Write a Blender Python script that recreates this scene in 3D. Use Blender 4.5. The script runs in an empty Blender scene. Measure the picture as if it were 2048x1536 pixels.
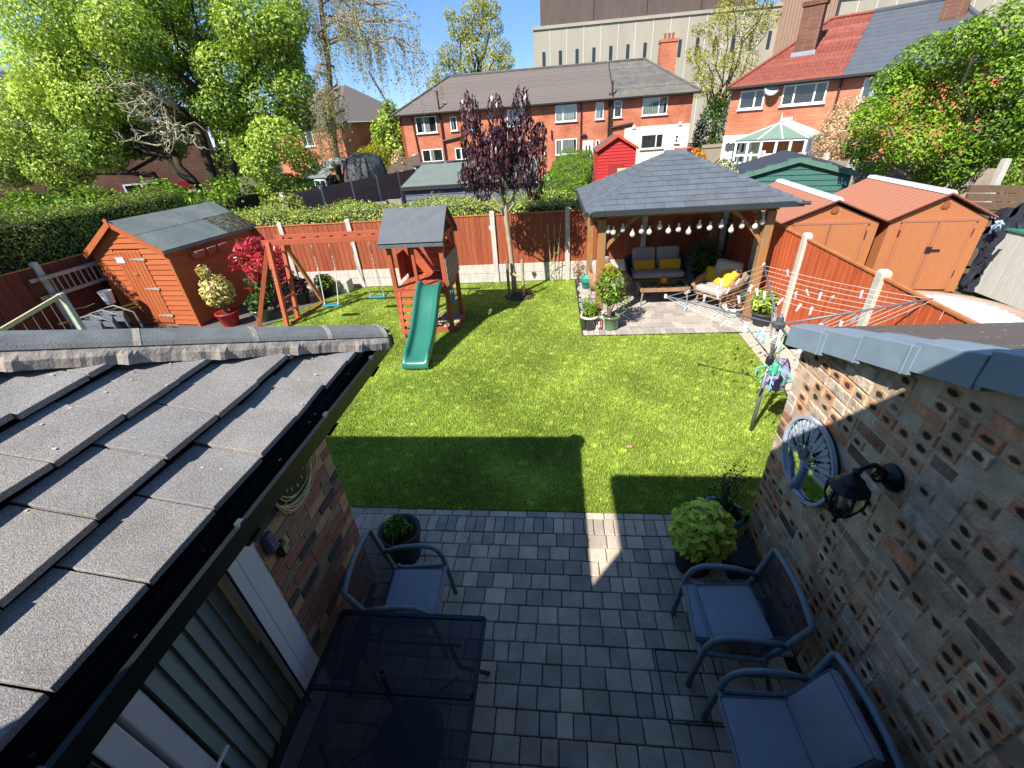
import bpy, math, random
import numpy as np
from mathutils import Vector, Matrix
random.seed(7); RNG = np.random.default_rng(11)
sc = bpy.context.scene
COL = sc.collection
# ------------------------------------------------------------------ camera
cam_d = bpy.data.cameras.new('camera'); cam = bpy.data.objects.new('camera', cam_d); COL.objects.link(cam)
YW, PT, RL, FPX = -0.1229991, 0.5369034, -0.0739498, 846.08
_cy, _sy, _cp, _sp = math.cos(YW), math.sin(YW), math.cos(PT), math.sin(PT)
_f = Vector((_sy*_cp, _cy*_cp, -_sp)); _R = Vector((_cy, -_sy, 0)); _U = _R.cross(_f)
CR = math.cos(RL)*_R + math.sin(RL)*_U; CU = -math.sin(RL)*_R + math.cos(RL)*_U
cam.matrix_world = Matrix(((CR.x, CU.x, -_f.x, 0), (CR.y, CU.y, -_f.y, 0), (CR.z, CU.z, -_f.z, 3.6), (0, 0, 0, 1)))
cam_d.sensor_width = 36; cam_d.lens = FPX*36/2048; cam_d.clip_start = .05; cam_d.clip_end = 3000
sc.camera = cam
# ------------------------------------------------------------------ sky, sun, exposure
w = bpy.data.worlds.new('World'); sc.world = w; w.use_nodes = True
wn = w.node_tree.nodes; wl = w.node_tree.links
sky = wn.new('ShaderNodeTexSky'); sky.sky_type = 'NISHITA'; sky.sun_disc = False
sky.sun_elevation = math.radians(45); sky.sun_rotation = math.radians(217.7); sky.air_density = .6; sky.dust_density = 0.0; sky.ozone_density = 4.0; sky.altitude = 1500
hs_ = wn.new('ShaderNodeHueSaturation'); hs_.inputs['Hue'].default_value = .505; hs_.inputs['Saturation'].default_value = 1.55; gm_ = wn.new('ShaderNodeGamma'); gm_.inputs[1].default_value = .5; wl.new(sky.outputs[0], gm_.inputs[0]); wl.new(gm_.outputs[0], hs_.inputs['Color']); wl.new(hs_.outputs[0], wn['Background'].inputs[0]); wn['Background'].inputs[1].default_value = .15
sd = bpy.data.lights.new('sun', 'SUN'); sd.energy = 3.0; sd.angle = math.radians(.53); sd.color = (1, .945, .86)
sun = bpy.data.objects.new('sun', sd); COL.objects.link(sun); sun.location = (-12, -16, 30)
sun.rotation_euler = Vector((.61, .79, -1)).to_track_quat('-Z', 'Y').to_euler()
sc.view_settings.view_transform = 'Standard'; sc.view_settings.look = 'None'
sc.view_settings.exposure = 1.7; sc.view_settings.gamma = 1; sc.view_settings.use_curve_mapping = False
sc.cycles.max_bounces = 8; sc.cycles.transparent_max_bounces = 16

# ------------------------------------------------------------------ helpers
def lin(r, g, b, k=1.0):
    def f(c):
        c /= 255
        return (c/12.92 if c <= .04045 else ((c+.055)/1.055)**2.4)*k
    return (f(r), f(g), f(b))
MATS = {}
def M(key, col=None, rough=.8, var=.25, scale=6, bump=0, bscale=60, rnd=0, metal=0, spec=.4, attr=False, streak=None, col2=None, detail=4, trans=0, alpha=1, grit=None):
    """procedural material: base colour broken up by world-space noise, per-object or per-face random value, fine bump"""
    if key in MATS: return MATS[key]
    m = bpy.data.materials.new(key); MATS[key] = m; m.use_nodes = True
    n, l = m.node_tree.nodes, m.node_tree.links
    p = n['Principled BSDF']; p.inputs['Roughness'].default_value = rough; p.inputs['Metallic'].default_value = metal
    p.inputs['Specular IOR Level'].default_value = spec
    geo = n.new('ShaderNodeNewGeometry'); pos = geo.outputs['Position']
    if streak:
        mp = n.new('ShaderNodeMapping'); mp.inputs['Scale'].default_value = streak; l.new(pos, mp.inputs[0]); pos2 = mp.outputs[0]
    else: pos2 = pos
    nz = n.new('ShaderNodeTexNoise'); nz.inputs['Scale'].default_value = scale; nz.inputs['Detail'].default_value = detail; nz.inputs['Roughness'].default_value = .65
    l.new(pos2, nz.inputs['Vector'])
    mr = n.new('ShaderNodeMapRange'); mr.inputs[1].default_value = .3; mr.inputs[2].default_value = .7
    mr.inputs[3].default_value = 1-var; mr.inputs[4].default_value = 1+var; l.new(nz.outputs[0], mr.inputs[0])
    val = mr.outputs[0]
    if grit:
        n3 = n.new('ShaderNodeTexNoise'); n3.inputs['Scale'].default_value = grit[0]; n3.inputs['Detail'].default_value = 2; l.new(pos2, n3.inputs['Vector'])
        r3 = n.new('ShaderNodeMapRange'); r3.inputs[1].default_value = .32; r3.inputs[2].default_value = .68; r3.inputs[3].default_value = 1-grit[1]; r3.inputs[4].default_value = 1+grit[1]; l.new(n3.outputs[0], r3.inputs[0])
        m3 = n.new('ShaderNodeMath'); m3.operation = 'MULTIPLY'; l.new(val, m3.inputs[0]); l.new(r3.outputs[0], m3.inputs[1]); val = m3.outputs[0]
    if rnd or attr:
        if attr:
            a = n.new('ShaderNodeAttribute'); a.attribute_name = 'rnd'; src = a.outputs['Fac']
        else:
            a = n.new('ShaderNodeObjectInfo'); src = a.outputs['Random']
        m2 = n.new('ShaderNodeMapRange'); m2.inputs[3].default_value = 1-rnd; m2.inputs[4].default_value = 1+rnd; l.new(src, m2.inputs[0])
        mm = n.new('ShaderNodeMath'); mm.operation = 'MULTIPLY'; l.new(val, mm.inputs[0]); l.new(m2.outputs[0], mm.inputs[1]); val = mm.outputs[0]
    base = None
    if col2 is not None:
        mx = n.new('ShaderNodeMix'); mx.data_type = 'RGBA'; mx.inputs[6].default_value = (*col, 1); mx.inputs[7].default_value = (*col2, 1)
        if rnd or attr: l.new(src, mx.inputs[0])
        else:
            nb = n.new('ShaderNodeTexNoise'); nb.inputs['Scale'].default_value = scale*.35; nb.inputs['Detail'].default_value = 3; l.new(pos2, nb.inputs['Vector'])
            rr = n.new('ShaderNodeMapRange'); rr.inputs[1].default_value = .4; rr.inputs[2].default_value = .62; l.new(nb.outputs[0], rr.inputs[0]); l.new(rr.outputs[0], mx.inputs[0])
        base = mx.outputs[2]
    vm = n.new('ShaderNodeVectorMath'); vm.operation = 'SCALE'
    if base is None: vm.inputs[0].default_value = col
    else: l.new(base, vm.inputs[0])
    l.new(val, vm.inputs['Scale']); l.new(vm.outputs[0], p.inputs['Base Color'])
    if bump:
        b2 = n.new('ShaderNodeTexNoise'); b2.inputs['Scale'].default_value = bscale; b2.inputs['Detail'].default_value = 3; l.new(pos2, b2.inputs['Vector'])
        bp = n.new('ShaderNodeBump'); bp.inputs['Strength'].default_value = bump; bp.inputs['Distance'].default_value = .01; l.new(b2.outputs[0], bp.inputs['Height']); l.new(bp.outputs[0], p.inputs['Normal'])
    if trans or alpha < 1:
        out = n['Material Output']; ms = n.new('ShaderNodeMixShader'); l.new(p.outputs[0], ms.inputs[1])
        if trans:
            t = n.new('ShaderNodeBsdfTranslucent'); l.new(vm.outputs[0], t.inputs[0]); ms.inputs[0].default_value = trans
        else:
            t = n.new('ShaderNodeBsdfTransparent'); ms.inputs[0].default_value = 1-alpha
        l.new(t.outputs[0], ms.inputs[2]); l.new(ms.outputs[0], out.inputs['Surface'])
    return m
def leafmat(key, dark, light, rough=.5, trans=.3):
    return M(key, dark, rough, .18, 1.3, col2=light, attr=True, rnd=.12, trans=trans, spec=.35)
def brickmat(key, c1, c2, mortar, bw=.225, bh=.075, var=.25):
    """running-bond brick for walls too far away to pick bricks apart (object space, u = x + y)"""
    m = bpy.data.materials.new(key); MATS[key] = m; m.use_nodes = True
    n, l = m.node_tree.nodes, m.node_tree.links; p = n['Principled BSDF']; p.inputs['Roughness'].default_value = .9; p.inputs['Specular IOR Level'].default_value = .2
    tc = n.new('ShaderNodeTexCoord'); sx = n.new('ShaderNodeSeparateXYZ'); l.new(tc.outputs['Object'], sx.inputs[0])
    ad = n.new('ShaderNodeMath'); l.new(sx.outputs[0], ad.inputs[0]); l.new(sx.outputs[1], ad.inputs[1])
    cb = n.new('ShaderNodeCombineXYZ'); l.new(ad.outputs[0], cb.inputs[0]); l.new(sx.outputs[2], cb.inputs[1])
    bt = n.new('ShaderNodeTexBrick'); l.new(cb.outputs[0], bt.inputs[0]); bt.inputs['Scale'].default_value = 1
    bt.inputs['Brick Width'].default_value = bw; bt.inputs['Row Height'].default_value = bh; bt.inputs['Mortar Size'].default_value = .007; bt.inputs['Bias'].default_value = -.1
    bt.inputs['Color1'].default_value = (*c1, 1); bt.inputs['Color2'].default_value = (*c2, 1); bt.inputs['Mortar'].default_value = (*mortar, 1)
    nz = n.new('ShaderNodeTexNoise'); nz.inputs['Scale'].default_value = .9; nz.inputs['Detail'].default_value = 5; l.new(tc.outputs['Object'], nz.inputs['Vector'])
    mr = n.new('ShaderNodeMapRange'); mr.inputs[1].default_value = .3; mr.inputs[2].default_value = .7; mr.inputs[3].default_value = 1-var; mr.inputs[4].default_value = 1+var; l.new(nz.outputs[0], mr.inputs[0])
    vm = n.new('ShaderNodeVectorMath'); vm.operation = 'SCALE'; l.new(bt.outputs[0], vm.inputs[0]); l.new(mr.outputs[0], vm.inputs['Scale']); l.new(vm.outputs[0], p.inputs['Base Color'])
    return m

V3 = lambda a: Vector(a)
class MB:
    """collects shapes into one mesh"""
    def __init__(s): s.v = []; s.f = []
    def add(s, vs, fs):
        n = len(s.v); s.v += [tuple(v) for v in vs]; s.f += [tuple(i+n for i in f) for f in fs]; return s
    def box(s, c, d, rz=0, rot=None):
        R = rot if rot is not None else Matrix.Rotation(rz, 3, 'Z'); c = V3(c)
        vs = [c + R @ Vector((x*d[0]/2, y*d[1]/2, z*d[2]/2)) for x in (-1, 1) for y in (-1, 1) for z in (-1, 1)]
        return s.add(vs, [(0, 1, 3, 2), (4, 6, 7, 5), (0, 4, 5, 1), (2, 3, 7, 6), (0, 2, 6, 4), (1, 5, 7, 3)])
    def b2(s, x0, x1, y0, y1, z0, z1): return s.box(((x0+x1)/2, (y0+y1)/2, (z0+z1)/2), (abs(x1-x0), abs(y1-y0), abs(z1-z0)))
    def hexa(s, p): return s.add(p, [(3, 2, 1, 0), (4, 5, 6, 7), (0, 1, 5, 4), (1, 2, 6, 5), (2, 3, 7, 6), (3, 0, 4, 7)])   # p: bottom loop 4, top loop 4
    def beam(s, a, b, w, h, up=(0, 0, 1)):
        a, b = V3(a), V3(b); d = (b-a).normalized(); u = V3(up)
        if abs(d.dot(u)) > .98: u = Vector((0, 1, 0))
        x = d.cross(u).normalized(); u = x.cross(d).normalized()
        q = [x*w/2*i + u*h/2*j for i, j in ((-1, -1), (1, -1), (1, 1), (-1, 1))]
        return s.hexa([a+k for k in q] + [b+k for k in q])
    def path(s, pts, r, n=6, cap=True):
        pts = [V3(p) for p in pts]; k = len(pts); rs = r if hasattr(r, '__len__') else [r]*k
        base = len(s.v); u = None
        for i, p in enumerate(pts):
            d = (pts[min(i+1, k-1)]-pts[max(i-1, 0)])
            d = d.normalized() if d.length > 1e-9 else Vector((0, 0, 1))
            if u is None: u = d.orthogonal().normalized()
            u = (u - d*u.dot(d)); u = u.normalized() if u.length > 1e-6 else d.orthogonal().normalized()
            w_ = d.cross(u)
            for j in range(n):
                a = 2*math.pi*j/n; s.v.append(tuple(p + (u*math.cos(a)+w_*math.sin(a))*rs[i]))
        for i in range(k-1):
            for j in range(n):
                a = base+i*n+j; b = base+i*n+(j+1) % n; s.f.append((a, b, b+n, a+n))
        if cap: s.f.append(tuple(base+j for j in reversed(range(n)))); s.f.append(tuple(base+(k-1)*n+j for j in range(n)))
        return s
    def tube(s, a, b, r, r2=None, n=8, cap=True): return s.path([a, b], [r, r if r2 is None else r2], n, cap)
    def lathe(s, prof, c, n=16, axis=None, cap=True):
        base = len(s.v); c = V3(c); R = Matrix.Identity(3) if axis is None else Vector((0, 0, 1)).rotation_difference(V3(axis)).to_matrix()
        for r, z in prof:
            for j in range(n):
                a = 2*math.pi*j/n; s.v.append(tuple(c + R @ Vector((r*math.cos(a), r*math.sin(a), z))))
        for i in range(len(prof)-1):
            for j in range(n):
                a = base+i*n+j; b = base+i*n+(j+1) % n; s.f.append((a, b, b+n, a+n))
        if cap and prof[0][0] > 1e-4: s.f.append(tuple(base+j for j in reversed(range(n))))
        if cap and prof[-1][0] > 1e-4: s.f.append(tuple(base+(len(prof)-1)*n+j for j in range(n)))
        return s
    def prism(s, poly, ext):
        n = len(poly); e = V3(ext); vs = [V3(p) for p in poly]+[V3(p)+e for p in poly]
        return s.add(vs, [tuple(reversed(range(n))), tuple(range(n, 2*n))]+[(i, (i+1) % n, (i+1) % n+n, i+n) for i in range(n)])
    def rbox(s, c, d, r=.04, n=4, rot=None, sag=0, puff=0):
        """soft rounded box (cushions, rounded slabs)"""
        R = rot if rot is not None else Matrix.Identity(3); c = V3(c); h = [x/2 for x in d]; r = min(r, min(h)*.999)
        for ax in range(3):
            for sg in (-1, 1):
                base = len(s.v)
                for i in range(n+1):
                    for j in range(n+1):
                        q = [0, 0, 0]; q[ax] = sg*h[ax]; a, b = (ax+1) % 3, (ax+2) % 3
                        ti, tj = 2*i/n-1, 2*j/n-1
                        ti = math.copysign(abs(ti)**.55, ti); tj = math.copysign(abs(tj)**.55, tj)
                        q[a] = ti*h[a]; q[b] = tj*h[b]
                        q = Vector(q); inn = Vector([max(-(h[k]-r), min(h[k]-r, q[k])) for k in range(3)])
                        dd = q-inn
                        if dd.length > 1e-9: q = inn+dd.normalized()*r
                        if puff:
                            k = (1-(q.x/h[0])**2)*(1-(q.y/h[1])**2); q.z += math.copysign(puff*max(k, 0), q.z)
                        if sag: q.z -= sag*(1-(q.x/h[0])**2)
                        s.v.append(tuple(c + R @ q))
                for i in range(n):
                    for j in range(n):
                        a0 = base+i*(n+1)+j; f = (a0, a0+n+1, a0+n+2, a0+1)
                        s.f.append(f if sg > 0 else tuple(reversed(f)))
        return s
    def mesh(s, name, off=(0, 0, 0), smooth=False):
        me = bpy.data.meshes.new(name); ox, oy, oz = off
        me.from_pydata([(x-ox, y-oy, z-oz) for x, y, z in s.v], [], s.f)
        if smooth: me.shade_smooth()
        return me
OFF = {}
def tag(o, label=None, cat=None, group=None, kind=None):
    if label: o['label'] = label
    if cat: o['category'] = cat
    if group: o['group'] = group
    if kind: o['kind'] = kind
    return o
def thing(name, label, cat, loc=(0, 0, 0), group=None):
    o = bpy.data.objects.new(name, None); COL.objects.link(o); o.location = loc; o.empty_display_size = .1
    OFF[o] = tuple(loc); return tag(o, label, cat, group)
def put(name, me, mat, parent=None, off=(0, 0, 0)):
    o = bpy.data.objects.new(name, me); COL.objects.link(o)
    if mat is not None and not me.materials: me.materials.append(mat)
    if parent is not None: o.parent = parent
    OFF[o] = off; return o
def part(name, mb, mat, parent=None, smooth=False, bevel=0, label=None, kind=None):
    """mb holds world coordinates; the mesh is stored relative to its thing's base"""
    if isinstance(mat, str): mat = MATS[mat]
    if parent is not None: off = OFF[parent]
    else:
        xs, ys, zs = zip(*mb.v); off = ((min(xs)+max(xs))/2, (min(ys)+max(ys))/2, min(zs))
    o = put(name, mb.mesh(name, off, smooth), mat, parent, off)
    if parent is None: o.location = off
    if smooth == 'auto' or bevel:
        pass
    if bevel:
        b = o.modifiers.new('bevel', 'BEVEL'); b.width = bevel; b.segments = 2; b.limit_method = 'ANGLE'
    if label: o['label'] = label
    if kind: o['kind'] = kind
    return o
def piece(name, me, mat, parent, loc, rot=None, scale=None):
    """one of many alike pieces sharing mesh data; loc in world coordinates"""
    o = put(name, me, mat, parent); f = OFF[parent]; OFF[o] = f
    o.location = (loc[0]-f[0], loc[1]-f[1], loc[2]-f[2])
    if rot is not None: o.rotation_euler = rot
    if scale is not None: o.scale = scale
    return o
def copy_tree(o, parent=None):
    c = o.copy(); COL.objects.link(c); OFF[c] = OFF.get(o, (0, 0, 0))
    if parent is not None: c.parent = parent
    for ch in list(o.children): copy_tree(ch, c)
    return c
# ---- foliage
def leafobj(name, P, N, size, mat, parent=None, aspect=.5, kind=None, rnd=None, fold=.15, label=None, tdir=None):
    n = len(P); off = OFF[parent] if parent is not None else (0, 0, 0)
    P = P-np.array(off); N = N/np.maximum(np.linalg.norm(N, axis=1, keepdims=True), 1e-6)
    T = RNG.normal(size=(n, 3))
    if tdir is not None: T = T*.35+np.asarray(tdir, float)
    T -= N*(T*N).sum(1, keepdims=True); T /= np.maximum(np.linalg.norm(T, axis=1, keepdims=True), 1e-6)
    B = np.cross(N, T); s = np.broadcast_to(np.asarray(size, float), (n,))[:, None]
    vs = np.stack([P-T*s*.5, P+B*s*aspect*.5+N*s*fold-T*s*.05, P+T*s*.5-N*s*fold*.5, P-B*s*aspect*.5+N*s*fold-T*s*.05], 1).reshape(-1, 3)
    me = bpy.data.meshes.new(name); me.vertices.add(n*4); me.loops.add(n*4); me.polygons.add(n)
    me.vertices.foreach_set('co', vs.ravel()); me.loops.foreach_set('vertex_index', np.arange(n*4)); me.polygons.foreach_set('loop_start', np.arange(0, n*4, 4))
    try: me.polygons.foreach_set('loop_total', np.full(n, 4))
    except Exception: pass
    a = me.attributes.new('rnd', 'FLOAT', 'FACE'); a.data.foreach_set('value', (RNG.random(n) if rnd is None else np.clip(rnd, 0, 1)).astype(np.float32))
    me.update(calc_edges=True)
    o = put(name, me, mat, parent, off)
    if kind: o['kind'] = kind
    if label: o['label'] = label
    return o
def blob(n, c, r, shell=.5, up=.35, out=.7, jit=.75):
    d = RNG.normal(size=(n, 3)); d /= np.linalg.norm(d, axis=1, keepdims=True); k = shell+(1-shell)*RNG.random((n, 1))**.6
    P = np.array(c)+d*k*np.array(r); N = d*out+RNG.normal(size=(n, 3))*jit*.6+np.array([0, 0, up]); return P, N
def clumps(cs, dens, per=None):
    Ps, Ns, Rs = [], [], []
    for c in cs:
        ctr, r = c[0], c[1]; r = (r, r, r*.8) if not hasattr(r, '__len__') else r
        n = int(dens*(r[0]*r[1]*r[2])**(2/3)) if per is None else per
        p, nn = blob(n, ctr, r); Ps.append(p); Ns.append(nn); Rs.append(np.clip(RNG.normal(RNG.uniform(.25, .75), .2, n), 0, 1))
    return np.concatenate(Ps), np.concatenate(Ns), np.concatenate(Rs)
def limb(mb, a, b, r0, r1, wig=.12, seg=5, n=6):
    a, b = V3(a), V3(b); L = (b-a).length; pts = []
    for i in range(seg+1):
        t = i/seg; j = Vector([random.uniform(-1, 1)*wig*L*.25*(0 if i in (0, seg) else 1) for _ in range(3)]); pts.append(a.lerp(b, t)+j+Vector((0, 0, math.sin(t*math.pi)*L*.06)))
    mb.path(pts, [r0+(r1-r0)*i/seg for i in range(seg+1)], n); return pts
def twigs(mb, c, r, n, r0=.012, ln=.5):
    for _ in range(n):
        d = Vector([random.gauss(0, 1) for _ in range(3)]).normalized(); a = V3(c)+Vector([d[i]*r[i]*.3 for i in range(3)]); b = V3(c)+Vector([d[i]*r[i] for i in range(3)])
        limb(mb, a, b, r0, r0*.35, .5, 4, 4)
def boxleaves(n, x0, x1, y0, y1, z0, z1, faces='tfblr', jit=.05, rough=.06):
    """leaves on the faces of a clipped hedge"""
    A = {'t': (x1-x0)*(y1-y0), 'f': (x1-x0)*(z1-z0), 'b': (x1-x0)*(z1-z0), 'l': (y1-y0)*(z1-z0), 'r': (y1-y0)*(z1-z0)}
    tot = sum(A[k] for k in faces); Ps, Ns = [], []
    for k in faces:
        m = int(n*A[k]/tot); u, v = RNG.random(m), RNG.random(m); d = RNG.normal(0, jit, m)
        X, Y, Z = x0+(x1-x0)*u, y0+(y1-y0)*v, np.full(m, z1)+d; nn = np.array([0, 0, 1.])
        if k in 'fb': Z = z0+(z1-z0)*v; Y = np.full(m, y0 if k == 'f' else y1)+d; nn = np.array([0, -1. if k == 'f' else 1., .3])
        if k in 'lr': Z = z0+(z1-z0)*v; Y = y0+(y1-y0)*u; X = np.full(m, x0 if k == 'l' else x1)+d; nn = np.array([-1. if k == 'l' else 1., 0, .3])
        wob = rough*np.sin(X*2.3+Y*1.7+Z*2.9)+rough*.7*np.sin(X*5.1-Y*4.3+1)
        P = np.stack([X, Y, Z], 1)+nn*wob[:, None]; Ps.append(P); Ns.append(nn+RNG.normal(size=(m, 3))*.55)
    return np.concatenate(Ps), np.concatenate(Ns)
# ------------------------------------------------------------------ materials
WHITE = M('white_upvc', lin(232, 235, 237, .95), .35, .03, 3)
BLACKP = M('black_plastic', (.010, .011, .012), .42, .2, 9, .1, 40, spec=.28)
CONC = M('concrete', lin(196, 190, 178, .8), .9, .16, 3, .35, 45, col2=lin(170, 163, 150, .8))
CONCP = M('concrete_post', lin(205, 200, 188, .82), .9, .14, 5, .3, 60)
GRAVB = M('gravel_board_concrete', lin(205, 200, 190, .82), .9, .2, 2.2, .3, 50, streak=(9, 9, 1.2))
MORT = M('mortar', lin(214, 202, 182, .9), .95, .18, 12, .5, 90)
MORTP = M('mortar_pale', lin(178, 168, 158, .7), .95, .3, 22, .3, 90)
PAVE = M('paver_grey', lin(160, 150, 138, .92), .85, .2, 5, .35, 160, rnd=.14, col2=lin(192, 174, 152, .92), grit=(190, .22))
PAVEG = M('paver_pale', lin(156, 150, 145, .9), .88, .15, 20, .3, 120, rnd=.1, col2=lin(178, 168, 155, .9))
SOIL = M('soil', lin(92, 74, 55, .7), 1, .35, 9, .6, 40)
JOINT = M('joint_sand', lin(58, 54, 50, .6), 1, .3, 30)
TILE = M('roof_tile_grey', lin(168, 162, 156, .72), .85, .18, 4, .5, 260, rnd=.07, col2=lin(150, 147, 146, .72), spec=.2, detail=6, grit=(170, .32))
RIDGE = M('ridge_tile', lin(132, 136, 136, .68), .9, .22, 9, .3, 120, rnd=.06, spec=.15)
SLATE2 = M('grained_roof', lin(112, 100, 92, .8), .9, .45, 38, .6, 70, streak=(2.2, 9, 9), rnd=.08)
VERGE = M('verge_grey_plastic', lin(138, 156, 172, .76), .36, .1, 7, .05, 90, rnd=.05)
GRASS = leafmat('grass', lin(108, 134, 44, .95), lin(212, 230, 110, 1.0), .55, .42)
LAWN = M('lawn_base', lin(104, 128, 34, .85), 1, .25, 7, .5, 60, col2=lin(128, 146, 46, .85))
ROUGHG = M('rough_ground', lin(92, 96, 48, .7), 1, .3, 1.1, .4, 20, col2=lin(112, 98, 70, .7))
GLASSD = M('dark_window_glass', (.02, .024, .028), .04, .3, .8, spec=.9)
BLIND = M('window_blind', lin(190, 198, 192, .8), .8, .12, 5)
def glassmat(key, tint=(1, 1, 1), refl=.12):
    m = bpy.data.materials.new(key); MATS[key] = m; m.use_nodes = True; n, l = m.node_tree.nodes, m.node_tree.links
    t = n.new('ShaderNodeBsdfTransparent'); t.inputs[0].default_value = (*tint, 1); g = n.new('ShaderNodeBsdfGlossy'); g.inputs['Roughness'].default_value = .03
    fr = n.new('ShaderNodeLayerWeight'); pw = n.new('ShaderNodeMath'); pw.operation = 'POWER'; pw.inputs[1].default_value = 3.5; l.new(fr.outputs['Facing'], pw.inputs[0])
    ad = n.new('ShaderNodeMath'); ad.operation = 'MULTIPLY_ADD'; ad.inputs[1].default_value = .55; ad.inputs[2].default_value = refl*.4; l.new(pw.outputs[0], ad.inputs[0])
    ms = n.new('ShaderNodeMixShader'); l.new(ad.outputs[0], ms.inputs[0]); l.new(t.outputs[0], ms.inputs[1]); l.new(g.outputs[0], ms.inputs[2]); l.new(ms.outputs[0], n['Material Output'].inputs[0]); return m
CLEAR = glassmat('clear_glass', (.93, .97, .95), .02); LAMPG = glassmat('lantern_glass', (.85, .9, .82), .3); BULBG = glassmat('bulb_glass', (.95, .95, .95), .5)
# ------------------------------------------------------------------ ground, lawn, patio
mb = MB(); mb.add([(-900, -60, -.09), (900, -60, -.09), (900, 1500, -.09), (-900, 1500, -.09)], [(0, 1, 2, 3)])
tag(part('ground', mb, ROUGHG), kind='structure')
mb = MB(); mb.add([(-11, 3.28, -.012), (4.3, 3.28, -.012), (4.3, 11.6, -.012), (-11, 11.6, -.012)], [(0, 1, 2, 3)])
tag(part('lawn', mb, LAWN), kind='structure')
mb = MB(); mb.add([(-11, 7.4, -.004), (-7.1, 7.4, -.004), (-6.75, 9.2, -.004), (-5.9, 11.6, -.004), (-11, 11.6, -.004)], [(0, 1, 2, 3, 4)])
tag(part('side_yard', mb, M('yard_slabs', lin(120, 114, 106, .6), .95, .25, 3, .3, 50)), kind='structure')
def lawn_mask(x, y):
    m = (y > 3.27+.02*np.sin(x*17)*np.sin(x*5.3)) & (y < 11.52) & (x > -10.5) & (x < 4.0)
    m &= ~((x > .5) & (y > 7.82))
    m &= ~((x < -5.9-(11.6-y)*.36) & (y > 7.3))
    m &= ~((x > 3.35+.1*np.sin(y*3)) & (y > 3.2) & (y < 7.9))
    m &= ~((x > -3.2) & (x < -2.1) & (y > 8.5) & (y < 9.35))
    return m
n0 = 760000
gx, gy = RNG.uniform(-8, 4.1, n0), 3.28+8.3*RNG.random(n0)**1.25
keep = lawn_mask(gx, gy)
# worn spots: slide foot, tree mound, patio edge, the shaded bald patch
bald = np.zeros(n0)
for bx, by, br in ((-2.55, 6.72, .36), (-2.15, 6.9, .22), (-.95, 10.35, .42), (-.75, 3.98, .22), (-.3, 3.72, .28), (.42, 9.5, .2), (.45, 8.3, .16), (2.56, 4.75, .1), (-5.3, 9.2, .3), (-4.35, 9.7, .3)):
    bald = np.maximum(bald, np.exp(-((gx-bx)**2+(gy-by)**2)/br**2))
keep &= RNG.random(n0) > bald*.8
gx, gy, bald = gx[keep], gy[keep], bald[keep]; n = len(gx)
pat = .5+.25*np.sin(gx*1.9+np.sin(gy*2.3)*1.4)+.2*np.sin(gy*3.1+gx*.7)*np.sin(gx*4.2)
h = (.012+.017*RNG.random(n))*(1-.4*bald); wd = .0065+.006*RNG.random(n)+.0007*(gy-3)
an = RNG.uniform(0, 6.283, n); ln = RNG.normal(0, .013, (n, 2))
vs = np.zeros((n, 3, 3)); vs[:, 0, 0] = gx-np.cos(an)*wd/2; vs[:, 0, 1] = gy-np.sin(an)*wd/2; vs[:, 1, 0] = gx+np.cos(an)*wd/2; vs[:, 1, 1] = gy+np.sin(an)*wd/2
vs[:, 2, 0] = gx+ln[:, 0]; vs[:, 2, 1] = gy+ln[:, 1]; vs[:, 2, 2] = h; vs[:, :2, 2] = -.012
me = bpy.data.meshes.new('grass'); me.vertices.add(n*3); me.loops.add(n*3); me.polygons.add(n)
me.vertices.foreach_set('co', vs.ravel()); me.loops.foreach_set('vertex_index', np.arange(n*3)); me.polygons.foreach_set('loop_start', np.arange(0, n*3, 3))
at_ = me.attributes.new('rnd', 'FLOAT', 'FACE'); at_.data.foreach_set('value', np.clip(RNG.normal(.3+.35*pat, .24)+bald*.3+.3*(np.sin(gx*11+gy*7)*np.sin(gy*13-gx*5) > .8), 0, 1).astype(np.float32)); me.update(calc_edges=True)
tag(put('grass', me, GRASS), kind='stuff')
# fallen petals on the lawn
PET = M('petal_white', lin(230, 225, 215, .8), .7, .1); p_ = RNG.random((260, 3)); P = np.stack([-6+9.5*p_[:, 0], 4+7*p_[:, 1]**.6, .03+0*p_[:, 2]], 1); P = P[lawn_mask(P[:, 0], P[:, 1])]
tag(leafobj('fallen_petals', P, np.tile([0, 0, 1.], (len(P), 1))+RNG.normal(0, .3, (len(P), 3)), .022, PET, aspect=.8), kind='stuff')
tag(part('fallen_petal', MB().rbox((.92, 4.35, .035), (.07, .04, .012), .006, 3), M('pink_petal', lin(240, 150, 130, .8), .6, .1), smooth=True), 'large pink petal lying alone on the lawn beyond the shade', 'petal')

patio = tag(part('patio', MB().b2(-3.4, 1.8, -.38, 3.27, -.06, -.022), JOINT), kind='structure')
def chamfer_block(sx, sy, sz, c=.006):
    m = MB(); a, b = sx/2, sy/2
    lo = [(-a, -b, -sz), (a, -b, -sz), (a, b, -sz), (-a, b, -sz)]; mi = [(x, y, -c) for x, y, _ in lo]; hi = [(-a+c, -b+c, 0), (a-c, -b+c, 0), (a-c, b-c, 0), (-a+c, b-c, 0)]
    vs = lo+mi+hi; f = [(8, 9, 10, 11)]
    for k in (0, 4): f += [(k+i, k+(i+1) % 4, k+4+(i+1) % 4, k+4+i) for i in range(4)]
    return m.add(vs, f)
PW = {wd: chamfer_block(wd-.007, .15, .05).mesh('paver') for wd in (.12, .145, .17, .19)}
SOLD = chamfer_block(.098, .2, .05).mesh('paver'); EDGE = chamfer_block(.2, .08, .05).mesh('paver')
rest = MB(); cnt = 0
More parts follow.
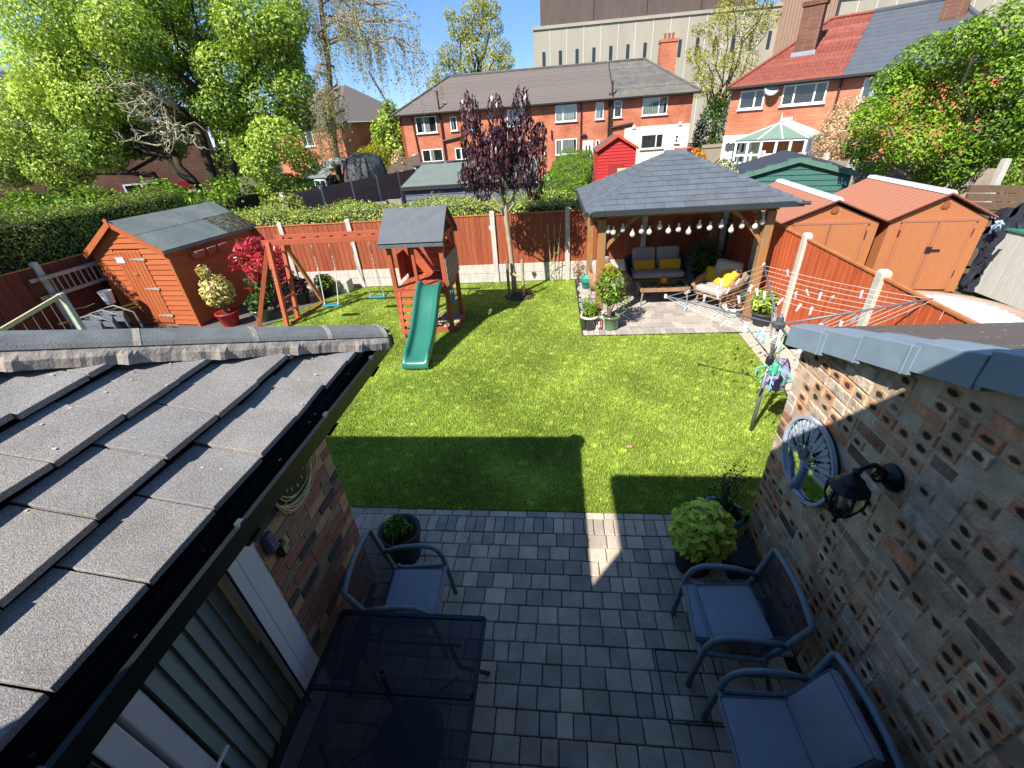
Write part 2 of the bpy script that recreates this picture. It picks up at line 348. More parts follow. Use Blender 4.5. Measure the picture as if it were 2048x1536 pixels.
def paver_at(me, x, y, parent, mat, near=True):
    global cnt
    zz = random.uniform(-.003, .002); r = (random.gauss(0, .006), random.gauss(0, .006), random.gauss(0, .006))
    if near and cnt < 300: piece('paver', me, mat, parent, (x, y, zz), r); cnt += 1
    else:
        for v in [()]: rest.box((x, y, zz-.025), (me['sx'], me['sy'], .05))
for k, v in PW.items(): v['sx'] = k-.007; v['sy'] = .15
SOLD['sx'], SOLD['sy'] = .098, .2; EDGE['sx'], EDGE['sy'] = .2, .08
x = -3.2
while x < 1.72: paver_at(SOLD, x+.052, 3.085, patio, PAVE, x > -1.85); x += .105
x = -3.25
while x < 1.7: paver_at(EDGE, x+.1, 3.232, patio, PAVE, x > -1.85); x += .208
y = 2.9; row = 0
while y > -.36:
    x = 1.8-random.random()*.1 if row else 1.79
    while x > -3.3:
        wd = random.choice((.12, .145, .17, .17, .19, .19)); x -= wd
        if x < -1.74 and y < 2.41: break
        paver_at(PW[wd], x+wd/2, y, patio, PAVE, x > -1.75 and y > .82)
    y -= .157; row += 1
tag(part('paving', rest, PAVE, patio), kind='stuff')
mh = MB()
for a, b in (((.75, 1.39), (1.17, 1.39)), ((1.17, 1.39), (1.17, 1.88)), ((1.17, 1.88), (.75, 1.88)), ((.75, 1.88), (.75, 1.39))): mh.beam((*a, .003), (*b, .003), .008, .006)
part('manhole_frame', mh, M('old_steel', lin(70, 66, 60, .5), .7, .4, 30), patio)

P = np.stack([RNG.uniform(-1.7, 1.7, 170), RNG.uniform(.8, 3.2, 170), np.full(170, .004)], 1)
tag(leafobj('specks', P, np.tile([0, 0, 1.], (170, 1))+RNG.normal(0, .3, (170, 3)), RNG.uniform(.004, .013, 170), PET, patio, .8), kind='stuff')
# ------------------------------------------------------------------ left extension
left = thing('house_extension', 'low brick extension with hipped grey tiled roof, black gutter and white doors', 'building', (-3.6, 1, 0))
BR = {'brick_red': M('brick_red', lin(168, 112, 92, .9), .9, .22, 22, .4, 90, rnd=.15), 'brick_buff': M('brick_buff', lin(206, 164, 120, .9), .9, .2, 22, .4, 90, rnd=.14),
      'brick_dark': M('brick_dark', lin(88, 84, 84, .85), .85, .25, 22, .4, 90, rnd=.2), 'brick_brown': M('brick_brown', lin(156, 130, 104, .9), .9, .25, 22, .4, 90, rnd=.15)}
wl_ = part('wall', MB().b2(-2.0, -1.768, 1.475, 2.405, 0, 2.24).b2(-6, -2.0, 2.2, 2.405, 0, 2.24), MORT, left)
bl = MB().box((0, 0, 0), (.1, .217, .068)).mesh('brick'); bs = MB().box((0, 0, 0), (.1, .105, .068)).mesh('brick'); bms = {}
for nm, me0 in (('l', bl), ('s', bs)):
    for k, m in BR.items(): bms[nm+k] = me0.copy(); bms[nm+k].materials.append(m)
keys = ['brick_red', 'brick_red', 'brick_dark', 'brick_brown', 'brick_buff', 'brick_brown']
for r in range(27):
    y = 2.408; first = r % 2
    while y > 1.485:
        L = .105 if (first or random.random() < .12) else .217
        if y-L < 1.48: L = .105
        if y-L < 1.47: break
        first = 0; k = random.choice(keys) if y < 2.2 or random.random() < .4 else random.choice(('brick_buff', 'brick_buff', 'brick_red'))
        piece('brick', bms[('s' if L < .2 else 'l')+k], None, wl_, (-1.81+random.uniform(-.002, .002), y-L/2, .045+r*.081)); y -= L+.012
part('soffit', MB().b2(-1.76, -1.3, -.38, 2.55, 2.225, 2.245).b2(-6, -1.3, 2.41, 2.55, 2.247, 2.265), WHITE, left)
part('fascia', MB().b2(-1.3, -1.282, -.38, 2.56, 2.215, 2.395).b2(-6, -1.303, 2.55, 2.568, 2.215, 2.395), BLACKP, left)
g = MB()
g.b2(-1.278, -1.268, -.38, 2.69, 2.325, 2.405).b2(-1.268, -1.185, -.38, 2.69, 2.325, 2.335).b2(-1.185, -1.175, -.38, 2.69, 2.325, 2.4).b2(-1.19, -1.168, -.38, 2.69, 2.402, 2.412)
g.b2(-6, -1.28, 2.575, 2.69, 2.322, 2.333).b2(-6, -1.28, 2.68, 2.692, 2.335, 2.41).b2(-1.28, -1.17, 2.692, 2.7, 2.33, 2.408)
gut = part('gutter', g, BLACKP, left)
br = MB().hexa([(-.02, -.02, -.05), (.02, -.02, -.05), (.02, .02, -.05), (-.02, .02, -.05), (-.06, -.03, 0), (.06, -.03, 0), (.06, .03, 0), (-.06, .03, 0)]).mesh('gutter_bracket')
CLIP = M('clip_grey', lin(70, 84, 92, .6), .4, .1); cl = MB().b2(-.012, .012, -.014, .014, 0, .012).mesh('gutter_clip')
for yy in (.3, 1.02, 1.72, 2.35):
    piece('gutter_bracket', br, BLACKP, gut, (-1.225, yy, 2.32)); piece('gutter_clip', cl, CLIP, gut, (-1.179, yy-.03, 2.413))
mk = MB()
for _ in range(46): yy = random.uniform(-.3, 2.5); mk.box((-1.272+random.uniform(-.02, .03), yy, 2.402+random.uniform(-.003, .006)), (random.uniform(.005, .012), random.uniform(.008, .02), .008), rz=random.random()*3)
tag(part('moss_debris', mk, M('moss', lin(44, 42, 36, .5), 1, .4, 40), left), kind='stuff')
TPH = .43
def clip_hip(poly, c=3.83):
    out = []
    for i in range(len(poly)):
        a, b = poly[i], poly[(i+1) % len(poly)]; fa, fb = a[1]-a[0]-c, b[1]-b[0]-c
        if fa <= 0: out.append(a)
        if fa*fb < 0: t = fa/(fa-fb); out.append((a[0]+(b[0]-a[0])*t, a[1]+(b[1]-a[1])*t))
    return out
roof = part('roof', MB().add([(-1.3, -.38, 2.39), (-1.3, 2.53, 2.39), (-5.1, -1.3, 4.02), (-5.1, -1.31, 4.02)], [(0, 1, 2, 3)]).add([(-1.3, 2.53, 2.385), (-6, 2.53, 2.385), (-6, .7, 3.2), (-3.13, .7, 3.2)], [(0, 1, 2, 3)]), BLACKP, left)
for k in range(9):
    xe = -1.28-.262*k; off = (.15 if k % 2 else 0); y = 1.61+off-7*.3
    while y < 2.7:
        xj = random.uniform(-.006, .006); poly = clip_hip([(xe+xj, y+.004), (xe+xj+random.uniform(-.004, .004), y+.296), (xe-.285, y+.297), (xe-.285, y+.003)])
        y += .3
        if len(poly) < 3 or poly[0][1] < -1: continue
        if max(p[1] for p in poly) < -.3: continue
        j = random.uniform(-.005, .005); tl = random.uniform(-.006, .006)
        def zt(p): return 2.466+(-1.28-p[0])*TPH-.06*(xe-p[0])/.285+j+tl*(p[1]-y)/.3*2+0
        top = [(p[0], p[1], zt(p)) for p in poly]; bot = [(p[0], p[1], zt(p)-.026) for p in poly]; n = len(poly)
        part('roof_tile', MB().add(bot+top, [tuple(range(n)), tuple(range(2*n-1, n-1, -1))]+[(i, n+i, n+(i+1) % n, (i+1) % n) for i in range(n)]), TILE, roof, bevel=.003)
P = np.stack([-1.3-2.2*RNG.random(260), RNG.uniform(-.3, 2.2, 260), np.zeros(260)], 1); P = P[P[:, 1]-P[:, 0] < 3.7]; kk = np.floor((-1.28-P[:, 0])/.262); xe_ = -1.28-.262*kk; P[:, 2] = 2.4675+(-1.28-P[:, 0])*TPH-.06*(xe_-P[:, 0])/.285
tag(leafobj('lichen', P, np.tile([.23, 0, 1.], (len(P), 1))+RNG.normal(0, .02, P.shape), RNG.uniform(.005, .016, len(P)), M('lichen_grey', lin(206, 200, 186, .85), .95, .2), roof, .8, fold=0), kind='stuff')
hd = Vector((-1, -1, TPH)).normalized(); hs = Vector((1, -1, 0)).normalized(); hu = hs.cross(hd).normalized()
if hu.z < 0: hu = -hu
h0 = Vector((-1.235, 2.595, 2.42))
def hipseg(t0, t1, rr, hgt, lift, shrink=0):
    m = MB(); n = 9; A, B = [], []
    for i in range(n):
        a = math.pi*(.08+.84*i/(n-1)); q = hs*math.cos(a)*(rr-shrink)+hu*(math.sin(a)*(hgt-shrink)+lift); A.append(h0+hd*t0+q); B.append(h0+hd*t1+q)
    return m.add(A+B, [tuple(reversed(range(n))), tuple(range(n, 2*n))]+[(i, i+1, n+i+1, n+i) for i in range(n-1)]+[(n-1, 0, n, 2*n-1)])
ts = [0.0, .36, .76, 1.26, 1.72, 2.2, 2.7]
for i in range(6):
    part('ridge_tile', hipseg(ts[i]+.012, ts[i+1]-.012, .12, .06, .035), RIDGE, roof, smooth=False)
mo = MB()
for i in range(6): q = hipseg(ts[i]-.014, ts[i]+.014, .122, .062, .035); mo.add(q.v, q.f)
bed = []
for i in range(136):                     # uneven mortar bed along the foot of the ridge tiles
    t = -.02+i*.02; w_ = .136+.007*math.sin(t*9+math.sin(t*23))+random.uniform(-.002, .002)+.022*max(0, math.cos((t-.19)*2*math.pi/.37))**12; hh = random.uniform(-.0015, .0015)
    bed += [h0+hd*t+hs*.108+hu*(.05+hh), h0+hd*t+hs*.122+hu*(.034+hh), h0+hd*t+hs*w_+hu*(.012+hh), h0+hd*t+hs*(w_+.008)+hu*(-.03)]
mo.add(bed, [(i*4+j, i*4+j+1, i*4+j+5, i*4+j+4) for i in range(135) for j in range(3)])
mo.rbox(h0-hd*.0+hu*.03, (.12, .12, .08), .04, 5); mo.rbox(h0-hd*.06+hu*.06, (.045, .045, .045), .022, 4)
tag(part('mortar', mo, MORTP, roof), kind='stuff')
# french doors with vertical blinds
door = part('french_door', MB().b2(-1.83, -1.745, 1.345, 1.47, .06, 2.2).b2(-1.83, -1.745, -.38, 1.345, 2.08, 2.2).b2(-1.83, -1.745, -.38, 1.345, .06, .14), WHITE, left, bevel=.006)
lf = MB()
for y0, y1 in ((.62, 1.335), (-.3, .6)):
    lf.b2(-1.81, -1.735, y1-.075 if y1 > 1 else y1-.1, y1, .15, 2.07).b2(-1.81, -1.735, y0, y0+.1, .15, 2.07).b2(-1.81, -1.735, y0+.1, y1-.1, .15, .27).b2(-1.81, -1.735, y0+.1, y1-.1, 1.97, 2.07)
part('door_leaf', lf, WHITE, door, bevel=.008)
part('glass_pane', MB().add([(-1.775, y, z) for y, z in ((.72, .27), (1.26, .27), (1.26, 1.97), (.72, 1.97))], [(0, 1, 2, 3)]).add([(-1.775, y, z) for y, z in ((-.2, .27), (.5, .27), (.5, 1.97), (-.2, 1.97))], [(0, 1, 2, 3)]), CLEAR, door)
part('glazing_gasket', MB().b2(-1.742, -1.732, 1.255, 1.265, .27, 1.97).b2(-1.742, -1.732, .715, .725, .27, 1.97).b2(-1.742, -1.732, .49, .5, .27, 1.97), BLACKP, door)
SL = M('blind_fabric', lin(172, 186, 176, .8), .85, .06, 6)
for yy in np.arange(-.15, 1.3, .082): part('blind_slat', MB().box((-1.87, yy, 1.1), (.002, .098, 1.75), rz=.3), SL, door)
part('rear_wall', MB().b2(-6, -1.9, -5, -.39, 0, 2.62), MATS['brick_brown'], left)
part('room_wall', MB().b2(-2.6, -2.55, -.38, 1.9, 0, 2.2), M('dim_room', lin(150, 148, 138, .8), .9, .1), left)
hm = MB().b2(-1.735, -1.715, .6, .64, .9, 1.12); hm.path([(-1.72, .62, 1.02), (-1.68, .62, 1.02), (-1.672, .66, 1.025), (-1.672, .76, 1.035)], .011, 8)
part('handle', hm, WHITE, door, smooth=False, bevel=.003)
part('threshold', MB().b2(-1.745, -1.61, -.38, 1.5, .0, .055), M('step_grey', lin(150, 156, 160, .85), .6, .12, 60, .4, 120), left, bevel=.008)

# ------------------------------------------------------------------ right outbuilding
right = thing('outbuilding', 'reclaimed-brick outbuilding with blue-grey verge caps and grainy roof on the right', 'building', (3.4, 1.3, 0))
rake = lambda yy: 2.12+.35*(2.97-yy)
wr = part('wall', MB().prism([(1.804, -.38, 0), (1.804, 2.965, 0), (1.804, 2.965, rake(2.965)), (1.804, -.38, rake(-.38))], (.2, 0, 0)).b2(2.012, 4.8, 2.77, 2.965, 0, 2.1), M('mortar_grey', lin(206, 184, 158, .9), .95, .25, 9, .6, 70, col2=lin(178, 156, 134, .85)), right)
def spotbrick(key, c, c2, spot):
    m = M(key, c, .92, .3, 14, .7, 60, rnd=.18, col2=c2); n, l = m.node_tree.nodes, m.node_tree.links; p = n['Principled BSDF']
    src = p.inputs['Base Color'].links[0].from_socket
    uv = n.new('ShaderNodeUVMap'); vm = n.new('ShaderNodeVectorMath'); vm.operation = 'SUBTRACT'; vm.inputs[1].default_value = (.5, .5, 0); l.new(uv.outputs[0], vm.inputs[0])
    geo = n.new('ShaderNodeNewGeometry'); nz = n.new('ShaderNodeTexNoise'); nz.inputs['Scale'].default_value = 26; l.new(geo.outputs['Position'], nz.inputs['Vector'])
    ln_ = n.new('ShaderNodeVectorMath'); ln_.operation = 'LENGTH'; l.new(vm.outputs[0], ln_.inputs[0])
    ad = n.new('ShaderNodeMath'); ad.operation = 'MULTIPLY_ADD'; ad.inputs[1].default_value = .35; l.new(nz.outputs[0], ad.inputs[0]); l.new(ln_.outputs['Value'], ad.inputs[2])
    mr = n.new('ShaderNodeMapRange'); mr.inputs[1].default_value = .38; mr.inputs[2].default_value = .58; mr.inputs[3].default_value = spot; mr.inputs[4].default_value = 0; mr.interpolation_type = 'SMOOTHSTEP'; l.new(ad.outputs[0], mr.inputs[0])
    mx = n.new('ShaderNodeMix'); mx.data_type = 'RGBA'; l.new(mr.outputs[0], mx.inputs[0]); l.new(src, mx.inputs[6]); mx.inputs[7].default_value = (.012, .013, .018, 1); l.new(mx.outputs[2], p.inputs['Base Color']); return m
RB = [spotbrick('reclaimed_orange', lin(220, 138, 92, .95), lin(200, 160, 130, .95), .93), spotbrick('reclaimed_pink', lin(208, 158, 118, .92), lin(180, 146, 112, .92), .97),
      spotbrick('reclaimed_grey', lin(200, 168, 132, .92), lin(212, 190, 158, .92), .97), spotbrick('reclaimed_brown', lin(178, 130, 98, .95), lin(188, 154, 126, .95), .6), spotbrick('reclaimed_pale', lin(214, 202, 182, .85), lin(190, 172, 150, .85), .1)]
def uvbox(mb_boxes, name):
    m = MB()
    for c, d in mb_boxes: m.box(c, d)
    me = m.mesh(name); uv = me.uv_layers.new(name='UVMap')
    for pi, p in enumerate(me.polygons):
        if pi % 6 == 0:                      # the face looking towards -x
            for li, q in zip(p.loop_indices, ((0, 0), (0, 1), (1, 1), (1, 0))): uv.data[li].uv = q
        else:
            for li in p.loop_indices: uv.data[li].uv = (2, 2)
    return me
def tiltbrick(name, L, h=.074):
    c = .007; a, b = L/2, h/2
    m = MB(); vs = [(.05, -a, -b), (.05, a, -b), (.05, a, b), (.05, -a, b), (-.045, -a, -b), (-.045, a, -b), (-.045, a, b), (-.045, -a, b), (-.052, -a+c, -b+c), (-.052, a-c, -b+c), (-.052, a-c, b-c), (-.052, -a+c, b-c)]
    m.add(vs, [(8, 11, 10, 9)]+[(4+i, 4+(i+1) % 4, (i+1) % 4, i) for i in range(4)]+[(8+i, 8+(i+1) % 4, 4+(i+1) % 4, 4+i) for i in range(4)])
    me = m.mesh(name); uv = me.uv_layers.new(name='UVMap')
    for p in me.polygons:
        for li in p.loop_indices: uv.data[li].uv = (2, 2)
    for li, q in zip(me.polygons[0].loop_indices, ((0, 0), (0, 1), (1, 1), (1, 0))): uv.data[li].uv = q
    return me
HB = [tiltbrick('brick', .113) for _ in RB]; SB = [tiltbrick('brick', .236) for _ in RB]
for i, m in enumerate(RB): HB[i].materials.append(m)
SBM = [M('stretcher_orange', lin(222, 140, 92, .95), .92, .4, 9, .9, 50, rnd=.16, col2=lin(200, 160, 130, .95)), M('stretcher_pink', lin(204, 154, 120, .92), .92, .45, 9, .9, 50, rnd=.16, col2=lin(196, 176, 156, .82)),
       M('stretcher_grey', lin(196, 168, 140, .95), .92, .45, 9, .9, 50, rnd=.16, col2=lin(198, 184, 164, .82)), M('stretcher_brown', lin(168, 120, 92, .95), .92, .45, 9, .9, 50, rnd=.16, col2=lin(166, 134, 108, .8)), M('stretcher_dark', lin(74, 66, 64, .7), .9, .6, 7, .9, 50, rnd=.2, col2=lin(176, 150, 124, .8))]
for i, m in enumerate(SBM): SB[i].materials.append(m)
blist = []
for r in range(44):
    z = .04+r*.083; y = 2.965; k = r % 2
    while y > -.3:
        hdr = random.random() < (.74 if r % 3 else .45); L = .113 if hdr else .236
        yc = y-L/2; y -= L+.0095
        if z+.037 > rake(yc)-.004: continue
        i = random.choice((0, 1, 1, 2, 2, 3, 3, 4)) if not hdr else random.choice((0, 0, 0, 1, 1, 1, 1, 2, 2, 2, 2, 3, 4))
        dist = math.sqrt(1.8**2+yc**2+(3.6-z)**2); blist.append((dist if yc > .55 else 9+dist, yc, z, hdr, i))
blist.sort(key=lambda b: b[0])
for q, (d, yc, z, hdr, i) in enumerate(blist[:300]):
    piece('brick', (HB if hdr else SB)[i], None, wr, (1.852+random.uniform(-.007, .006), yc, z+random.uniform(-.003, .003)), (random.gauss(0, .012), random.gauss(0, .02), random.gauss(0, .012)), (1, random.uniform(.95, 1.03), random.uniform(.9, 1.06)))
me_r = bpy.data.meshes.new('brickwork'); V, Fc, mi, UVs = [], [], [], []
for q, (d, yc, z, hdr, i) in enumerate(blist[300:]):
    src = (HB if hdr else SB)[i]; b0 = len(V); jx, jz = random.uniform(-.007, .006), random.uniform(-.003, .003)
    V += [(v.co.x+1.852+jx-OFF[wr][0], v.co.y+yc-OFF[wr][1], v.co.z+z+jz-OFF[wr][2]) for v in src.vertices]
    for p in src.polygons: Fc.append([b0+k for k in p.vertices]); mi.append(i if hdr else 5+i); UVs += [tuple(src.uv_layers[0].data[l].uv) for l in p.loop_indices]
me_r.from_pydata(V, [], Fc)
for m in RB+SBM: me_r.materials.append(m)
me_r.polygons.foreach_set('material_index', mi); uv = me_r.uv_layers.new(name='UVMap'); uv.data.foreach_set('uv', np.array(UVs, dtype=np.float32).ravel())
tag(put('brickwork', me_r, None, wr, OFF[wr]), kind='stuff')
part('undercloak', MB().prism([(1.80, -.38, rake(-.38)-.01), (1.80, 2.98, rake(2.98)-.01), (1.80, 2.98, rake(2.98)+.03), (1.80, -.38, rake(-.38)+.03)], (.3, 0, 0)), M('undercloak', (.02, .02, .02), .8, .3), right)
rr_ = part('roof', MB().prism([(1.8, -.38, rake(-.38)+.035), (1.8, 3.1, rake(3.1)+.035), (1.8, 3.1, rake(3.1)+.09), (1.8, -.38, rake(-.38)+.09)], (3.1, 0, 0)), BLACKP, right)
tl = MB().add([(-.15, -.17, .0), (.15, -.17, .0), (.15, .17, .0), (-.15, .17, .0), (-.15, -.17, .01), (.15, -.17, .01), (.15, .17, .028), (-.15, .17, .028)], [(3, 2, 1, 0), (4, 5, 6, 7), (0, 1, 5, 4), (1, 2, 6, 5), (2, 3, 7, 6), (3, 0, 4, 7)]).mesh('roof_tile')
for iy in range(10):
    for ix in range(9):
        yy = 2.98-.3*iy; piece('roof_tile', tl, SLATE2, rr_, (1.96+.302*ix+(.15 if iy % 2 else 0), yy, rake(yy)+.098), (-.337, 0, 0))
P = np.stack([RNG.uniform(1.86, 4.4, 1500), RNG.uniform(.2, 3.1, 1500), np.zeros(1500)], 1); P[:, 2] = [rake(a)+.122 for a in P[:, 1]]
tag(leafobj('lichen', P, np.tile([0, .33, 1.], (1500, 1))+RNG.normal(0, .05, (1500, 3)), RNG.uniform(.006, .022, 1500), M('lichen_pale', lin(196, 188, 176, .8), .9, .2), rr_, .6, fold=0), kind='stuff')
yj = [3.02, 2.64, 2.31, 1.98, 1.64, 1.28, .92, .56, .2]
for i in range(8):
    y1, y0 = yj[i], yj[i+1]-.035; q = MB(); a, b = rake(y0), rake(y1); e = .016
    for (ya, za), (yb, zb) in [((y0, a-e), (y1, b+e*.5))]:
        xo = 1.695+.004*(i % 2)
        q.hexa([(xo, ya, za-.005), (1.80, ya, za-.005), (1.80, yb, zb-.005), (xo, yb, zb-.005), (xo+.004, ya, za+.15), (1.80, ya, za+.162), (1.80, yb, zb+.162), (xo+.004, yb, zb+.15)])
        q.hexa([(1.80, ya, za+.125), (1.9, ya, za+.125), (1.9, yb, zb+.125), (1.80, yb, zb+.125), (1.80, ya, za+.162), (1.9, ya, za+.15), (1.9, yb, zb+.15), (1.80, yb, zb+.162)])
        q.hexa([(xo-.008, y0+.03, rake(y0+.03)-.02), (xo, y0+.03, rake(y0+.03)-.02), (xo, y0+.045, rake(y0+.045)-.02), (xo-.008, y0+.045, rake(y0+.045)-.02), (xo-.008, y0+.03, rake(y0+.03)+.14), (xo, y0+.03, rake(y0+.03)+.14), (xo, y0+.045, rake(y0+.045)+.14), (xo-.008, y0+.045, rake(y0+.045)+.14)])
    part('verge_cap', q, VERGE, right, bevel=.008)
part('gutter', MB().b2(1.75, 4.9, 3.05, 3.15, 2.05, 2.12), BLACKP, right)
# ------------------------------------------------------------------ the house the picture was taken from
mh_ = thing('main_house', 'brick house with overhanging eaves whose shadow falls across the patio', 'house', (2, -3, 0))
part('wall', MB().b2(-1.86, 6, -7, -.385, 0, 4.1), brickmat('house_brick', lin(150, 90, 70, .8), lin(130, 80, 62, .8), lin(170, 160, 145, .7)), mh_)
part('roof', MB().b2(-1.9, 6.1, -7.1, .55, 4.1, 4.2).hexa([(-1.9, -7.1, 4.2), (6.1, -7.1, 4.2), (6.1, .5, 4.2), (-1.9, .5, 4.2), (-1.3, -3.6, 4.9), (5.5, -3.6, 4.9), (5.5, -3.3, 4.9), (-1.3, -3.3, 4.9)]), TILE, mh_)
# ------------------------------------------------------------------ garden fences
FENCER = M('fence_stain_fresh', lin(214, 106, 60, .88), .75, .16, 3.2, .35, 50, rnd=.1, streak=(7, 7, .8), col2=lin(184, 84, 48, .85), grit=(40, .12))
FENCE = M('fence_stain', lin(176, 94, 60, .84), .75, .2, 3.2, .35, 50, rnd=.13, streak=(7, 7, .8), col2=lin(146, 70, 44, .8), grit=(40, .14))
RAIL = M('fence_rail', lin(196, 120, 72, .8), .8, .2, 8)
def fence(name, label, P0, dirv, posts, ends, boards=True, inward=-1, mat=FENCE, h=1.8, gb=.5):
    """posts: distances along dirv from P0; panels between; inward: side (left normal sign) facing the lawn"""
    t = thing(name, label, 'fence', (P0[0]+dirv[0]*(posts[0]+posts[-1])/2, P0[1]+dirv[1]*(posts[0]+posts[-1])/2, 0))
    d = Vector((*dirv, 0)).normalized(); nrm = Vector((-d.y, d.x, 0))*inward; o = Vector(P0); ang = math.atan2(d.y, d.x)
    bme = MB().hexa([(-.075, -.004, 0), (.072, -.012, 0), (.072, -.002, 0), (-.075, .008, 0), (-.075, -.004, 1), (.072, -.012, 1), (.072, -.002, 1), (-.075, .008, 1)]).mesh('board')
    if inward > 0:
        for v in bme.vertices: v.co.y *= -1
        bme.flip_normals()
    pm = MB(); pm.b2(-.06, .06, -.055, .055, 0, h+.04).hexa([(-.06, -.055, h+.04), (.06, -.055, h+.04), (.06, .055, h+.04), (-.06, .055, h+.04), (-.04, -.035, h+.07), (.04, -.035, h+.07), (.04, .035, h+.07), (-.04, .035, h+.07)])
    pme = pm.mesh('post'); edges = sorted(set(posts))
    for p in posts: piece('post', pme, CONCP, t, o+d*p, (0, 0, ang))
    spans = [(edges[i], edges[i+1]) for i in range(len(edges)-1)]+[(a, b) for a, b in ends]
    for a, b in spans:
        a2, b2 = a+.062, b-.062
        for k in range(2):
            part('gravel_board', MB().hexa([o+d*x+nrm*yy+Vector((0, 0, z)) for z in (k*gb/2+.004, (k+1)*gb/2-.004) for x, yy in ((a2, -.022), (b2, -.022), (b2, .022), (a2, .022))]), GRAVB, t, bevel=.006)
        pn = MB()
        for z in (h-.02,): pn.beam(o+d*a2+Vector((0, 0, z)), o+d*b2+Vector((0, 0, z)), .05, .025)
        for z in (gb+.15, (gb+h)/2, h-.2): pn.beam(o+d*a2-nrm*.03+Vector((0, 0, z)), o+d*b2-nrm*.03+Vector((0, 0, z)), .035, .06)
        panel = part('panel', pn, RAIL, t)
        nb = int(round((b2-a2)/.145)); st = (b2-a2)/nb
        for i in range(nb):
            x = a2+st*(i+.5); q = o+d*x
            piece('board', bme, mat, panel, (q.x, q.y, gb-.02+random.uniform(-.012, .012)), (0, random.gauss(0, .004), ang), (st/.145, 1, h-.03-gb+.02))
        tp = MB()
    return t
px = [-9.46, -7.5, -5.55, -3.6, -1.63, .32, 2.27, 4.22]
back = fence('back_fence', 'red-stained boarded fence with concrete posts along the far end of the lawn', (0, 11.6, 0), (1, 0), px, [(-11.1, -9.46)])
dr = Vector((.06, 1, 0)).normalized()
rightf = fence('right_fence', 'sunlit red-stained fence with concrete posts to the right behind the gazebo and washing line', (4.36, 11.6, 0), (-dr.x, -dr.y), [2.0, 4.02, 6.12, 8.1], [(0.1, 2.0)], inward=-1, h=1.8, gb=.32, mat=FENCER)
leftf = fence('left_fence', 'shaded dark red fence with ladder hung on it at the left edge', (-11.15, 11.5, 0), (0, -1), [1.4, 3.3, 5.3, 7.3], [], inward=1, h=1.78, gb=.15, mat=M('fence_stain_shaded', lin(112, 56, 42, .8), .8, .25, 3.2, .35, 50, rnd=.1, streak=(7, 7, .8)))  # stain darkened here so the colour itself carries the fence's shade
# ------------------------------------------------------------------ orange shed
SHED = M('shed_orange', lin(190, 104, 56, .82), .75, .16, 5, .3, 40, rnd=.06, streak=(2, 2, 14), col2=lin(176, 90, 46, .8), grit=(60, .1))
FELT = M('roof_felt', lin(116, 126, 124, .76), .92, .14, 5, .5, 220, col2=lin(130, 138, 132, .76), grit=(200, .14))
FELTM = M('felt_moss', lin(96, 86, 56, .7), 1, .4, 12, .6, 80)
STEEL = M('galvanised', lin(190, 190, 184, .85), .45, .15, 20, metal=.3)
def localshed(loc, ang):
    c, s = math.cos(ang), math.sin(ang)
    return lambda x, y, z: Vector((loc[0]+x*c-y*s, loc[1]+x*s+y*c, z+loc[2]))
S = localshed((-8.583, 8.805, 0), -.107)      # x: -2.24..0 (left..right eave), y: 0..2.9 depth
shed = thing('garden_shed', 'orange painted timber shed with grey felt roof and plank door', 'shed', tuple(S(-1.12, 1.45, 0)))
ze, za, W_, L_ = 1.827, 2.465, 2.24, 2.9; xw0, xw1 = -2.16, -.08
pit = (za-ze)/(W_/2)
def hz(x): return ze+pit*min(x+W_, -x)-.05
core = MB().prism([S(xw0+.01, .12, 0), S(xw1-.01, .12, 0), S(xw1-.01, .12, hz(xw1)), S(-1.12, .12, hz(-1.12)), S(xw0+.01, .12, hz(xw0))], S(0, 2.8, 0)-S(0, .12, 0))
wall = part('wall', core, SHED, shed)
z = .05
while z < za-.12:
    zt = z+.118
    def xr(zz): t = max(0, (zz-(ze-.05))/pit); return xw0+max(0, t-.08), xw1-max(0, t-.08)
    (a0, b0), (a1, b1) = xr(z), xr(zt)
    segs = [(a0, b0, a1, b1)] if z > 1.78 else [(a0, -1.55, a1, -1.55), (-.77, b0, -.77, b1)]
    for a, b, c, d in segs:
        if b-a > .05: part('cladding_board', MB().hexa([S(a, .085, z), S(b, .085, z), S(b, .12, z), S(a, .12, z), S(c, .105, zt), S(d, .105, zt), S(d, .12, zt), S(c, .12, zt)]), SHED, wall)
    if zt < 1.75: part('cladding_board', MB().hexa([S(xw1, .12, z), S(xw1+.035, .12, z), S(xw1+.035, 2.8, z), S(xw1, 2.8, z), S(xw1, .12, zt), S(xw1+.015, .12, zt), S(xw1+.015, 2.8, zt), S(xw1, 2.8, zt)]), SHED, wall)
    z += .122
part('corner_trim', MB().hexa([S(x, y, z) for z in (0, ze-.09) for x, y in ((xw1-.03, .07), (xw1+.04, .07), (xw1+.04, .13), (xw1-.03, .13))]), SHED, shed)
dpart = part('door', MB().hexa([S(x, y, z) for z in (.08, 1.82) for x, y in ((-1.54, .1), (-.78, .1), (-.78, .12), (-1.54, .12))]), SHED, shed)
for i in range(7): a = -1.54+i*.109; part('plank', MB().hexa([S(x, y, z) for z in (.09, 1.81) for x, y in ((a+.004, .078), (a+.105, .078), (a+.105, .1), (a+.004, .1))]), SHED, dpart, bevel=.005)
for zz in (.28, .95, 1.64): part('hinge', MB().prism([S(-.72, .072, zz-.035), S(-.72, .072, zz+.035), S(-.8, .072, zz+.03), S(-1.14, .072, zz+.008), S(-1.14, .072, zz-.008), S(-.8, .072, zz-.03)], S(0, -.008, 0)-S(0, 0, 0)), STEEL, dpart)
part('sign_plate', MB().hexa([S(x, y, z) for z in (1.56, 1.7) for x, y in ((-1.53, .064), (-1.3, .064), (-1.3, .074), (-1.53, .074))]), M('plate_white', lin(205, 212, 215, .8), .4, .15, 30), dpart)
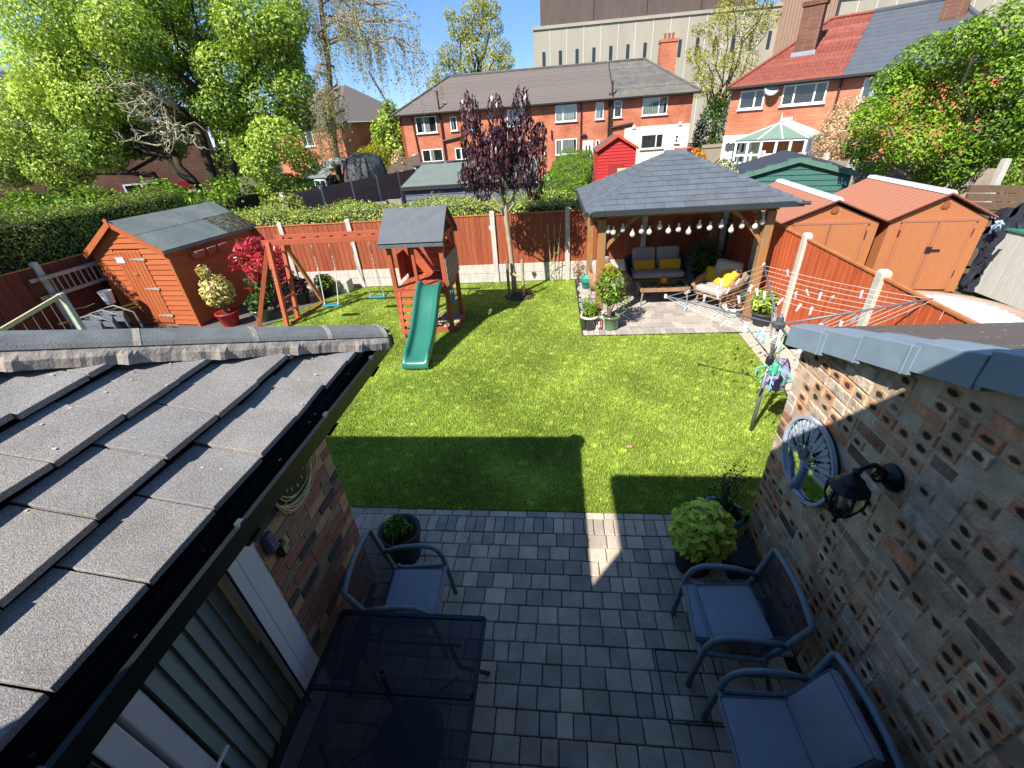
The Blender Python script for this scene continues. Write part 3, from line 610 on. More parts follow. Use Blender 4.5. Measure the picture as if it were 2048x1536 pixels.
part('padlock', MB().rbox(S(-1.5, .05, .83), (.06, .04, .05), .01, 3).path([S(-1.52, .05, .85), S(-1.52, .05, .9), S(-1.48, .05, .9), S(-1.48, .05, .85)], .006), M('lock_dark', (.03, .03, .03), .35, .1), dpart)
part('hook', MB().path([S(-1.16, .07, 1.3), S(-1.16, .03, 1.3), S(-1.16, .02, 1.35)], .01).tube(S(-1.2, .06, 1.33), S(-1.14, .06, 1.27), .008), M('cream_plastic', lin(225, 215, 150, .8), .5, .1), dpart)
for sx in (-1, 1):                              # two roof slopes, each with two lengths of felt
    xa = -1.12; xe = -2.24 if sx < 0 else 0
    rp = part('roof', MB().hexa([S(xe, 0, ze-.02), S(xa, 0, za-.02), S(xa, L_, za-.02), S(xe, L_, ze-.02), S(xe, 0, ze), S(xa, 0, za), S(xa, L_, za), S(xe, L_, ze)]), SHED, shed)
    for i, (t0, t1) in enumerate(((0, .56), (.53, 1))):
        l0 = .008+.006*i; A = lambda t: (xe+(xa-xe)*t, ze+(za-ze)*t)
        (x0, z0), (x1, z1) = A(t0), A(t1)
        part('felt_sheet', MB().hexa([S(x0, -.012, z0+.001), S(x1, -.012, z1+.001), S(x1, L_+.01, z1+.001), S(x0, L_+.01, z0+.001), S(x0, -.012, z0+l0), S(x1, -.012, z1+l0), S(x1, L_+.01, z1+l0), S(x0, L_+.01, z0+l0)]), FELT, rp)
    part('felt_edge', MB().hexa([S(xe-.01*(-sx), -.012, ze-.07), S(xe, -.012, ze-.07), S(xe, L_, ze-.07), S(xe-.01*(-sx), L_, ze-.07), S(xe+.012*sx, -.012, ze+.012), S(xe, -.012, ze+.012), S(xe, L_, ze+.012), S(xe+.012*sx, L_, ze+.012)]), FELT, rp)
    part('barge_board', MB().hexa([S(xe, -.035, ze-.14), S(xa, -.035, za-.1), S(xa, -.012, za-.1), S(xe, -.012, ze-.14), S(xe, -.035, ze+.012), S(xa, -.035, za+.025), S(xa, -.012, za+.025), S(xe, -.012, ze+.012)]), SHED, shed)
part('barge_finial', MB().prism([S(-1.17, -.05, za-.1), S(-1.07, -.05, za-.1), S(-1.07, -.05, za+.05), S(-1.12, -.05, za+.08), S(-1.17, -.05, za+.05)], S(0, .02, 0)-S(0, 0, 0)), SHED, shed)
P = np.array([S(-RNG.random()**1.5*.75, 1.75+1.1*(1-RNG.random()**2), 0) for _ in range(1500)]); P[:, 2] = 0
lx = np.array([random.random() for _ in P]); P = np.array([S(-.02-.6*a**1.3, 2.88-1.0*random.random()**1.5, 0) for a in lx]); P[:, 2] = [ze+pit*(.02+.6*a**1.3)+.02 for a in lx]
tag(leafobj('moss', P, np.tile([0.3, 0, 1.], (len(P), 1))+RNG.normal(0, .4, (len(P), 3)), .03, leafmat('moss_leaf', lin(88, 80, 50, .7), lin(130, 116, 70, .7), .9, 0), shed, .9), kind='stuff')
for i in range(3):                              # terracotta wall planters on the shaded side
    y = .62+i*.36; tag(part('wall_planter', MB().hexa([S(.0, y, 1.5), S(.1, y+.02, 1.5), S(.1, y+.24, 1.5), S(.0, y+.26, 1.5), S(0, y-.02, 1.66), S(.16, y, 1.66), S(.16, y+.26, 1.66), S(0, y+.28, 1.66)]), M('terracotta', lin(178, 104, 82, .8), .85, .2, 12, rnd=.1), bevel=.01),
        ['rough terracotta planter on the shaded shed wall nearest the shed front', 'middle terracotta planter on the shaded shed wall', 'terracotta planter on the shaded shed wall nearest the red shrub'][i], 'wall planter', 'planters on the shed wall')
# ------------------------------------------------------------------ things by the left fence
ALU = M('aluminium', lin(176, 172, 165, .8), .5, .2, 10, metal=.2); OLDW = M('weathered_wood', lin(196, 188, 150, .8), .85, .2, 8, .3, 60, streak=(8, 8, 2)); YEL = M('yellow_paint', lin(208, 178, 40, .85), .5, .15, 8)
ld = thing('ladder', 'double aluminium ladder hung sideways on the shaded left fence', 'ladder', (-11.0, 8.9, 1.1))
for dx in (0, .07):
    for z in (1.15, 1.53): part('rail', MB().beam((-11.02+dx, 7.85+dx*2, z), (-11.02+dx, 9.9, z+.0), .025, .07), ALU, ld)
    for i in range(7): y = 8.25+i*.27+dx; part('rung', MB().tube((-11.02+dx, y, 1.15), (-11.02+dx, y, 1.53), .016, n=6), ALU, ld)
sw = thing('timber_support', 'pale weathered timber post with sloping rail beside the left fence', 'timber support', (-9.6, 7.2, 0))
part('post', MB().beam((-9.62, 7.2, 0), (-9.62, 7.2, 1.45), .09, .09, (1, 0, 0)), M('greenish_wood', lin(180, 190, 172, .8), .85, .2, 8, .3, 60), sw); part('rail', MB().beam((-9.62, 7.2, 1.42), (-9.75, 5.2, 1.0), .05, .07), OLDW, sw)
wm = MB()
for i in range(9): wm.tube((-9.66, 7.15-i*.19, 1.33-i*.02), (-9.68, 7.15-i*.19, .4), .004, n=4)
for i in range(4): wm.path([(-9.66, 7.25, 1.1-i*.2), (-9.55, 7.45, 1.08-i*.2), (-9.5, 7.6, 1.1-i*.2)], .005, 4)
part('wire', wm, M('wire', lin(170, 165, 155, .7), .5, .1), sw)
tag(part('bucket', MB().lathe([(.09, 0), (.13, .3), (.135, .3)], (-10.35, 8.62, .75), 14, cap=False), M('bucket_white', lin(215, 218, 222, .85), .5, .1)), 'white plastic bucket hanging by the shaded corner of the shed', 'bucket')
for i in range(2): tag(part('yellow_pole', MB().tube((-10.8, 7.7+i*.25, .62-i*.1), (-10.1, 9.0+i*.1, .62-i*.1), .022), YEL), ['upper yellow pole lying behind the folded chairs', 'lower yellow pole lying behind the folded chairs'][i], 'pole')
fc = thing('folded_chairs', 'pile of old grey folding garden chairs beside the orange shed', 'garden chairs', (-10.1, 7.9, 0)); GREYM = M('grey_mesh', lin(96, 104, 116, .6), .7, .2, 9)
for i in range(3):
    y = 7.6+i*.28; part('frame', MB().path([(-10.4, y, 0), (-10.35, y+.1, .72), (-9.95, y+.15, .8), (-9.6, y+.2, .62), (-9.45, y+.1, 0)], .02, 6), M('dull_alloy', lin(130, 134, 140, .7), .5, .2), fc, smooth=True); part('sling', MB().hexa([(-10.38, y-.2, .2+.1*i), (-9.65, y-.1, .2+.1*i), (-9.65, y+.1, .25+.1*i), (-10.38, y, .25+.1*i), (-10.3, y+.0, .72), (-9.7, y+.05, .66), (-9.7, y+.08, .68), (-10.3, y+.03, .74)]), GREYM, fc)
# ------------------------------------------------------------------ climbing frame with slide
WOODR = M('frame_stain', lin(178, 88, 58, .85), .75, .18, 6, .3, 60, rnd=.1, streak=(5, 5, 5)); WOODD = M('plank_weathered', lin(168, 142, 116, .8), .85, .2, 5, .3, 60, rnd=.08, streak=(2, 2, 9))
cf = thing('play_tower', 'red-brown wooden play tower with felt roof, monkey bars and ladders', 'play tower', (-3.6, 8.8, 0))
X0, X1, Y0, Y1 = -3.25, -2.2, 8.2, 9.22
for x, y in ((X0, Y0), (X1, Y0), (X0, Y1), (X1, Y1)): part('post', MB().beam((x, y, 0), (x, y, 2.0 if y == Y0 else 2.0), .09, .09, (0, 1, 0)), WOODR, cf, bevel=.008)
part('post', MB().beam((-2.78, Y0, 0), (-2.78, Y0, 2.0), .06, .06, (0, 1, 0)), WOODR, cf)
for i in range(8): x = X0+.03+i*.132; part('deck_board', MB().b2(x, x+.124, Y0-.05, Y1+.04, .97, 1.0), WOODR, cf, bevel=.004)
for y in (Y0-.02, Y1+.02): part('joist', MB().b2(X0-.04, X1+.04, y-.02, y+.02, .86, .968), WOODR, cf)
part('joist', MB().b2(X1-.02, X1+.02, Y0, Y1, .86, .966), WOODR, cf)
for i in range(4): z = 1.03+i*.135; part('wall_board', MB().b2(X1+.047, X1+.067, Y0-.04, Y1+.05, z, z+.125), WOODD, cf, bevel=.003)
for i in range(6): z = .9+i*.135; part('wall_board', MB().b2(X0+.0, X1-.04, Y1+.047, Y1+.067, z, z+.13), WOODR, cf, bevel=.003)
for i in range(4): z = 1.02+i*.135; part('wall_board', MB().b2(X0-.067, X0-.047, Y0+.5, Y1+.04, z, z+.13), WOODR, cf, bevel=.003)
rz0, rzt, rx0, rx1, ry0, ry1 = 1.92, 2.45, -3.37, -2.1, 8.03, 9.42; ym = 8.72
FELTD = M('felt_dark', lin(112, 117, 122, .7), .95, .14, 6, .6, 260, grit=(190, .2))
rm = MB()
ps = []
for t in np.linspace(0, 1, 7): ps.append((ry0+(ym-ry0)*t, rz0+(rzt-rz0)*t+.02*math.sin(t*math.pi)))
for t in np.linspace(0, 1, 7)[1:]: ps.append((ym+(ry1-ym)*t, rzt-(rzt-rz0)*t+.02*math.sin(t*math.pi)))
ps = [(ry0+.005, rz0-.07)]+ps+[(ry1-.005, rz0-.07)]
for i in range(len(ps)-1):
    (ya, z1), (yb, z2) = ps[i], ps[i+1]; rm.hexa([(rx0, ya, z1-.02), (rx1, ya, z1-.02), (rx1, yb, z2-.02), (rx0, yb, z2-.02), (rx0, ya, z1), (rx1, ya, z1), (rx1, yb, z2), (rx0, yb, z2)])
rfp = part('roof', rm, FELTD, cf)
nl = MB()
for i in range(8): nl.box((rx0+.08+i*.155, ry0-.002, rz0-.05), (.014, .006, .014))
part('nail', nl, STEEL, rfp)
for sx in (X0, X1):
    part('rafter', MB().beam((sx, ry0+.06, rz0-.02), (sx, ym, rzt-.05), .04, .08), WOODR, cf); part('rafter', MB().beam((sx, ym, rzt-.05), (sx, ry1-.06, rz0-.02), .04, .08), WOODR, cf); part('roof_tie', MB().beam((sx, Y0, 1.93), (sx, Y1, 1.93), .045, .09), WOODR, cf)
part('brace', MB().beam((X1, Y0, 1.55), (X1, Y0+.45, 1.95), .03, .07), WOODR, cf); part('brace', MB().beam((X1, Y1, 1.55), (X1, Y1-.45, 1.95), .03, .07), WOODR, cf)
for i in range(6): z = .14+i*.145; y = 7.93+.26*z; part('ladder_board', MB().box((-3.02, y, z), (.44, .025, .088), rot=Matrix.Rotation(-.25, 3, 'X')), WOODR, cf, bevel=.004)
for x in (-3.18, -2.86): part('ladder_rail', MB().beam((x, 7.95, 0), (x, 8.18, .93), .04, .07, (0, 1, 0)), WOODR, cf)
yB, yF = 9.62, 9.08
for y in (yF, yB): part('beam', MB().beam((-6.42, y, 1.84), (X0+.1, y, 1.84), .05, .12), WOODR, cf, bevel=.006)
for i in range(9): x = -6.05+i*.33; part('monkey_bar', MB().tube((x, yF, 1.83), (x, yB, 1.83), .022, n=8), WOODR, cf)
for y, yb in ((yF, 8.72), (yB, 9.2)): part('ladder_rail', MB().beam((-6.27, yb, 0), (-6.27, y-.02, 1.86), .085, .085, (0, 1, 0)), WOODR, cf, bevel=.006)
for i in range(5): t = .16+.17*i; part('rung', MB().tube((-6.27, 8.72+(yF-8.72)*t, 1.86*t), (-6.27, 9.2+(yB-9.2)*t, 1.86*t), .02, n=8), WOODR, cf)
part('leg', MB().beam((-7.02, 8.75, 0), (-6.3, 9.08, 1.8), .07, .09), WOODR, cf, bevel=.006); part('leg', MB().beam((-6.1, 10.25, 0), (-6.3, 9.6, 1.8), .07, .09), M('leg_pale', lin(190, 130, 80, .8), .8, .2, 6, streak=(5, 5, 2)), cf, bevel=.006)
part('leg_tie', MB().beam((-6.1, 10.2, .04), (-6.25, 8.85, .04), .05, .06), WOODR, cf); part('brace', MB().beam((-6.32, 8.93, 1.3), (-6.32, 9.1, 1.8), .04, .05), WOODR, cf)
# pale gravel under the tower
P = np.stack([RNG.uniform(-3.15, -2.13, 2600), RNG.uniform(8.28, 9.3, 2600), RNG.uniform(0, .03, 2600)], 1)
tag(leafobj('gravel', P, RNG.normal(size=(2600, 3))+np.array([0, 0, .8]), .045, leafmat('pea_gravel', lin(170, 155, 125, .85), lin(225, 212, 185, .85), .8, 0), aspect=.9), kind='stuff')
part('sand_board', MB().b2(-3.2, -2.1, 8.24, 8.28, 0, .09).b2(-2.12, -2.08, 8.28, 9.35, 0, .09), WOODR, cf)
# slide: one moulded trough
SLIDE = M('slide_green', lin(44, 116, 98, .8), .28, .08, 3, .04, 30, spec=.5, col2=lin(52, 124, 106, .8))
sl = MB(); prof = [(8.14, 1.06), (8.02, 1.05), (7.9, .99), (7.76, .88), (7.6, .73), (7.42, .575), (7.22, .43), (7.02, .31), (6.84, .215), (6.7, .17), (6.6, .155), (6.535, .13), (6.52, .03)]
cs = lambda t: [(-.235, -.03), (-.235, .11), (-.21, .13), (-.185, .11), (-.155, .02), (-.08, 0), (.08, 0), (.155, .02), (.185, .11), (.21, .13), (.235, .11), (.235, -.03)]
rings = []
for i, (y, z) in enumerate(prof):
    x = -2.49-.055*i/12; hgt = 1 if 1 < i < 10 else (.75 if i <= 1 else .25 if i == 10 else .02)
    rings.append([(x+a, y, z+(b*hgt if b > 0 else b)) for a, b in cs(i)])
nn = len(rings[0]); vs = [p for r in rings for p in r]
sl.add(vs, [(i*nn+j, i*nn+j+1, (i+1)*nn+j+1, (i+1)*nn+j) for i in range(len(rings)-1) for j in range(nn-1)])
slide = part('slide', sl, SLIDE, cf, smooth=True); so = slide.modifiers.new('thick', 'SOLIDIFY'); so.thickness = .02; so.offset = -1
sb = slide.modifiers.new('sub', 'SUBSURF'); sb.levels = 1; sb.render_levels = 2
wh = MB(); wc = Vector((-2.12, 8.3, .78))
ring = [wc+Vector((0, math.cos(a)*.12, math.sin(a)*.17)) for a in np.linspace(0, 6.2832, 19)]; wh.path(ring, .017, 6, cap=False)
for a in (.4, 2.5, 4.6): wh.tube(wc, wc+Vector((0, math.cos(a)*.12, math.sin(a)*.17)), .014)
wh.lathe([(.045, -.02), (.045, .02), (0, .025)], wc, 10, (1, 0, 0))
part('steering_wheel', wh, M('wheel_blue', lin(30, 130, 220, .85), .35, .05), cf, smooth=True)
def swing(x0, x1, yb, zb, label):
    s = thing('swing', label, 'swing', ((x0+x1)/2, yb, zb), 'swings on the climbing frame beam')
    part('seat', MB().rbox(((x0+x1)/2, yb, zb), (x1-x0+.06, .17, .035), .016, 4), M('swing_teal', lin(24, 128, 150, .85), .4, .1), s, smooth=True)
    xt0, xt1 = x0-.02, x1+.02
    for xs, xt in ((x0+.02, xt0), (x1-.02, xt1)):
        rp = part('rope', MB().tube((xs, yb, zb+.02), (xt, 9.33, 1.2), .011, n=6).path([(xs, yb-.06, zb), (xs, yb, zb+.09), (xs, yb+.06, zb)], .008, 5), M('rope_cream', lin(215, 210, 195, .85), .9, .1), s)
        ch = MB()
        for k in range(14): ch.box((xt, 9.33, 1.21+k*.043), (.02 if k % 2 else .007, .007 if k % 2 else .02, .05))
        part('chain', ch, STEEL, rp)
    return s
swing(-5.44, -5.06, 9.11, .37, 'teal swing seat on ropes, left of the two near the ladder'); swing(-4.5, -4.12, 9.6, .37, 'teal swing seat on ropes, right of the two nearer the tower')
# ------------------------------------------------------------------ plants: helpers
BARK = M('bark', lin(128, 112, 92, .75), .95, .3, 14, .8, 40, streak=(3, 3, .6)); BARKD = M('bark_dark', lin(74, 62, 50, .7), .95, .3, 10, .8, 40); BARKP = M('bark_pale', lin(176, 160, 132, .8), .9, .25, 9, .6, 40)
LICH = M('lichen_twig', lin(186, 178, 150, .8), .95, .25, 10); COMPOST = M('compost', lin(58, 44, 34, .7), 1, .4, 30, .8, 60)
LEAF = {'green': leafmat('leaf_green', lin(52, 92, 22, .9), lin(140, 176, 48, .95)), 'fresh': leafmat('leaf_fresh', lin(84, 122, 34, .95), lin(188, 208, 84, 1)), 'hedge_shaded': leafmat('leaf_hedge_shaded', lin(64, 86, 30, .9), lin(150, 166, 72, .95)), 'dark': leafmat('leaf_dark', lin(38, 66, 24, .85), lin(82, 120, 42, .9)),
        'lime': leafmat('leaf_lime', lin(140, 172, 40, 1), lin(216, 228, 90, 1)), 'plum': leafmat('leaf_plum', lin(44, 26, 32, .85), lin(108, 72, 80, .85), .3, .1), 'red': leafmat('leaf_red', lin(170, 22, 44, .95), lin(226, 90, 96, .95), .3, .25),
        'pieris': leafmat('leaf_pieris', lin(170, 160, 60, .95), lin(238, 226, 160, .95), .5, .3), 'hedge': leafmat('leaf_hedge', lin(104, 126, 44, .95), lin(190, 202, 100, 1)), 'conifer': leafmat('leaf_conifer', lin(74, 116, 26, .9), lin(150, 182, 54, .95)),
        'bronze': leafmat('leaf_bronze', lin(110, 66, 44, .85), lin(176, 128, 84, .9)), 'cream': leafmat('leaf_cream', lin(196, 160, 116, .9), lin(240, 218, 176, .95)), 'oak': leafmat('leaf_oak', lin(124, 130, 24, .9), lin(190, 184, 52, .95)), 'orange': leafmat('leaf_orange', lin(196, 120, 30, .95), lin(236, 170, 50, .95)), 'spring': leafmat('leaf_spring', lin(120, 130, 60, .9), lin(176, 178, 104, .95))}
def pot(t, c, r, h, mat, r0=None, rim=.02, rimmat=None):
    r0 = r0 or r*.72; x, y, z = c
    part('pot', MB().lathe([(r0*.96, z), (r0, z+.015), (r, z+h*.85), (r+rim, z+h*.88), (r+rim, z+h), (r-.015, z+h), (r-.03, z+h-.05)], (x, y, 0), 22), mat, t, smooth=True)
    part('compost', MB().lathe([(r-.02, z+h-.05), (0, z+h-.035)], (x, y, 0), 18), COMPOST, t)
    if rimmat: part('rim', MB().lathe([(r+rim+.002, z+h*.9), (r+rim+.004, z+h+.004), (r-.012, z+h+.004)], (x, y, 0), 22, cap=False), rimmat, t, smooth=True)
def shrub(t, c, r, n, size, leaf, stems=8, z0=None, sm=BARK, aspect=.45, shell=.25, per=None, **kw):
    x, y, z = c; s = MB()
    for i in range(stems):
        a = random.random()*6.28; q = (x+math.cos(a)*r[0]*.7*random.random(), y+math.sin(a)*r[1]*.7*random.random(), z+r[2]*random.uniform(-.1, .75)); limb(s, (x+random.uniform(-.03, .03), y+random.uniform(-.03, .03), z0), q, .014, .004, .3, 4, 5)
    part('stems', s, sm, t); P, N = blob(n, c, r, shell, up=.6); leafobj('leaves', P, N, RNG.uniform(size*.6, size*1.25, n), leaf, t, aspect, **kw)
GLZ = M('glaze_green', lin(104, 134, 92, .85), .2, .18, 6, spec=.6); GLZD = M('glaze_dark', lin(36, 58, 60, .8), .18, .25, 8, spec=.6); PBLK = M('pot_black', (.016, .017, .02), .45, .25, 10)
# ------------------------------------------------------------------ purple-leaved tree on the lawn
pt = thing('plum_tree', 'purple-leaved young tree with pale slim trunk in front of the back fence', 'tree', (-1.04, 10.42, 0))
tk = MB(); tk.path([(-1.04, 10.42, -.02), (-1.05, 10.42, .5), (-1.09, 10.43, 1.2), (-1.14, 10.42, 1.95), (-1.16, 10.42, 2.3)], [.075, .062, .055, .06, .05], 10)
ends = []
for bx, bz, by in ((-1.75, 4.15, 10.3), (-1.5, 3.8, 10.7), (-1.2, 4.1, 10.4), (-.95, 3.6, 10.0), (-.66, 4.15, 10.5), (-.4, 3.5, 10.8), (-1.95, 3.1, 10.2), (-.3, 3.0, 10.3), (-1.3, 3.3, 9.9), (-.9, 3.5, 10.9), (-1.75, 2.7, 10.8)):
    limb(tk, (-1.15, 10.42, random.uniform(1.85, 2.25)), (bx, by, bz), .028, .007, .18, 6, 6)
limb(tk, (-1.14, 10.42, 1.9), (-1.75, 10.35, 2.3), .022, .008, .1, 5, 6)
part('trunk', tk, BARKP, pt, smooth=True)
cl = [((-1.74, 10.35, 3.95), (.22, .24, .42)), ((-1.72, 10.35, 3.5), (.3, .3, .4)), ((-1.2, 10.4, 3.8), (.24, .26, .5)), ((-1.05, 10.35, 3.3), (.42, .4, .45)), ((-.68, 10.45, 3.95), (.22, .24, .45)), ((-.6, 10.45, 3.45), (.3, .3, .42)),
      ((-1.7, 10.3, 3.0), (.36, .36, .4)), ((-1.3, 10.3, 2.85), (.4, .42, .36)), ((-.8, 10.4, 2.85), (.4, .4, .42)), ((-.42, 10.4, 3.0), (.26, .3, .5)), ((-1.9, 10.3, 2.75), (.24, .26, .3)), ((-1.62, 10.5, 2.5), (.26, .26, .24)), ((-.45, 10.4, 2.5), (.22, .24, .3)), ((-1.0, 10.7, 3.2), (.4, .35, .6)), ((-1.25, 10.1, 3.2), (.38, .3, .5)), ((-.3, 10.5, 3.45), (.16, .2, .3))]
P, N, R_ = clumps(cl, 3000)
N = N*np.array([1, 1, .3]); leafobj('crown', P, N, RNG.uniform(.07, .15, len(P)), LEAF['plum'], pt, .34, rnd=R_, tdir=(0, 0, -1.1), fold=.12)
for i, (x, y, h, lean) in enumerate(((-1.17, 10.25, .95, 0), (-.8, 10.22, .95, 0))):
    tag(part('tree_stake', MB().tube((x, y, 0), (x+lean, y, h), .035, n=10), BARKP if i else M('stake_grey', lin(140, 130, 112, .8), .9, .2, 10), smooth=False), ['grey round stake close against the left of the purple tree trunk', 'pale round stake standing to the right of the purple tree trunk'][i], 'stake', 'stakes supporting the purple tree')
tag(part('tree_tie', MB().beam((-1.1, 10.36, .56), (-.8, 10.25, .5), .012, .07).lathe([(.075, 0), (.08, .02), (.08, .05), (.075, .07)], (-1.06, 10.42, .53), 12, cap=False), M('tie_wood', lin(196, 176, 130, .8), .85, .15, 9)), 'short wooden crossbar tying the purple tree to its right stake', 'tree tie')
hp = MB().prism([(-.8, 10.17, .12)]+[(-.8+.055*math.copysign(abs(math.sin(a))**1.2, math.sin(a)), 10.17, .27+.07*math.cos(a)) for a in np.linspace(-2.4, 2.4, 11)], (0, .02, 0))
tag(part('heart_sign', hp, M('wood_brown', lin(88, 70, 52, .8), .8, .2, 12)), 'small dark heart-shaped plaque fixed low on the right tree stake', 'plaque')
hm = MB().prism([(-1.5, 10.38, 1.56)]+[(-1.5+.06*math.copysign(abs(math.sin(a)), math.sin(a)), 10.38, 1.67+.055*math.cos(a)+.02*abs(math.sin(a))) for a in np.linspace(-2.7, 2.7, 13)], (0, .03, 0)).tube((-1.5, 10.39, 1.72), (-1.5, 10.39, 2.1), .003)
tag(part('hanging_heart', hm, M('heart_white', lin(225, 218, 222, .85), .6, .08)), 'white heart ornament hanging on a string from the purple tree', 'ornament')
mo = MB().lathe([(.42, -.01), (.3, .035), (.12, .06), (0, .06)], (-.92, 10.36, 0), 16); tag(part('soil_mound', mo, SOIL, smooth=True), kind='structure')
cp = thing('climbing_plant', 'sparse climbing plant on thin canes against the back fence', 'climbing plant', (-.05, 11.4, 0)); cm = MB()
for dx in (-.13, 0, .12): cm.tube((-.05+dx*.4, 11.38, 0), (-.02+dx*1.3, 11.45, 1.5), .008, n=5)
part('canes', cm, OLDW, cp); st = MB(); limb(st, (-.05, 11.38, 0), (.02, 11.42, 1.25), .01, .004, .6, 8, 5); part('stems', st, BARK, cp)
P, N, R_ = clumps([((.0, 11.38, 1.1), (.16, .08, .16)), ((.05, 11.4, .75), (.1, .06, .12)), ((-.05, 11.38, .45), (.14, .08, .12)), ((-.1, 11.36, .2), (.16, .1, .16))], 900); leafobj('leaves', P, N, .05, LEAF['fresh'], cp, .6, rnd=R_)
# ------------------------------------------------------------------ pots and shrubs beside the shed
t = thing('potted_pieris', 'cream and yellow leaved shrub in a red pot by the shed', 'potted plant', (-7.85, 8.95, 0)); pot(t, (-7.85, 8.95, 0), .24, .34, M('pot_red', lin(176, 40, 40, .85), .5, .15, 8))
shrub(t, (-7.85, 8.95, .85), (.36, .34, .4), 900, .11, LEAF['pieris'], 9, .3, shell=.3); P, N = blob(160, (-7.95, 8.9, 1.32), (.14, .14, .16), .2); leafobj('leaves', P, N, .1, LEAF['pieris'], t, .4)
t = thing('red_shrub', 'red-leaved shrub growing between the shed wall and the A-shaped ladder', 'shrub', (-7.35, 10.0, 0)); sm_ = MB()
for i in range(14): a = random.random()*6.28; limb(sm_, (-7.35, 10, 0), (-7.35+math.cos(a)*.55, 10+math.sin(a)*.5, random.uniform(.8, 1.8)), .02, .006, .25, 5, 5)
part('stems', sm_, BARK, t)
P, N, R_ = clumps([((-7.35+random.gauss(0, .33), 10+random.gauss(0, .3), random.uniform(.55, 1.75)), .17) for _ in range(38)], 1500)
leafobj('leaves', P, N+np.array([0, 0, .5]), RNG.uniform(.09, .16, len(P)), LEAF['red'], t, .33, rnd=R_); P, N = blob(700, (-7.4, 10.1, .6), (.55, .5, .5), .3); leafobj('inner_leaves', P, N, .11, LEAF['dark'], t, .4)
for i, (x, y, r, h, lab, lf_) in enumerate(((-7.15, 9.15, .18, .3, 'dull green pot with strappy leaves in the shade behind the ladder frame', 'dark'), (-6.75, 10.35, .22, .34, 'dark pot with low plum-coloured plant under the red shrub', 'plum'), (-6.3, 10.85, .16, .26, 'small dark pot with green plant near the fence foot', 'green'))):
    t = thing('potted_plant', lab, 'potted plant', (x, y, 0), 'pots in the shade by the shed'); pot(t, (x, y, 0), r, h, GLZ if i == 0 else PBLK); shrub(t, (x, y, h+.16), (.26, .26, .22), 260, .13, LEAF[lf_], 5, h-.05)
tag(part('stone_trough', MB().b2(-6.35, -5.75, 11.05, 11.4, 0, .34), CONC, bevel=.02), 'pale stone trough against the foot of the back fence behind the ladder frame', 'trough')
# ------------------------------------------------------------------ gazebo
OAKW = M('gazebo_timber', lin(168, 116, 62, .85), .8, .22, 4, .35, 50, streak=(9, 9, .9), col2=lin(146, 120, 92, .85)); SHIN = M('shingle_grey', lin(98, 105, 113, .76), .8, .16, 5, .4, 220, rnd=.09, grit=(180, .16))
gp = tag(part('gazebo_patio', MB().b2(.52, 4.25, 7.83, 11.52, -.03, .012), JOINT), kind='structure')
GPM = {wd: chamfer_block(wd-.006, .152, .04, .005).mesh('paver') for wd in (.16, .2, .24)}; GE = chamfer_block(.102, .2, .04, .005).mesh('paver'); rest = MB(); cnt = 0
x = .54
while x < 4.2: piece('paver', GE, PAVEG, gp, (x+.052, 7.94, .036)); x += .108; cnt += 1
y = 8.125
while y < 11.5:
    x = .54+random.random()*.1
    while x < 4.15:
        wd = random.choice((.16, .2, .2, .24, .24))
        if cnt < 300: piece('paver', GPM[wd], PAVEG, gp, (x+wd/2, y, .036+random.uniform(-.002, .002))); cnt += 1
        else: rest.box((x+wd/2, y, .016), (wd-.006, .152, .04))
        x += wd
    y += .158
tag(part('paving', rest, PAVEG, gp), kind='stuff')
gz = thing('gazebo', 'timber gazebo with grey shingled hipped roof over garden seating', 'gazebo', (2.35, 9.35, 0)); PX, PY = (.87, 3.82), (8.38, 11.05)
for x in PX:
    for y in PY: part('post', MB().b2(x-.075, x+.075, y-.075, y+.075, .03, 2.12), OAKW, gz, bevel=.01)
for y in PY: part('beam', MB().b2(PX[0]-.12, PX[1]+.12, y-.04, y+.04, 2.122, 2.26), OAKW, gz, bevel=.008)
for x in PX: part('beam', MB().b2(x-.038, x+.038, PY[0]+.042, PY[1]-.042, 2.122, 2.255), OAKW, gz, bevel=.008)
def brace(x, y, dx, dy):
    m = MB(); n = 7; inn, out = [], []
    for i in range(n):
        a = i/(n-1)*math.pi/2; r1 = .52
        inn.append((1-math.cos(a)*1.0, math.sin(a)))
    pts_o = [(0, -.62), (0, -.5), (.5, 0), (.62, 0)]; arc = [(.62-.55*math.sin(t*math.pi/2), -.0-.62+.55*(math.cos(t*math.pi/2))) for t in np.linspace(0, 1, 7)]
    poly = [(0.0, -.62), (0.0, -.48), (.48, 0.0), (.62, 0.0)]+[(.62-.1*i-.0, -(.02+.012*i*i)-.03*i) for i in range(1, 5)]+[(.07, -.5)]
    q = [(x+dx*(.075+a), y+dy*(.075+a), 2.12+b) for a, b in poly]; e = (0, .06, 0) if dx else (.06, 0, 0)
    m.prism([(p[0]-e[0]/2, p[1]-e[1]/2, p[2]) for p in q], e); part('brace', m, OAKW, gz)
for x, s in ((PX[0], 1), (PX[1], -1)):
    for y in PY: brace(x, y, s, 0)
    brace(x, PY[0], 0, 1); brace(x, PY[1], 0, -1)
ex0, ex1, ey0, ey1, ez, az = .55, 4.16, 8.08, 11.36, 2.28, 3.06; rdg = .12; cx, cy = 2.37, 9.72
for i in range(4): x = 1.2+i*.75; part('rafter', MB().beam((x, ey0+.1, ez-.02), (2.35+(x-2.35)*.3, cy-.3, az-.32), .045, .09), OAKW, gz)
dk = MB().hexa([(ex0+.03, ey0+.03, ez-.03), (ex1-.03, ey0+.03, ez-.03), (ex1-.03, ey1-.03, ez-.03), (ex0+.03, ey1-.03, ez-.03), (cx-rdg, cy-.01, az-.03), (cx+rdg, cy-.01, az-.03), (cx+rdg, cy+.01, az-.03), (cx-rdg, cy+.01, az-.03)])
groof = part('roof', dk, SHIN, gz)
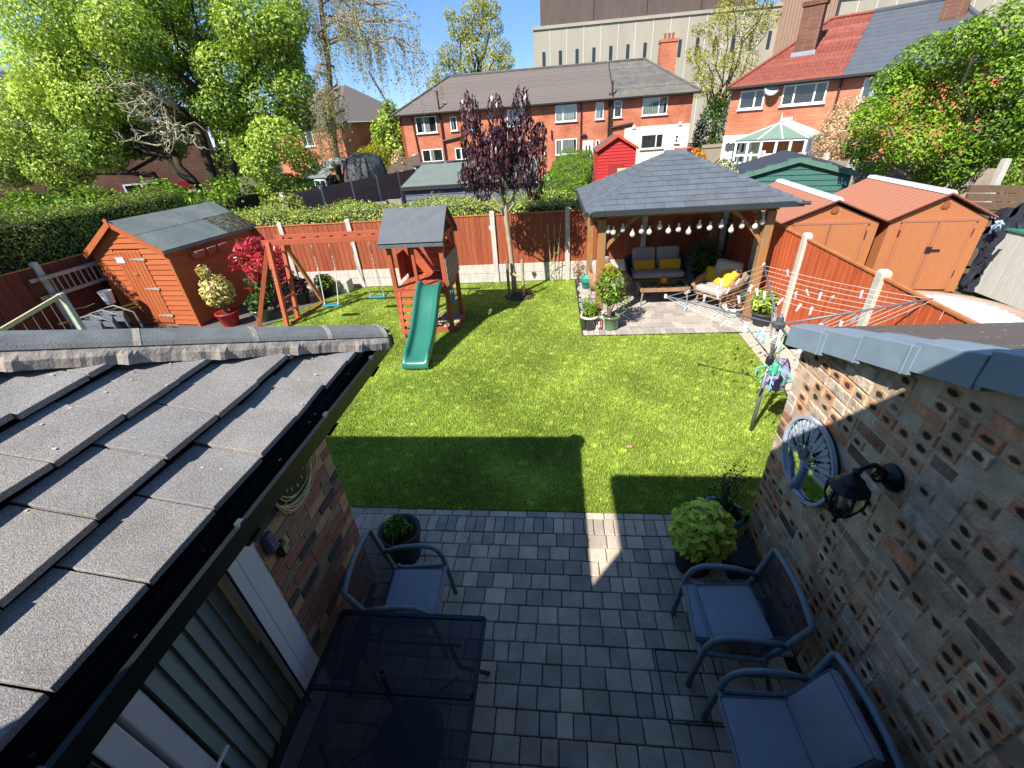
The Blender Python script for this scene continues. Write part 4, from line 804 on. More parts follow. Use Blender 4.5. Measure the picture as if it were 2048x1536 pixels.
def slope(e0, e1, r0, r1, rows, wd, lift):
    e0, e1, r0, r1 = map(V3, (e0, e1, r0, r1)); nrm = (e1-e0).cross(r0-e0).normalized(); u = (e1-e0).normalized(); L = (e1-e0).length
    for k in range(rows):
        t0, t1 = k/rows, min(1, (k+1.15)/rows); A, B, C, D = e0.lerp(r0, t0), e1.lerp(r1, t0), e1.lerp(r1, t1), e0.lerp(r0, t1)
        a0, b0 = (A-e0).dot(u), (B-e0).dot(u); a1, b1 = (D-e0).dot(u), (C-e0).dot(u); s = -((k*.37) % 1)*wd
        while s < L:
            x0, x1 = max(s, a0), min(s+wd-.006, b0); s += wd
            if x1-x0 < .05: continue
            y0, y1 = min(max(x0, a1), b1), max(min(x1, b1), a1)
            if y1 < y0: y0 = y1 = (y0+y1)/2
            base = A-u*a0; top = D-u*a1; j = random.uniform(0, .003)
            lo = [base+u*x0, base+u*x1, top+u*y1, top+u*y0]; hi = [lo[0]+nrm*(.014+j), lo[1]+nrm*(.014+j), lo[2]+nrm*.004, lo[3]+nrm*.004]
            part('shingle', MB().hexa([p+nrm*lift for p in lo]+[p+nrm*lift for p in hi]), SHIN, groof)
slope((ex0, ey0, ez), (ex1, ey0, ez), (cx-rdg, cy, az), (cx+rdg, cy, az), 11, .34, .002); slope((ex0, ey1, ez), (ex0, ey0, ez), (cx-rdg, cy, az), (cx-rdg, cy, az), 11, .34, .002); slope((ex1, ey0, ez), (ex1, ey1, ez), (cx+rdg, cy, az), (cx+rdg, cy, az), 11, .34, .002)
bk = MB().add([(ex1, ey1, ez+.01), (ex0, ey1, ez+.01), (cx-rdg, cy, az+.01), (cx+rdg, cy, az+.01)], [(0, 1, 2, 3)]); part('rear_slope', bk, SHIN, groof)
for ex, ey, rx in ((ex0, ey0, cx-rdg), (ex1, ey0, cx+rdg), (ex1, ey1, cx+rdg), (ex0, ey1, cx-rdg)):
    a, b = V3((ex, ey, ez)), V3((rx, cy, az)); d = (b-a); L = d.length; d.normalize(); sd_ = d.cross(Vector((0, 0, 1))).normalized(); up = sd_.cross(d).normalized(); n = 12
    for i in range(n):
        p, q = a+d*(L*i/n), a+d*(L*(i+1.1)/n); l0, l1 = .03, .016
        part('hip_shingle', MB().add([p+sd_*.1-up*.03+up*l0*.4, p+up*l0, p-sd_*.1-up*.03+up*l0*.4, q+sd_*.1-up*.03+up*l1*.2, q+up*l1, q-sd_*.1-up*.03+up*l1*.2, p+sd_*.1-up*.05, p-sd_*.1-up*.05], [(0, 1, 4, 3), (1, 2, 5, 4), (6, 7, 2, 1, 0)]), SHIN, groof)
part('ridge_cap', MB().hexa([(cx-.22, cy-.1, az-.03), (cx+.22, cy-.1, az-.03), (cx+.22, cy+.1, az-.03), (cx-.22, cy+.1, az-.03), (cx-.2, cy-.01, az+.035), (cx+.2, cy-.01, az+.035), (cx+.2, cy+.01, az+.035), (cx-.2, cy+.01, az+.035)]), SHIN, groof)
part('eave_trim', MB().b2(ex0-.02, ex1+.02, ey0-.035, ey0, ez-.075, ez+.005).b2(ex0-.02, ex1+.02, ey1, ey1+.035, ez-.075, ez+.005).b2(ex0-.035, ex0, ey0, ey1, ez-.075, ez+.005).b2(ex1, ex1+.035, ey0, ey1, ez-.075, ez+.005).path([(ex1-.05, ey0-.02, ez-.02), (ex1+.1, ey0-.06, ez-.02)], .03, 8), M('eave_dark', lin(58, 64, 68, .7), .5, .1), gz)
BULBW = M('bulb_frosted', lin(236, 234, 226, .95), .15, .03, spec=.6, trans=.35)
# string lights along the front beam
sl_ = thing('string_lights', 'string of clear round bulbs hung along the gazebo front beam', 'string lights', (2.4, 8.3, 1.9))
bx = [.98, 1.07, 1.24, 1.42, 1.58, 1.72, 1.9, 2.06, 2.24, 2.42, 2.6, 2.78, 2.98, 3.16, 3.34, 3.56, 3.68]; cord = MB(); pts = []
bu = MB().lathe([(0, -.1), (.026, -.095), (.046, -.068), (.048, -.042), (.034, -.012), (.016, .01), (.014, .02)], (0, 0, 0), 12).mesh('bulb', smooth=True); cpm = MB().lathe([(.016, .015), (.018, .02), (.018, .055), (.01, .06)], (0, 0, 0), 10).mesh('cap'); fil = MB().lathe([(.004, -.05), (.012, -.045), (.012, -.01), (.004, 0)], (0, 0, 0), 6).mesh('filament')
CAPM = M('bulb_cap', lin(215, 215, 210, .8), .4, .1); FIL = M('filament_pale', lin(235, 230, 215, .9), .5, .1)
for i, x in enumerate(bx):
    z = 2.0-(.05 if i % 2 else .0)+.03*math.sin(i*1.3); y = 8.31-.02*(i % 2); b = piece('bulb', bu, BULBW, sl_, (x, y, z-.05)); piece('cap', cpm, CAPM, b, (x, y, z-.05)); piece('filament', fil, FIL, b, (x, y, z-.05)); pts += [(x-.06, y, z+.045), (x, y, z+.005), (x+.06, y, z+.045)]
for o in sl_.children:
    for c in o.children: c.location = (0, 0, 0)
part('cord', cord.path(pts, .004, 5), PBLK, sl_)
# ------------------------------------------------------------------ gazebo seating
WICK = M('wicker_tan', lin(176, 140, 104, .85), .8, .25, 60, .9, 150, col2=lin(146, 112, 82, .85)); WICKD = M('rope_grey', lin(92, 86, 82, .7), .85, .25, 50, .9, 130); CUSH = M('cushion_grey', lin(176, 168, 164, .85), .95, .08, 30, .3, 200); YELC = M('cushion_yellow', lin(216, 172, 46, .85), .95, .12, 40, .3, 160); LEGM = M('leg_tan', lin(150, 136, 122, .8), .6, .1)
def lounge(name, label, cat, w, d, loc, rz, wick, group=None, seats=1, back=True):
    t = thing(name, label, cat, (0, 0, 0), group); n = 17; V, Fc = [], []
    prof = []
    for i in range(n):                       # horseshoe wall, open at the front (-y)
        a = i/(n-1)*2-1; s = abs(a)
        if s > .55: x = math.copysign(w/2-.03*(1-s), a); y = -d/2+(1-(s-.55)/.45)*(d*.8)
        else: x = math.sin(a/.55*math.pi/2)*(w/2-.0); y = d*.3+math.cos(a/.55*math.pi/2)*d*.22
        hgt = .74-.2*max(0, (s-.3)/.7)**1.2-(.1 if s > .96 else 0); prof.append((x, y, hgt))
    m = MB(); vs = []
    for x, y, hh in prof: vs += [(x*.9, y*.9, .26), (x*.97, y*.97, .4), (x*1.06, y*1.06, hh)]
    m.add(vs, [(i*3+j, (i+1)*3+j, (i+1)*3+j+1, i*3+j+1) for i in range(n-1) for j in range(2)]); fr = part('frame', m, wick, t, smooth=True); so = fr.modifiers.new('thick', 'SOLIDIFY'); so.thickness = .035; so.offset = 0
    part('base', MB().rbox((0, -.0, .27), (w*.88, d*.86, .07), .03, 4), wick, t)
    for sx in (-1, 1):
        for sy in (-1, 1): part('leg', MB().tube((sx*w*.36, sy*d*.34, .25), (sx*w*.42, sy*d*.42, 0), .02, .012), LEGM, t)
    part('seat_cushion', MB().rbox((0, -.06, .385), (w*.86, d*.84, .14), .06, 8, puff=.02), CUSH, t, smooth=True)
    bw = w*.8/seats
    for i in range(seats): part('back_cushion', MB().rbox((-w*.4+bw*(i+.5), d*.27, .68), (bw-.02, .16, .5), .07, 8, rot=Matrix.Rotation(-.2, 3, 'X')), CUSH, t, smooth=True)
    t.location = loc; t.rotation_euler = (0, 0, rz); return t
lounge('garden_sofa', 'two-seat grey rope sofa at the back of the gazebo', 'sofa', 1.42, .74, (2.45, 10.62, .04), 0, WICKD, seats=2)
lounge('garden_armchair', 'tan wicker armchair on the left of the gazebo, lit by the sun', 'armchair', .76, .74, (1.22, 9.82, .04), .85, WICK, 'wicker armchairs under the gazebo'); lounge('garden_armchair', 'tan wicker armchair on the right of the gazebo behind the washing line', 'armchair', .76, .74, (3.5, 9.25, .04), -.95, WICK, 'wicker armchairs under the gazebo')
def cush(label, c, d, rz, tilt, group='yellow scatter cushions', mat=YELC):
    R = Matrix.Rotation(rz, 3, 'Z') @ Matrix.Rotation(tilt, 3, 'X'); return tag(part('cushion', MB().rbox(c, d, .05, 7, rot=R), mat, smooth=True), label, 'cushion', group)
cush('left of two oblong yellow cushions on the grey sofa', (2.14, 10.52, .62), (.5, .12, .26), 0, -.25); cush('right of two oblong yellow cushions on the grey sofa', (2.74, 10.52, .62), (.5, .12, .26), 0, -.25)
cush('square yellow cushion on the sunlit left wicker armchair', (1.2, 9.84, .66), (.42, .13, .4), .85, -.45); cush('bright yellow cushion on the right wicker armchair', (3.6, 9.2, .64), (.42, .13, .4), -1.2, -.75); cush('dull shaded yellow cushion tucked behind the bright one on the right armchair', (3.45, 9.55, .62), (.36, .12, .34), -.6, -.5)
ct = thing('coffee_table', 'low glass-topped wicker table in front of the grey sofa', 'coffee table', (2.4, 9.6, .04)); fr = MB()
for a, b in (((1.9, 9.3), (2.9, 9.3)), ((1.9, 9.88), (2.9, 9.88)), ((1.9, 9.3), (1.9, 9.88)), ((2.9, 9.3), (2.9, 9.88))): fr.beam((*a, .4), (*b, .4), .06, .07)
part('frame', fr, WICK, ct); part('glass_top', MB().b2(1.93, 2.87, 9.33, 9.85, .415, .428), M('table_glass', (.03, .035, .035), .05, .1, spec=.8), ct)
for x in (1.93, 2.87):
    for y in (9.33, 9.85): part('leg', MB().tube((x, y, .38), (x+(x-2.4)*.08, y+(y-9.59)*.1, .04), .022, .013), LEGM, ct)
tag(part('candle_jar', MB().lathe([(.055, 0), (.075, .03), (.08, .1), (.06, .14), (.055, .16)], (2.42, 9.62, .43), 14), M('orange_glass', lin(232, 130, 30, .9), .3, .1), smooth=True), 'round orange candle jar on the coffee table', 'candle jar')
# pots round the gazebo
t = thing('potted_lily', 'leafy lily in a dark teal glazed pot at the gazebo patio corner', 'potted plant', (.67, 8.1, .04)); pot(t, (.67, 8.1, .04), .165, .3, GLZD, .11, rimmat=M('rim_cream', lin(214, 206, 186, .8), .4, .1))
st = MB(); LP, LN = [], []
for i in range(7):
    a = i*.9; x, y = .67+math.cos(a)*.07, 8.1+math.sin(a)*.07; h = random.uniform(.5, .82); st.path([(x, y, .3), (x+math.cos(a)*.05, y+math.sin(a)*.05, h)], .007, 5)
    for k in range(34): f = k/34; b = k*2.4; LP.append((x+math.cos(a)*.05*f+math.cos(b)*.055, y+math.sin(a)*.05*f+math.sin(b)*.055, .34+(h-.32)*f)); LN.append((math.cos(b)*.5, math.sin(b)*.5, .8))
part('stems', st, M('stem_green', lin(96, 130, 50, .8), .6, .1), t); leafobj('leaves', np.array(LP), np.array(LN), .13, LEAF['green'], t, .22)
t = thing('potted_bay', 'bushy evergreen shrub in a light green glazed pot at the gazebo front', 'potted plant', (1.1, 8.12, .04)); pot(t, (1.1, 8.12, .04), .165, .28, GLZ, .15)
shrub(t, (1.06, 8.16, .9), (.3, .28, .42), 900, .075, LEAF['green'], 10, .25, shell=.35); P, N = blob(140, (1.3, 8.1, .62), (.2, .16, .2), .1); leafobj('pale_leaves', P, N, .05, LEAF['spring'], t, .5)
t = thing('garden_ornament', 'white arched ornament with painted figures between the two glazed pots', 'ornament', (.885, 8.06, .04))
arch = [(.8, 8.05, .04), (.97, 8.05, .04), (.97, 8.05, .24)]+[(.885+.085*math.cos(a), 8.05, .24+.085*math.sin(a)) for a in np.linspace(0, math.pi, 9)[1:]]; part('body', MB().prism(arch, (0, .07, 0)), M('ceramic_white', lin(232, 230, 226, .85), .3, .06), t)
part('recess', MB().prism([(.885+(x-.885)*.72, 8.046, .06+(z-.04)*.8) for x, y, z in arch], (0, .006, 0)), M('recess_brown', lin(120, 80, 66, .8), .6, .3, 40), t)
for dx, c in ((-.025, lin(226, 214, 206, .85)), (.025, lin(196, 120, 108, .85))): part('figure', MB().lathe([(.026, 0), (.024, .07), (.012, .1), (.02, .115), (.018, .14), (0, .15)], (.885+dx, 8.04, .07), 8), M('figure_%d' % (dx > 0), c, .5, .2, 40), t, smooth=True)
P, N = blob(60, (.9, 8.12, .36), (.12, .08, .06), .2); leafobj('flowers', P, N, .05, PET, t, .8)
tag(part('teal_tub', MB().lathe([(.12, 0), (.16, .27), (.165, .28), (.15, .28), (.14, .1), (0, .1)], (.8, 10.72, .04), 16), M('teal_plastic', lin(60, 178, 170, .85), .4, .1), smooth=True), 'teal plastic tub behind the sunlit wicker armchair', 'tub')
t = thing('fence_shrub', 'small bronze shrub at the fence foot beside the gazebo', 'shrub', (.6, 11.2, 0)); shrub(t, (.6, 11.15, .38), (.2, .18, .26), 260, .06, LEAF['bronze'], 7, 0)
t = thing('potted_fern', 'dark bushy fern in the shaded rear corner of the gazebo', 'potted plant', (3.55, 10.55, .04)); pot(t, (3.55, 10.55, .04), .2, .34, PBLK); shrub(t, (3.55, 10.55, .78), (.42, .36, .42), 800, .13, LEAF['dark'], 8, .3, aspect=.3)
t = thing('stone_planter', 'pale round stone planter with bronze-red plant by the right gazebo post', 'planter', (3.62, 8.62, .04)); pot(t, (3.62, 8.62, .04), .2, .2, CONC, .15); shrub(t, (3.62, 8.62, .36), (.17, .17, .16), 300, .06, LEAF['bronze'], 5, .2)
tag(part('green_tub', MB().lathe([(.1, 0), (.13, .38), (.14, .4), (.12, .4), (.11, .2), (0, .2)], (3.9, 8.78, .04), 14), M('dull_green', lin(66, 92, 80, .8), .5, .1), smooth=True), 'tall dull green tub behind the right gazebo post', 'tub')
t = thing('potted_laurel', 'leafy bright green plant in a black ribbed pot beside the right gazebo post', 'potted plant', (4.0, 8.12, .0)); pot(t, (4.0, 8.12, 0), .19, .3, M('pot_ribbed', lin(66, 64, 62, .7), .6, .3, 20, streak=(1, 1, 18))); shrub(t, (4.0, 8.12, .5), (.26, .24, .24), 420, .13, LEAF['fresh'], 7, .25, aspect=.35)
tag(part('bamboo_cane', MB().tube((4.12, 7.75, 0), (4.2, 7.9, 1.45), .011, n=6), M('cane_orange', lin(220, 140, 60, .85), .6, .1)), 'thin orange cane leaning on the right fence by the gazebo', 'cane')
gv = MB().add([(3.3, 3.3, -.004), (4.0, 3.3, -.004), (4.2, 7.9, -.004), (3.5, 7.9, -.004)], [(0, 1, 2, 3)]); tag(part('gravel_strip', gv, M('gravel_pale', lin(196, 186, 168, .8), .95, .3, 60, .8, 90)), kind='structure')
# ------------------------------------------------------------------ patio furniture
FRM = M('chair_frame', lin(122, 140, 150, .8), .45, .12, 20, .05, 120, spec=.4); SLING = M('sling_mesh', lin(46, 56, 66, .6), .7, .25, 160, alpha=.72); BLUE = M('cushion_blue', lin(150, 158, 172, .8), .95, .07, 12, .3, 220); PIPE = M('piping_blue', lin(112, 120, 138, .75), .9, .1)
def patio_chair(label, loc, rz):
    t = thing('patio_chair', label, 'garden chair', (0, 0, 0), 'metal armchairs on the patio')     # faces local +x
    for s in (-1, 1):
        y = s*.27
        part('arm', MB().path([(.27, y, 0), (.25, y, .3), (.225, y, .52), (.19, y, .6), (.13, y, .645), (.02, y, .655), (-.12, y, .64), (-.26, y*.96, .6)], .021, 8), FRM, t, smooth=True)
        part('leg', MB().path([(-.3, y*1.02, 0), (-.2, y*.98, .3), (-.17, y*.97, .42)], .018, 8), FRM, t, smooth=True)
        part('seat_rail', MB().tube((.235, y*.95, .42), (-.2, y*.95, .39), .018), FRM, t)
    part('front_rail', MB().tube((.24, -.27, .41), (.24, .27, .41), .018), FRM, t)
    bk = MB(); c = [(-.2, -.24, .4), (-.26, -.262, .58), (-.335, -.285, .845), (-.342, -.272, .868), (-.352, -.13, .885), (-.356, 0, .892), (-.352, .13, .885), (-.342, .272, .868), (-.335, .285, .845), (-.26, .262, .58), (-.2, .24, .4), (-.19, 0, .385), (-.2, -.24, .4)]
    bk.path(c, .021, 8); part('back_frame', bk, FRM, t, smooth=True)
    m = MB(); g = [[(-.2-.15*v-.012*math.sin(v*3.1), u*(.235+.04*v), .4+.48*v-.0*abs(u)) for u in np.linspace(-1, 1, 7)] for v in np.linspace(0, 1, 7)]
    m.add([p for r in g for p in r], [(i*7+j, i*7+j+1, i*7+j+8, i*7+j+7) for i in range(6) for j in range(6)]); part('back_sling', m, SLING, t, smooth=True)
    part('seat_sling', MB().add([(-.2, -.25, .41), (.23, -.25, .41), (.23, .25, .41), (-.2, .25, .41)], [(0, 1, 2, 3)]), SLING, t)
    t.location = loc; t.rotation_euler = (0, 0, rz); return t
def seat_cushion(label, c, d, rz, tilt=0, ry=0):
    R = Matrix.Rotation(rz, 3, 'Z') @ Matrix.Rotation(ry, 3, 'Y') @ Matrix.Rotation(tilt, 3, 'X'); t = thing('seat_pad', label, 'cushion', c, 'blue pads on the patio chairs')
    part('cover', MB().rbox(c, d, .028, 7, rot=R, puff=.014), BLUE, t, smooth=True)
    h = [d[0]/2-.012, d[1]/2-.012]; e = [V3(c)+R@Vector((a*h[0], b*h[1], d[2]/2-.004)) for a, b in ((-1, -1), (1, -1), (1, 1), (-1, 1), (-1, -1))]
    part('piping', MB().path(e, .006, 5), PIPE, t)
patio_chair('blue-grey metal armchair beside the mesh table against the striped brick wall', (-1.2, 2.0, 0), .06); patio_chair('blue-grey metal armchair with two stacked pads under the wall lantern', (1.22, 1.9, 0), math.pi-.03); patio_chair('blue-grey metal armchair with seat and back pads at the lower right corner', (1.27, 1.17, 0), math.pi+.02)
seat_cushion('thin blue pad on the seat of the armchair beside the mesh table', (-1.16, 1.98, .455), (.43, .42, .06), .06, ry=.03)
seat_cushion('lower blue pad of the two stacked on the far right armchair', (1.19, 1.92, .45), (.46, .44, .055), math.pi-.1, ry=.02); seat_cushion('upper blue pad of the two stacked on the far right armchair', (1.245, 1.9, .505), (.42, .42, .055), math.pi+.03, ry=.03)
seat_cushion('blue seat pad on the nearest armchair at the lower right', (1.2, 1.15, .47), (.44, .44, .075), math.pi, ry=.04); seat_cushion('blue back pad leaning in the nearest armchair at the lower right', (1.47, 1.16, .69), (.42, .42, .075), math.pi, ry=1.2)
TBLK = M('table_black', lin(30, 36, 48, .7), .45, .15, 20); TMESH = M('table_mesh', lin(26, 34, 50, .7), .6, .3, 180, alpha=.8)
tb = thing('patio_table', 'square black mesh-topped table with a pole rising through its middle', 'garden table', (-1.04, 1.19, 0)); tx0, tx1, ty0, ty1 = -1.56, -.52, .7, 1.66
fm = MB()
for a, b in (((tx0, ty0), (tx1, ty0)), ((tx1, ty0), (tx1, ty1)), ((tx1, ty1), (tx0, ty1)), ((tx0, ty1), (tx0, ty0)), ((tx0, 1.18), (tx1, 1.18))): fm.beam((*a, .69), (*b, .69), .028, .025)
part('frame', fm, TBLK, tb); part('mesh_top', MB().add([(tx0+.01, ty0+.01, .696), (tx1-.01, ty0+.01, .696), (tx1-.01, ty1-.01, .696), (tx0+.01, ty1-.01, .696)], [(0, 1, 2, 3)]), TMESH, tb)
for x, sx in ((tx0+.2, -1), (tx1-.2, 1)):
    for y, sy in ((ty0+.2, -1), (ty1-.2, 1)): part('leg', MB().path([(x, y, .67), (x+sx*.02, y+sy*.02, .4), (x+sx*.17, y+sy*.17, 0)], .015, 8), TBLK, tb, smooth=True)
part('cross_brace', MB().tube((tx0+.2, ty0+.2, .3), (tx1-.2, ty1-.2, .3), .009).tube((tx0+.2, ty1-.2, .3), (tx1-.2, ty0+.2, .3), .009).tube((tx0+.15, ty1-.15, .62), (tx1-.15, ty1-.15, .62), .012), TBLK, tb)
pp = thing('parasol_base', 'dark metal parasol pole and base standing through the mesh table', 'parasol base', (-1.04, 1.18, 0)); part('pole', MB().lathe([(.021, .06), (.021, .93), (.016, .93), (.016, .7)], (-1.04, 1.18, 0), 12), M('pole_metal', lin(110, 112, 116, .6), .4, .2, metal=.4), pp, smooth=False)
part('base', MB().lathe([(.24, 0), (.24, .03), (.2, .06), (.05, .08), (.045, .16), (.025, .17)], (-1.04, 1.18, 0), 20), TBLK, pp)
# pots on the patio
t = thing('potted_hosta', 'dark round pot with low leafy sprouts behind the left armchair', 'potted plant', (-1.53, 2.66, 0)); pot(t, (-1.53, 2.66, 0), .19, .38, PBLK, .15, .016)
P, N = blob(120, (-1.53, 2.66, .4), (.14, .14, .1), .2); leafobj('leaves', P, N, .1, LEAF['green'], t, .4)
t = thing('potted_yellow_shrub', 'dome of lime-green leaves in a black pot by the reclaimed brick wall', 'potted plant', (1.24, 2.66, 0)); pot(t, (1.24, 2.66, 0), .2, .36, PBLK, .15)
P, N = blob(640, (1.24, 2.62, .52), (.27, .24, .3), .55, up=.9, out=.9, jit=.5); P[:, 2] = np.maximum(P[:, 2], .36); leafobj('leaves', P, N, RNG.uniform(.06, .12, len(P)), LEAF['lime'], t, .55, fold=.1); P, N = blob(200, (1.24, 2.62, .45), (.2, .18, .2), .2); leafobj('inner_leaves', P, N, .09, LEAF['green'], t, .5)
t = thing('potted_bare_shrub', 'sparse shrub in a green-rimmed pot at the corner of the reclaimed brick wall', 'potted plant', (1.56, 3.0, 0)); pot(t, (1.56, 3.0, 0), .17, .36, PBLK, .13, rimmat=M('rim_teal', lin(86, 140, 130, .7), .5, .1)); shrub(t, (1.56, 3.02, .68), (.22, .16, .3), 230, .035, LEAF['dark'], 12, .32, shell=.1); P, N = blob(120, (1.58, 2.98, .38), (.15, .14, .07), .2); leafobj('low_leaves', P, N, .07, LEAF['dark'], t, .5)
tag(part('stone_block', MB().b2(1.52, 1.78, 2.52, 2.84, 0, .2), M('dark_stone', lin(78, 74, 76, .7), .9, .3, 14, .5, 50), bevel=.015), 'dark stone block against the wall behind the lime-green plant', 'stone block')
# ------------------------------------------------------------------ things on the walls
PMET = M('mirror_frame', lin(176, 186, 200, .85), .5, .1, 20, .1, 90); MIRR = M('mirror_glass', (.86, .88, .88), .015, 0, 1, metal=1)
mi_ = thing('tree_mirror', 'round garden mirror with a grey tree-of-life cutout on the reclaimed brick wall', 'mirror', (1.77, 2.47, 1.15)); mc = (2.47, 1.46); R0 = .315
part('mirror_glass', MB().lathe([(R0-.03, 0), (0, .004)], (1.772, *mc), 40, (-1, 0, 0)), MIRR, mi_); part('backing', MB().lathe([(R0-.005, -.02), (R0-.005, -.004), (0, -.004)], (1.775, *mc), 40, (-1, 0, 0)), PBLK, mi_)
part('ring', MB().lathe([(R0-.022, .0), (R0-.02, .018), (R0, .02), (R0+.003, -.006)], (1.77, *mc), 48, (-1, 0, 0), cap=False), PMET, mi_, smooth=False)
tm = MB(); fx = 1.757
def rel(pts, r): tm.path([(fx, mc[0]+a, mc[1]+b) for a, b in pts], r, 6)
rel([(.03, -.29), (.015, -.2), (-.005, -.1), (.012, -.02)], [.038, .026, .02, .024]); rel([(.0, -.29), (.08, -.265), (.15, -.24)], [.026, .012, .006]); rel([(.0, -.29), (-.08, -.275), (-.14, -.255)], [.024, .012, .006])
lvs = MB()
for i in range(9):
    a = math.pi*(.03+.94*i/8); rr = .285; tip = (math.cos(a)*rr, math.sin(a)*rr*.98); b = (.015+math.cos(a)*.03, -.04+.02*math.sin(a)); mid = (b[0]*.5+tip[0]*.5+.02*math.sin(i*2.1), b[1]*.45+tip[1]*.5+.02)
    rel([b, mid, tip], [.0075, .005, .003])
    for k in range(6):
        t = .34+.12*k; q = ((1-t)**2*b[0]+2*t*(1-t)*mid[0]+t*t*tip[0], (1-t)**2*b[1]+2*t*(1-t)*mid[1]+t*t*tip[1])
        for s in (-1, 1):
            an = a+s*.75; L = .066; w = .019; d = (math.cos(an), math.sin(an)); n_ = (-d[1], d[0]); p0 = q; p1 = (q[0]+d[0]*L, q[1]+d[1]*L)
            if math.hypot(*p1) > .29: continue
            lvs.prism([(fx-.004, mc[0]+u, mc[1]+v) for u, v in (p0, (q[0]+d[0]*L*.5+n_[0]*w, q[1]+d[1]*L*.5+n_[1]*w), p1, (q[0]+d[0]*L*.5-n_[0]*w, q[1]+d[1]*L*.5-n_[1]*w))], (.008, 0, 0))
part('tree_relief', tm, PMET, mi_, smooth=True); part('leaf_relief', lvs, PMET, mi_)
for i in range(5): tm2 = MB().path([(fx, mc[0]+.06+.03*i, mc[1]-.27+.012*i), (fx, mc[0]+.12+.03*i, mc[1]-.2+.025*i), (fx, mc[0]+.14+.03*i, mc[1]-.13+.02*i)], .006, 5); part('root_relief', tm2, PMET, mi_)
LBLK = M('lantern_black', lin(22, 28, 40, .6), .4, .2, 20)
ln_ = thing('wall_lantern', 'black carriage lantern on a scrolled bracket on the reclaimed brick wall', 'wall lantern', (1.79, 1.84, 1.7)); lc = (1.57, 1.82)
part('wall_plate', MB().lathe([(.0, .055), (.035, .05), (.045, .02), (.075, .012), (.078, 0)], (1.795, 1.86, 1.87), 20, (-1, 0, 0)), LBLK, ln_, smooth=True)
part('bracket', MB().path([(1.76, 1.86, 1.87), (1.72, 1.855, 1.93), (1.66, 1.84, 1.975), (1.6, 1.825, 1.97), (1.57, 1.82, 1.94)], [.02, .017, .014, .013, .014], 8).path([(1.74, 1.86, 1.84), (1.7, 1.85, 1.86), (1.67, 1.845, 1.9), (1.69, 1.845, 1.93), (1.71, 1.85, 1.9), (1.69, 1.85, 1.885)], .007, 6), LBLK, ln_, smooth=True)
part('cap', MB().lathe([(.092, 0), (.096, .008), (.07, .035), (.058, .06), (.03, .085), (.022, .1), (.018, .12), (.024, .13), (.0, .145)], (*lc, 1.825), 16), LBLK, ln_, smooth=False)
cage = MB()
for i in range(6):
    a = i*math.pi/3+.3; cage.path([(lc[0]+math.cos(a)*r, lc[1]+math.sin(a)*r, z) for r, z in ((.088, 1.825), (.094, 1.79), (.09, 1.74), (.07, 1.69), (.06, 1.67))], .0075, 6)
cage.lathe([(.02, -.03), (.06, 0), (.066, .012), (.058, .02), (.02, .02)], (*lc, 1.655), 12).lathe([(0, -.1), (.014, -.085), (.008, -.06), (.02, -.045), (.022, -.03)], (*lc, 1.655), 10)
part('cage', cage, LBLK, ln_, smooth=False); part('glass', MB().lathe([(.055, 1.672), (.068, 1.7), (.084, 1.74), (.088, 1.79), (.082, 1.825)], (*lc, 0), 12, cap=False), LAMPG, ln_)
part('candle_tube', MB().lathe([(.016, 0), (.016, .09), (.012, .1), (0, .125)], (*lc, 1.672), 8), M('candle_white', lin(210, 208, 196, .8), .6, .05), ln_, smooth=True)
ck = thing('wall_clock', 'round dark clock ringed with brass wire coils under the gutter on the striped brick wall', 'clock', (-1.75, 1.94, 1.78)); cc = (1.94, 1.785); BRASS = M('brass_wire', lin(214, 206, 160, .9), .4, .15, 20, metal=.15)
part('face', MB().lathe([(.165, 0), (.165, .018), (.15, .02), (0, .021)], (-1.752, *cc), 36, (1, 0, 0)), M('clock_face', lin(62, 58, 48, .7), .6, .2, 12), ck); part('dial_centre', MB().lathe([(.075, .0), (0, .002)], (-1.7305, *cc), 28, (1, 0, 0)), M('dial_dark', lin(44, 42, 36, .7), .6, .3, 20), ck)
for i in range(9):
    r = .18+.008*i; oy, oz = random.uniform(-.016, .016), random.uniform(-.016, .016); part('wire_ring', MB().path([(-1.745+.014*math.sin(a*2+i)+.003*i, cc[0]+oy+math.cos(a)*r*(1+.03*math.sin(a+i)), cc[1]+oz+math.sin(a)*r) for a in np.linspace(0, 6.2832, 41)], .0055, 5, cap=False), BRASS, ck, smooth=True)
for i in range(1, 13):
    a = math.pi/2-i*math.pi/6; cu = bpy.data.curves.new('numeral', 'FONT'); cu.body = str(i); cu.size = .042; cu.extrude = .0015; cu.align_x = 'CENTER'; cu.align_y = 'CENTER'
    tmp = bpy.data.objects.new('tmp', cu); COL.objects.link(tmp); me = bpy.data.meshes.new_from_object(tmp); bpy.data.objects.remove(tmp)
    piece('numeral', me, BRASS, ck, (-1.728, cc[0]+math.cos(a)*.118, cc[1]+math.sin(a)*.118), (math.pi/2, 0, math.pi/2))
for ang, L in ((math.pi/2-10.17*math.pi/6, .065), (math.pi/2-10/60*2*math.pi, .1)): part('hand', MB().beam((-1.727, cc[0]-math.cos(ang)*.02, cc[1]-math.sin(ang)*.02), (-1.727, cc[0]+math.cos(ang)*L, cc[1]+math.sin(ang)*L), .007, .003, (1, 0, 0)), BRASS, ck)
ps = thing('stone_plaque', 'oval purple-grey stone plaque with white scrawl beside the door frame', 'plaque', (-1.75, 1.565, 1.56)); part('stone', MB().rbox((-1.735, 1.565, 1.56), (.05, .085, .15), .04, 7), M('slate_purple', lin(104, 100, 128, .8), .5, .25, 14, .2, 40), ps, smooth=True)
wr_ = MB()
for i in range(3): wr_.path([(-1.707, 1.54+.011*k, 1.525+.035*i+.008*math.sin(k*2.2+i)) for k in range(6)], .0022, 4)
part('scrawl', wr_, CAPM, ps)
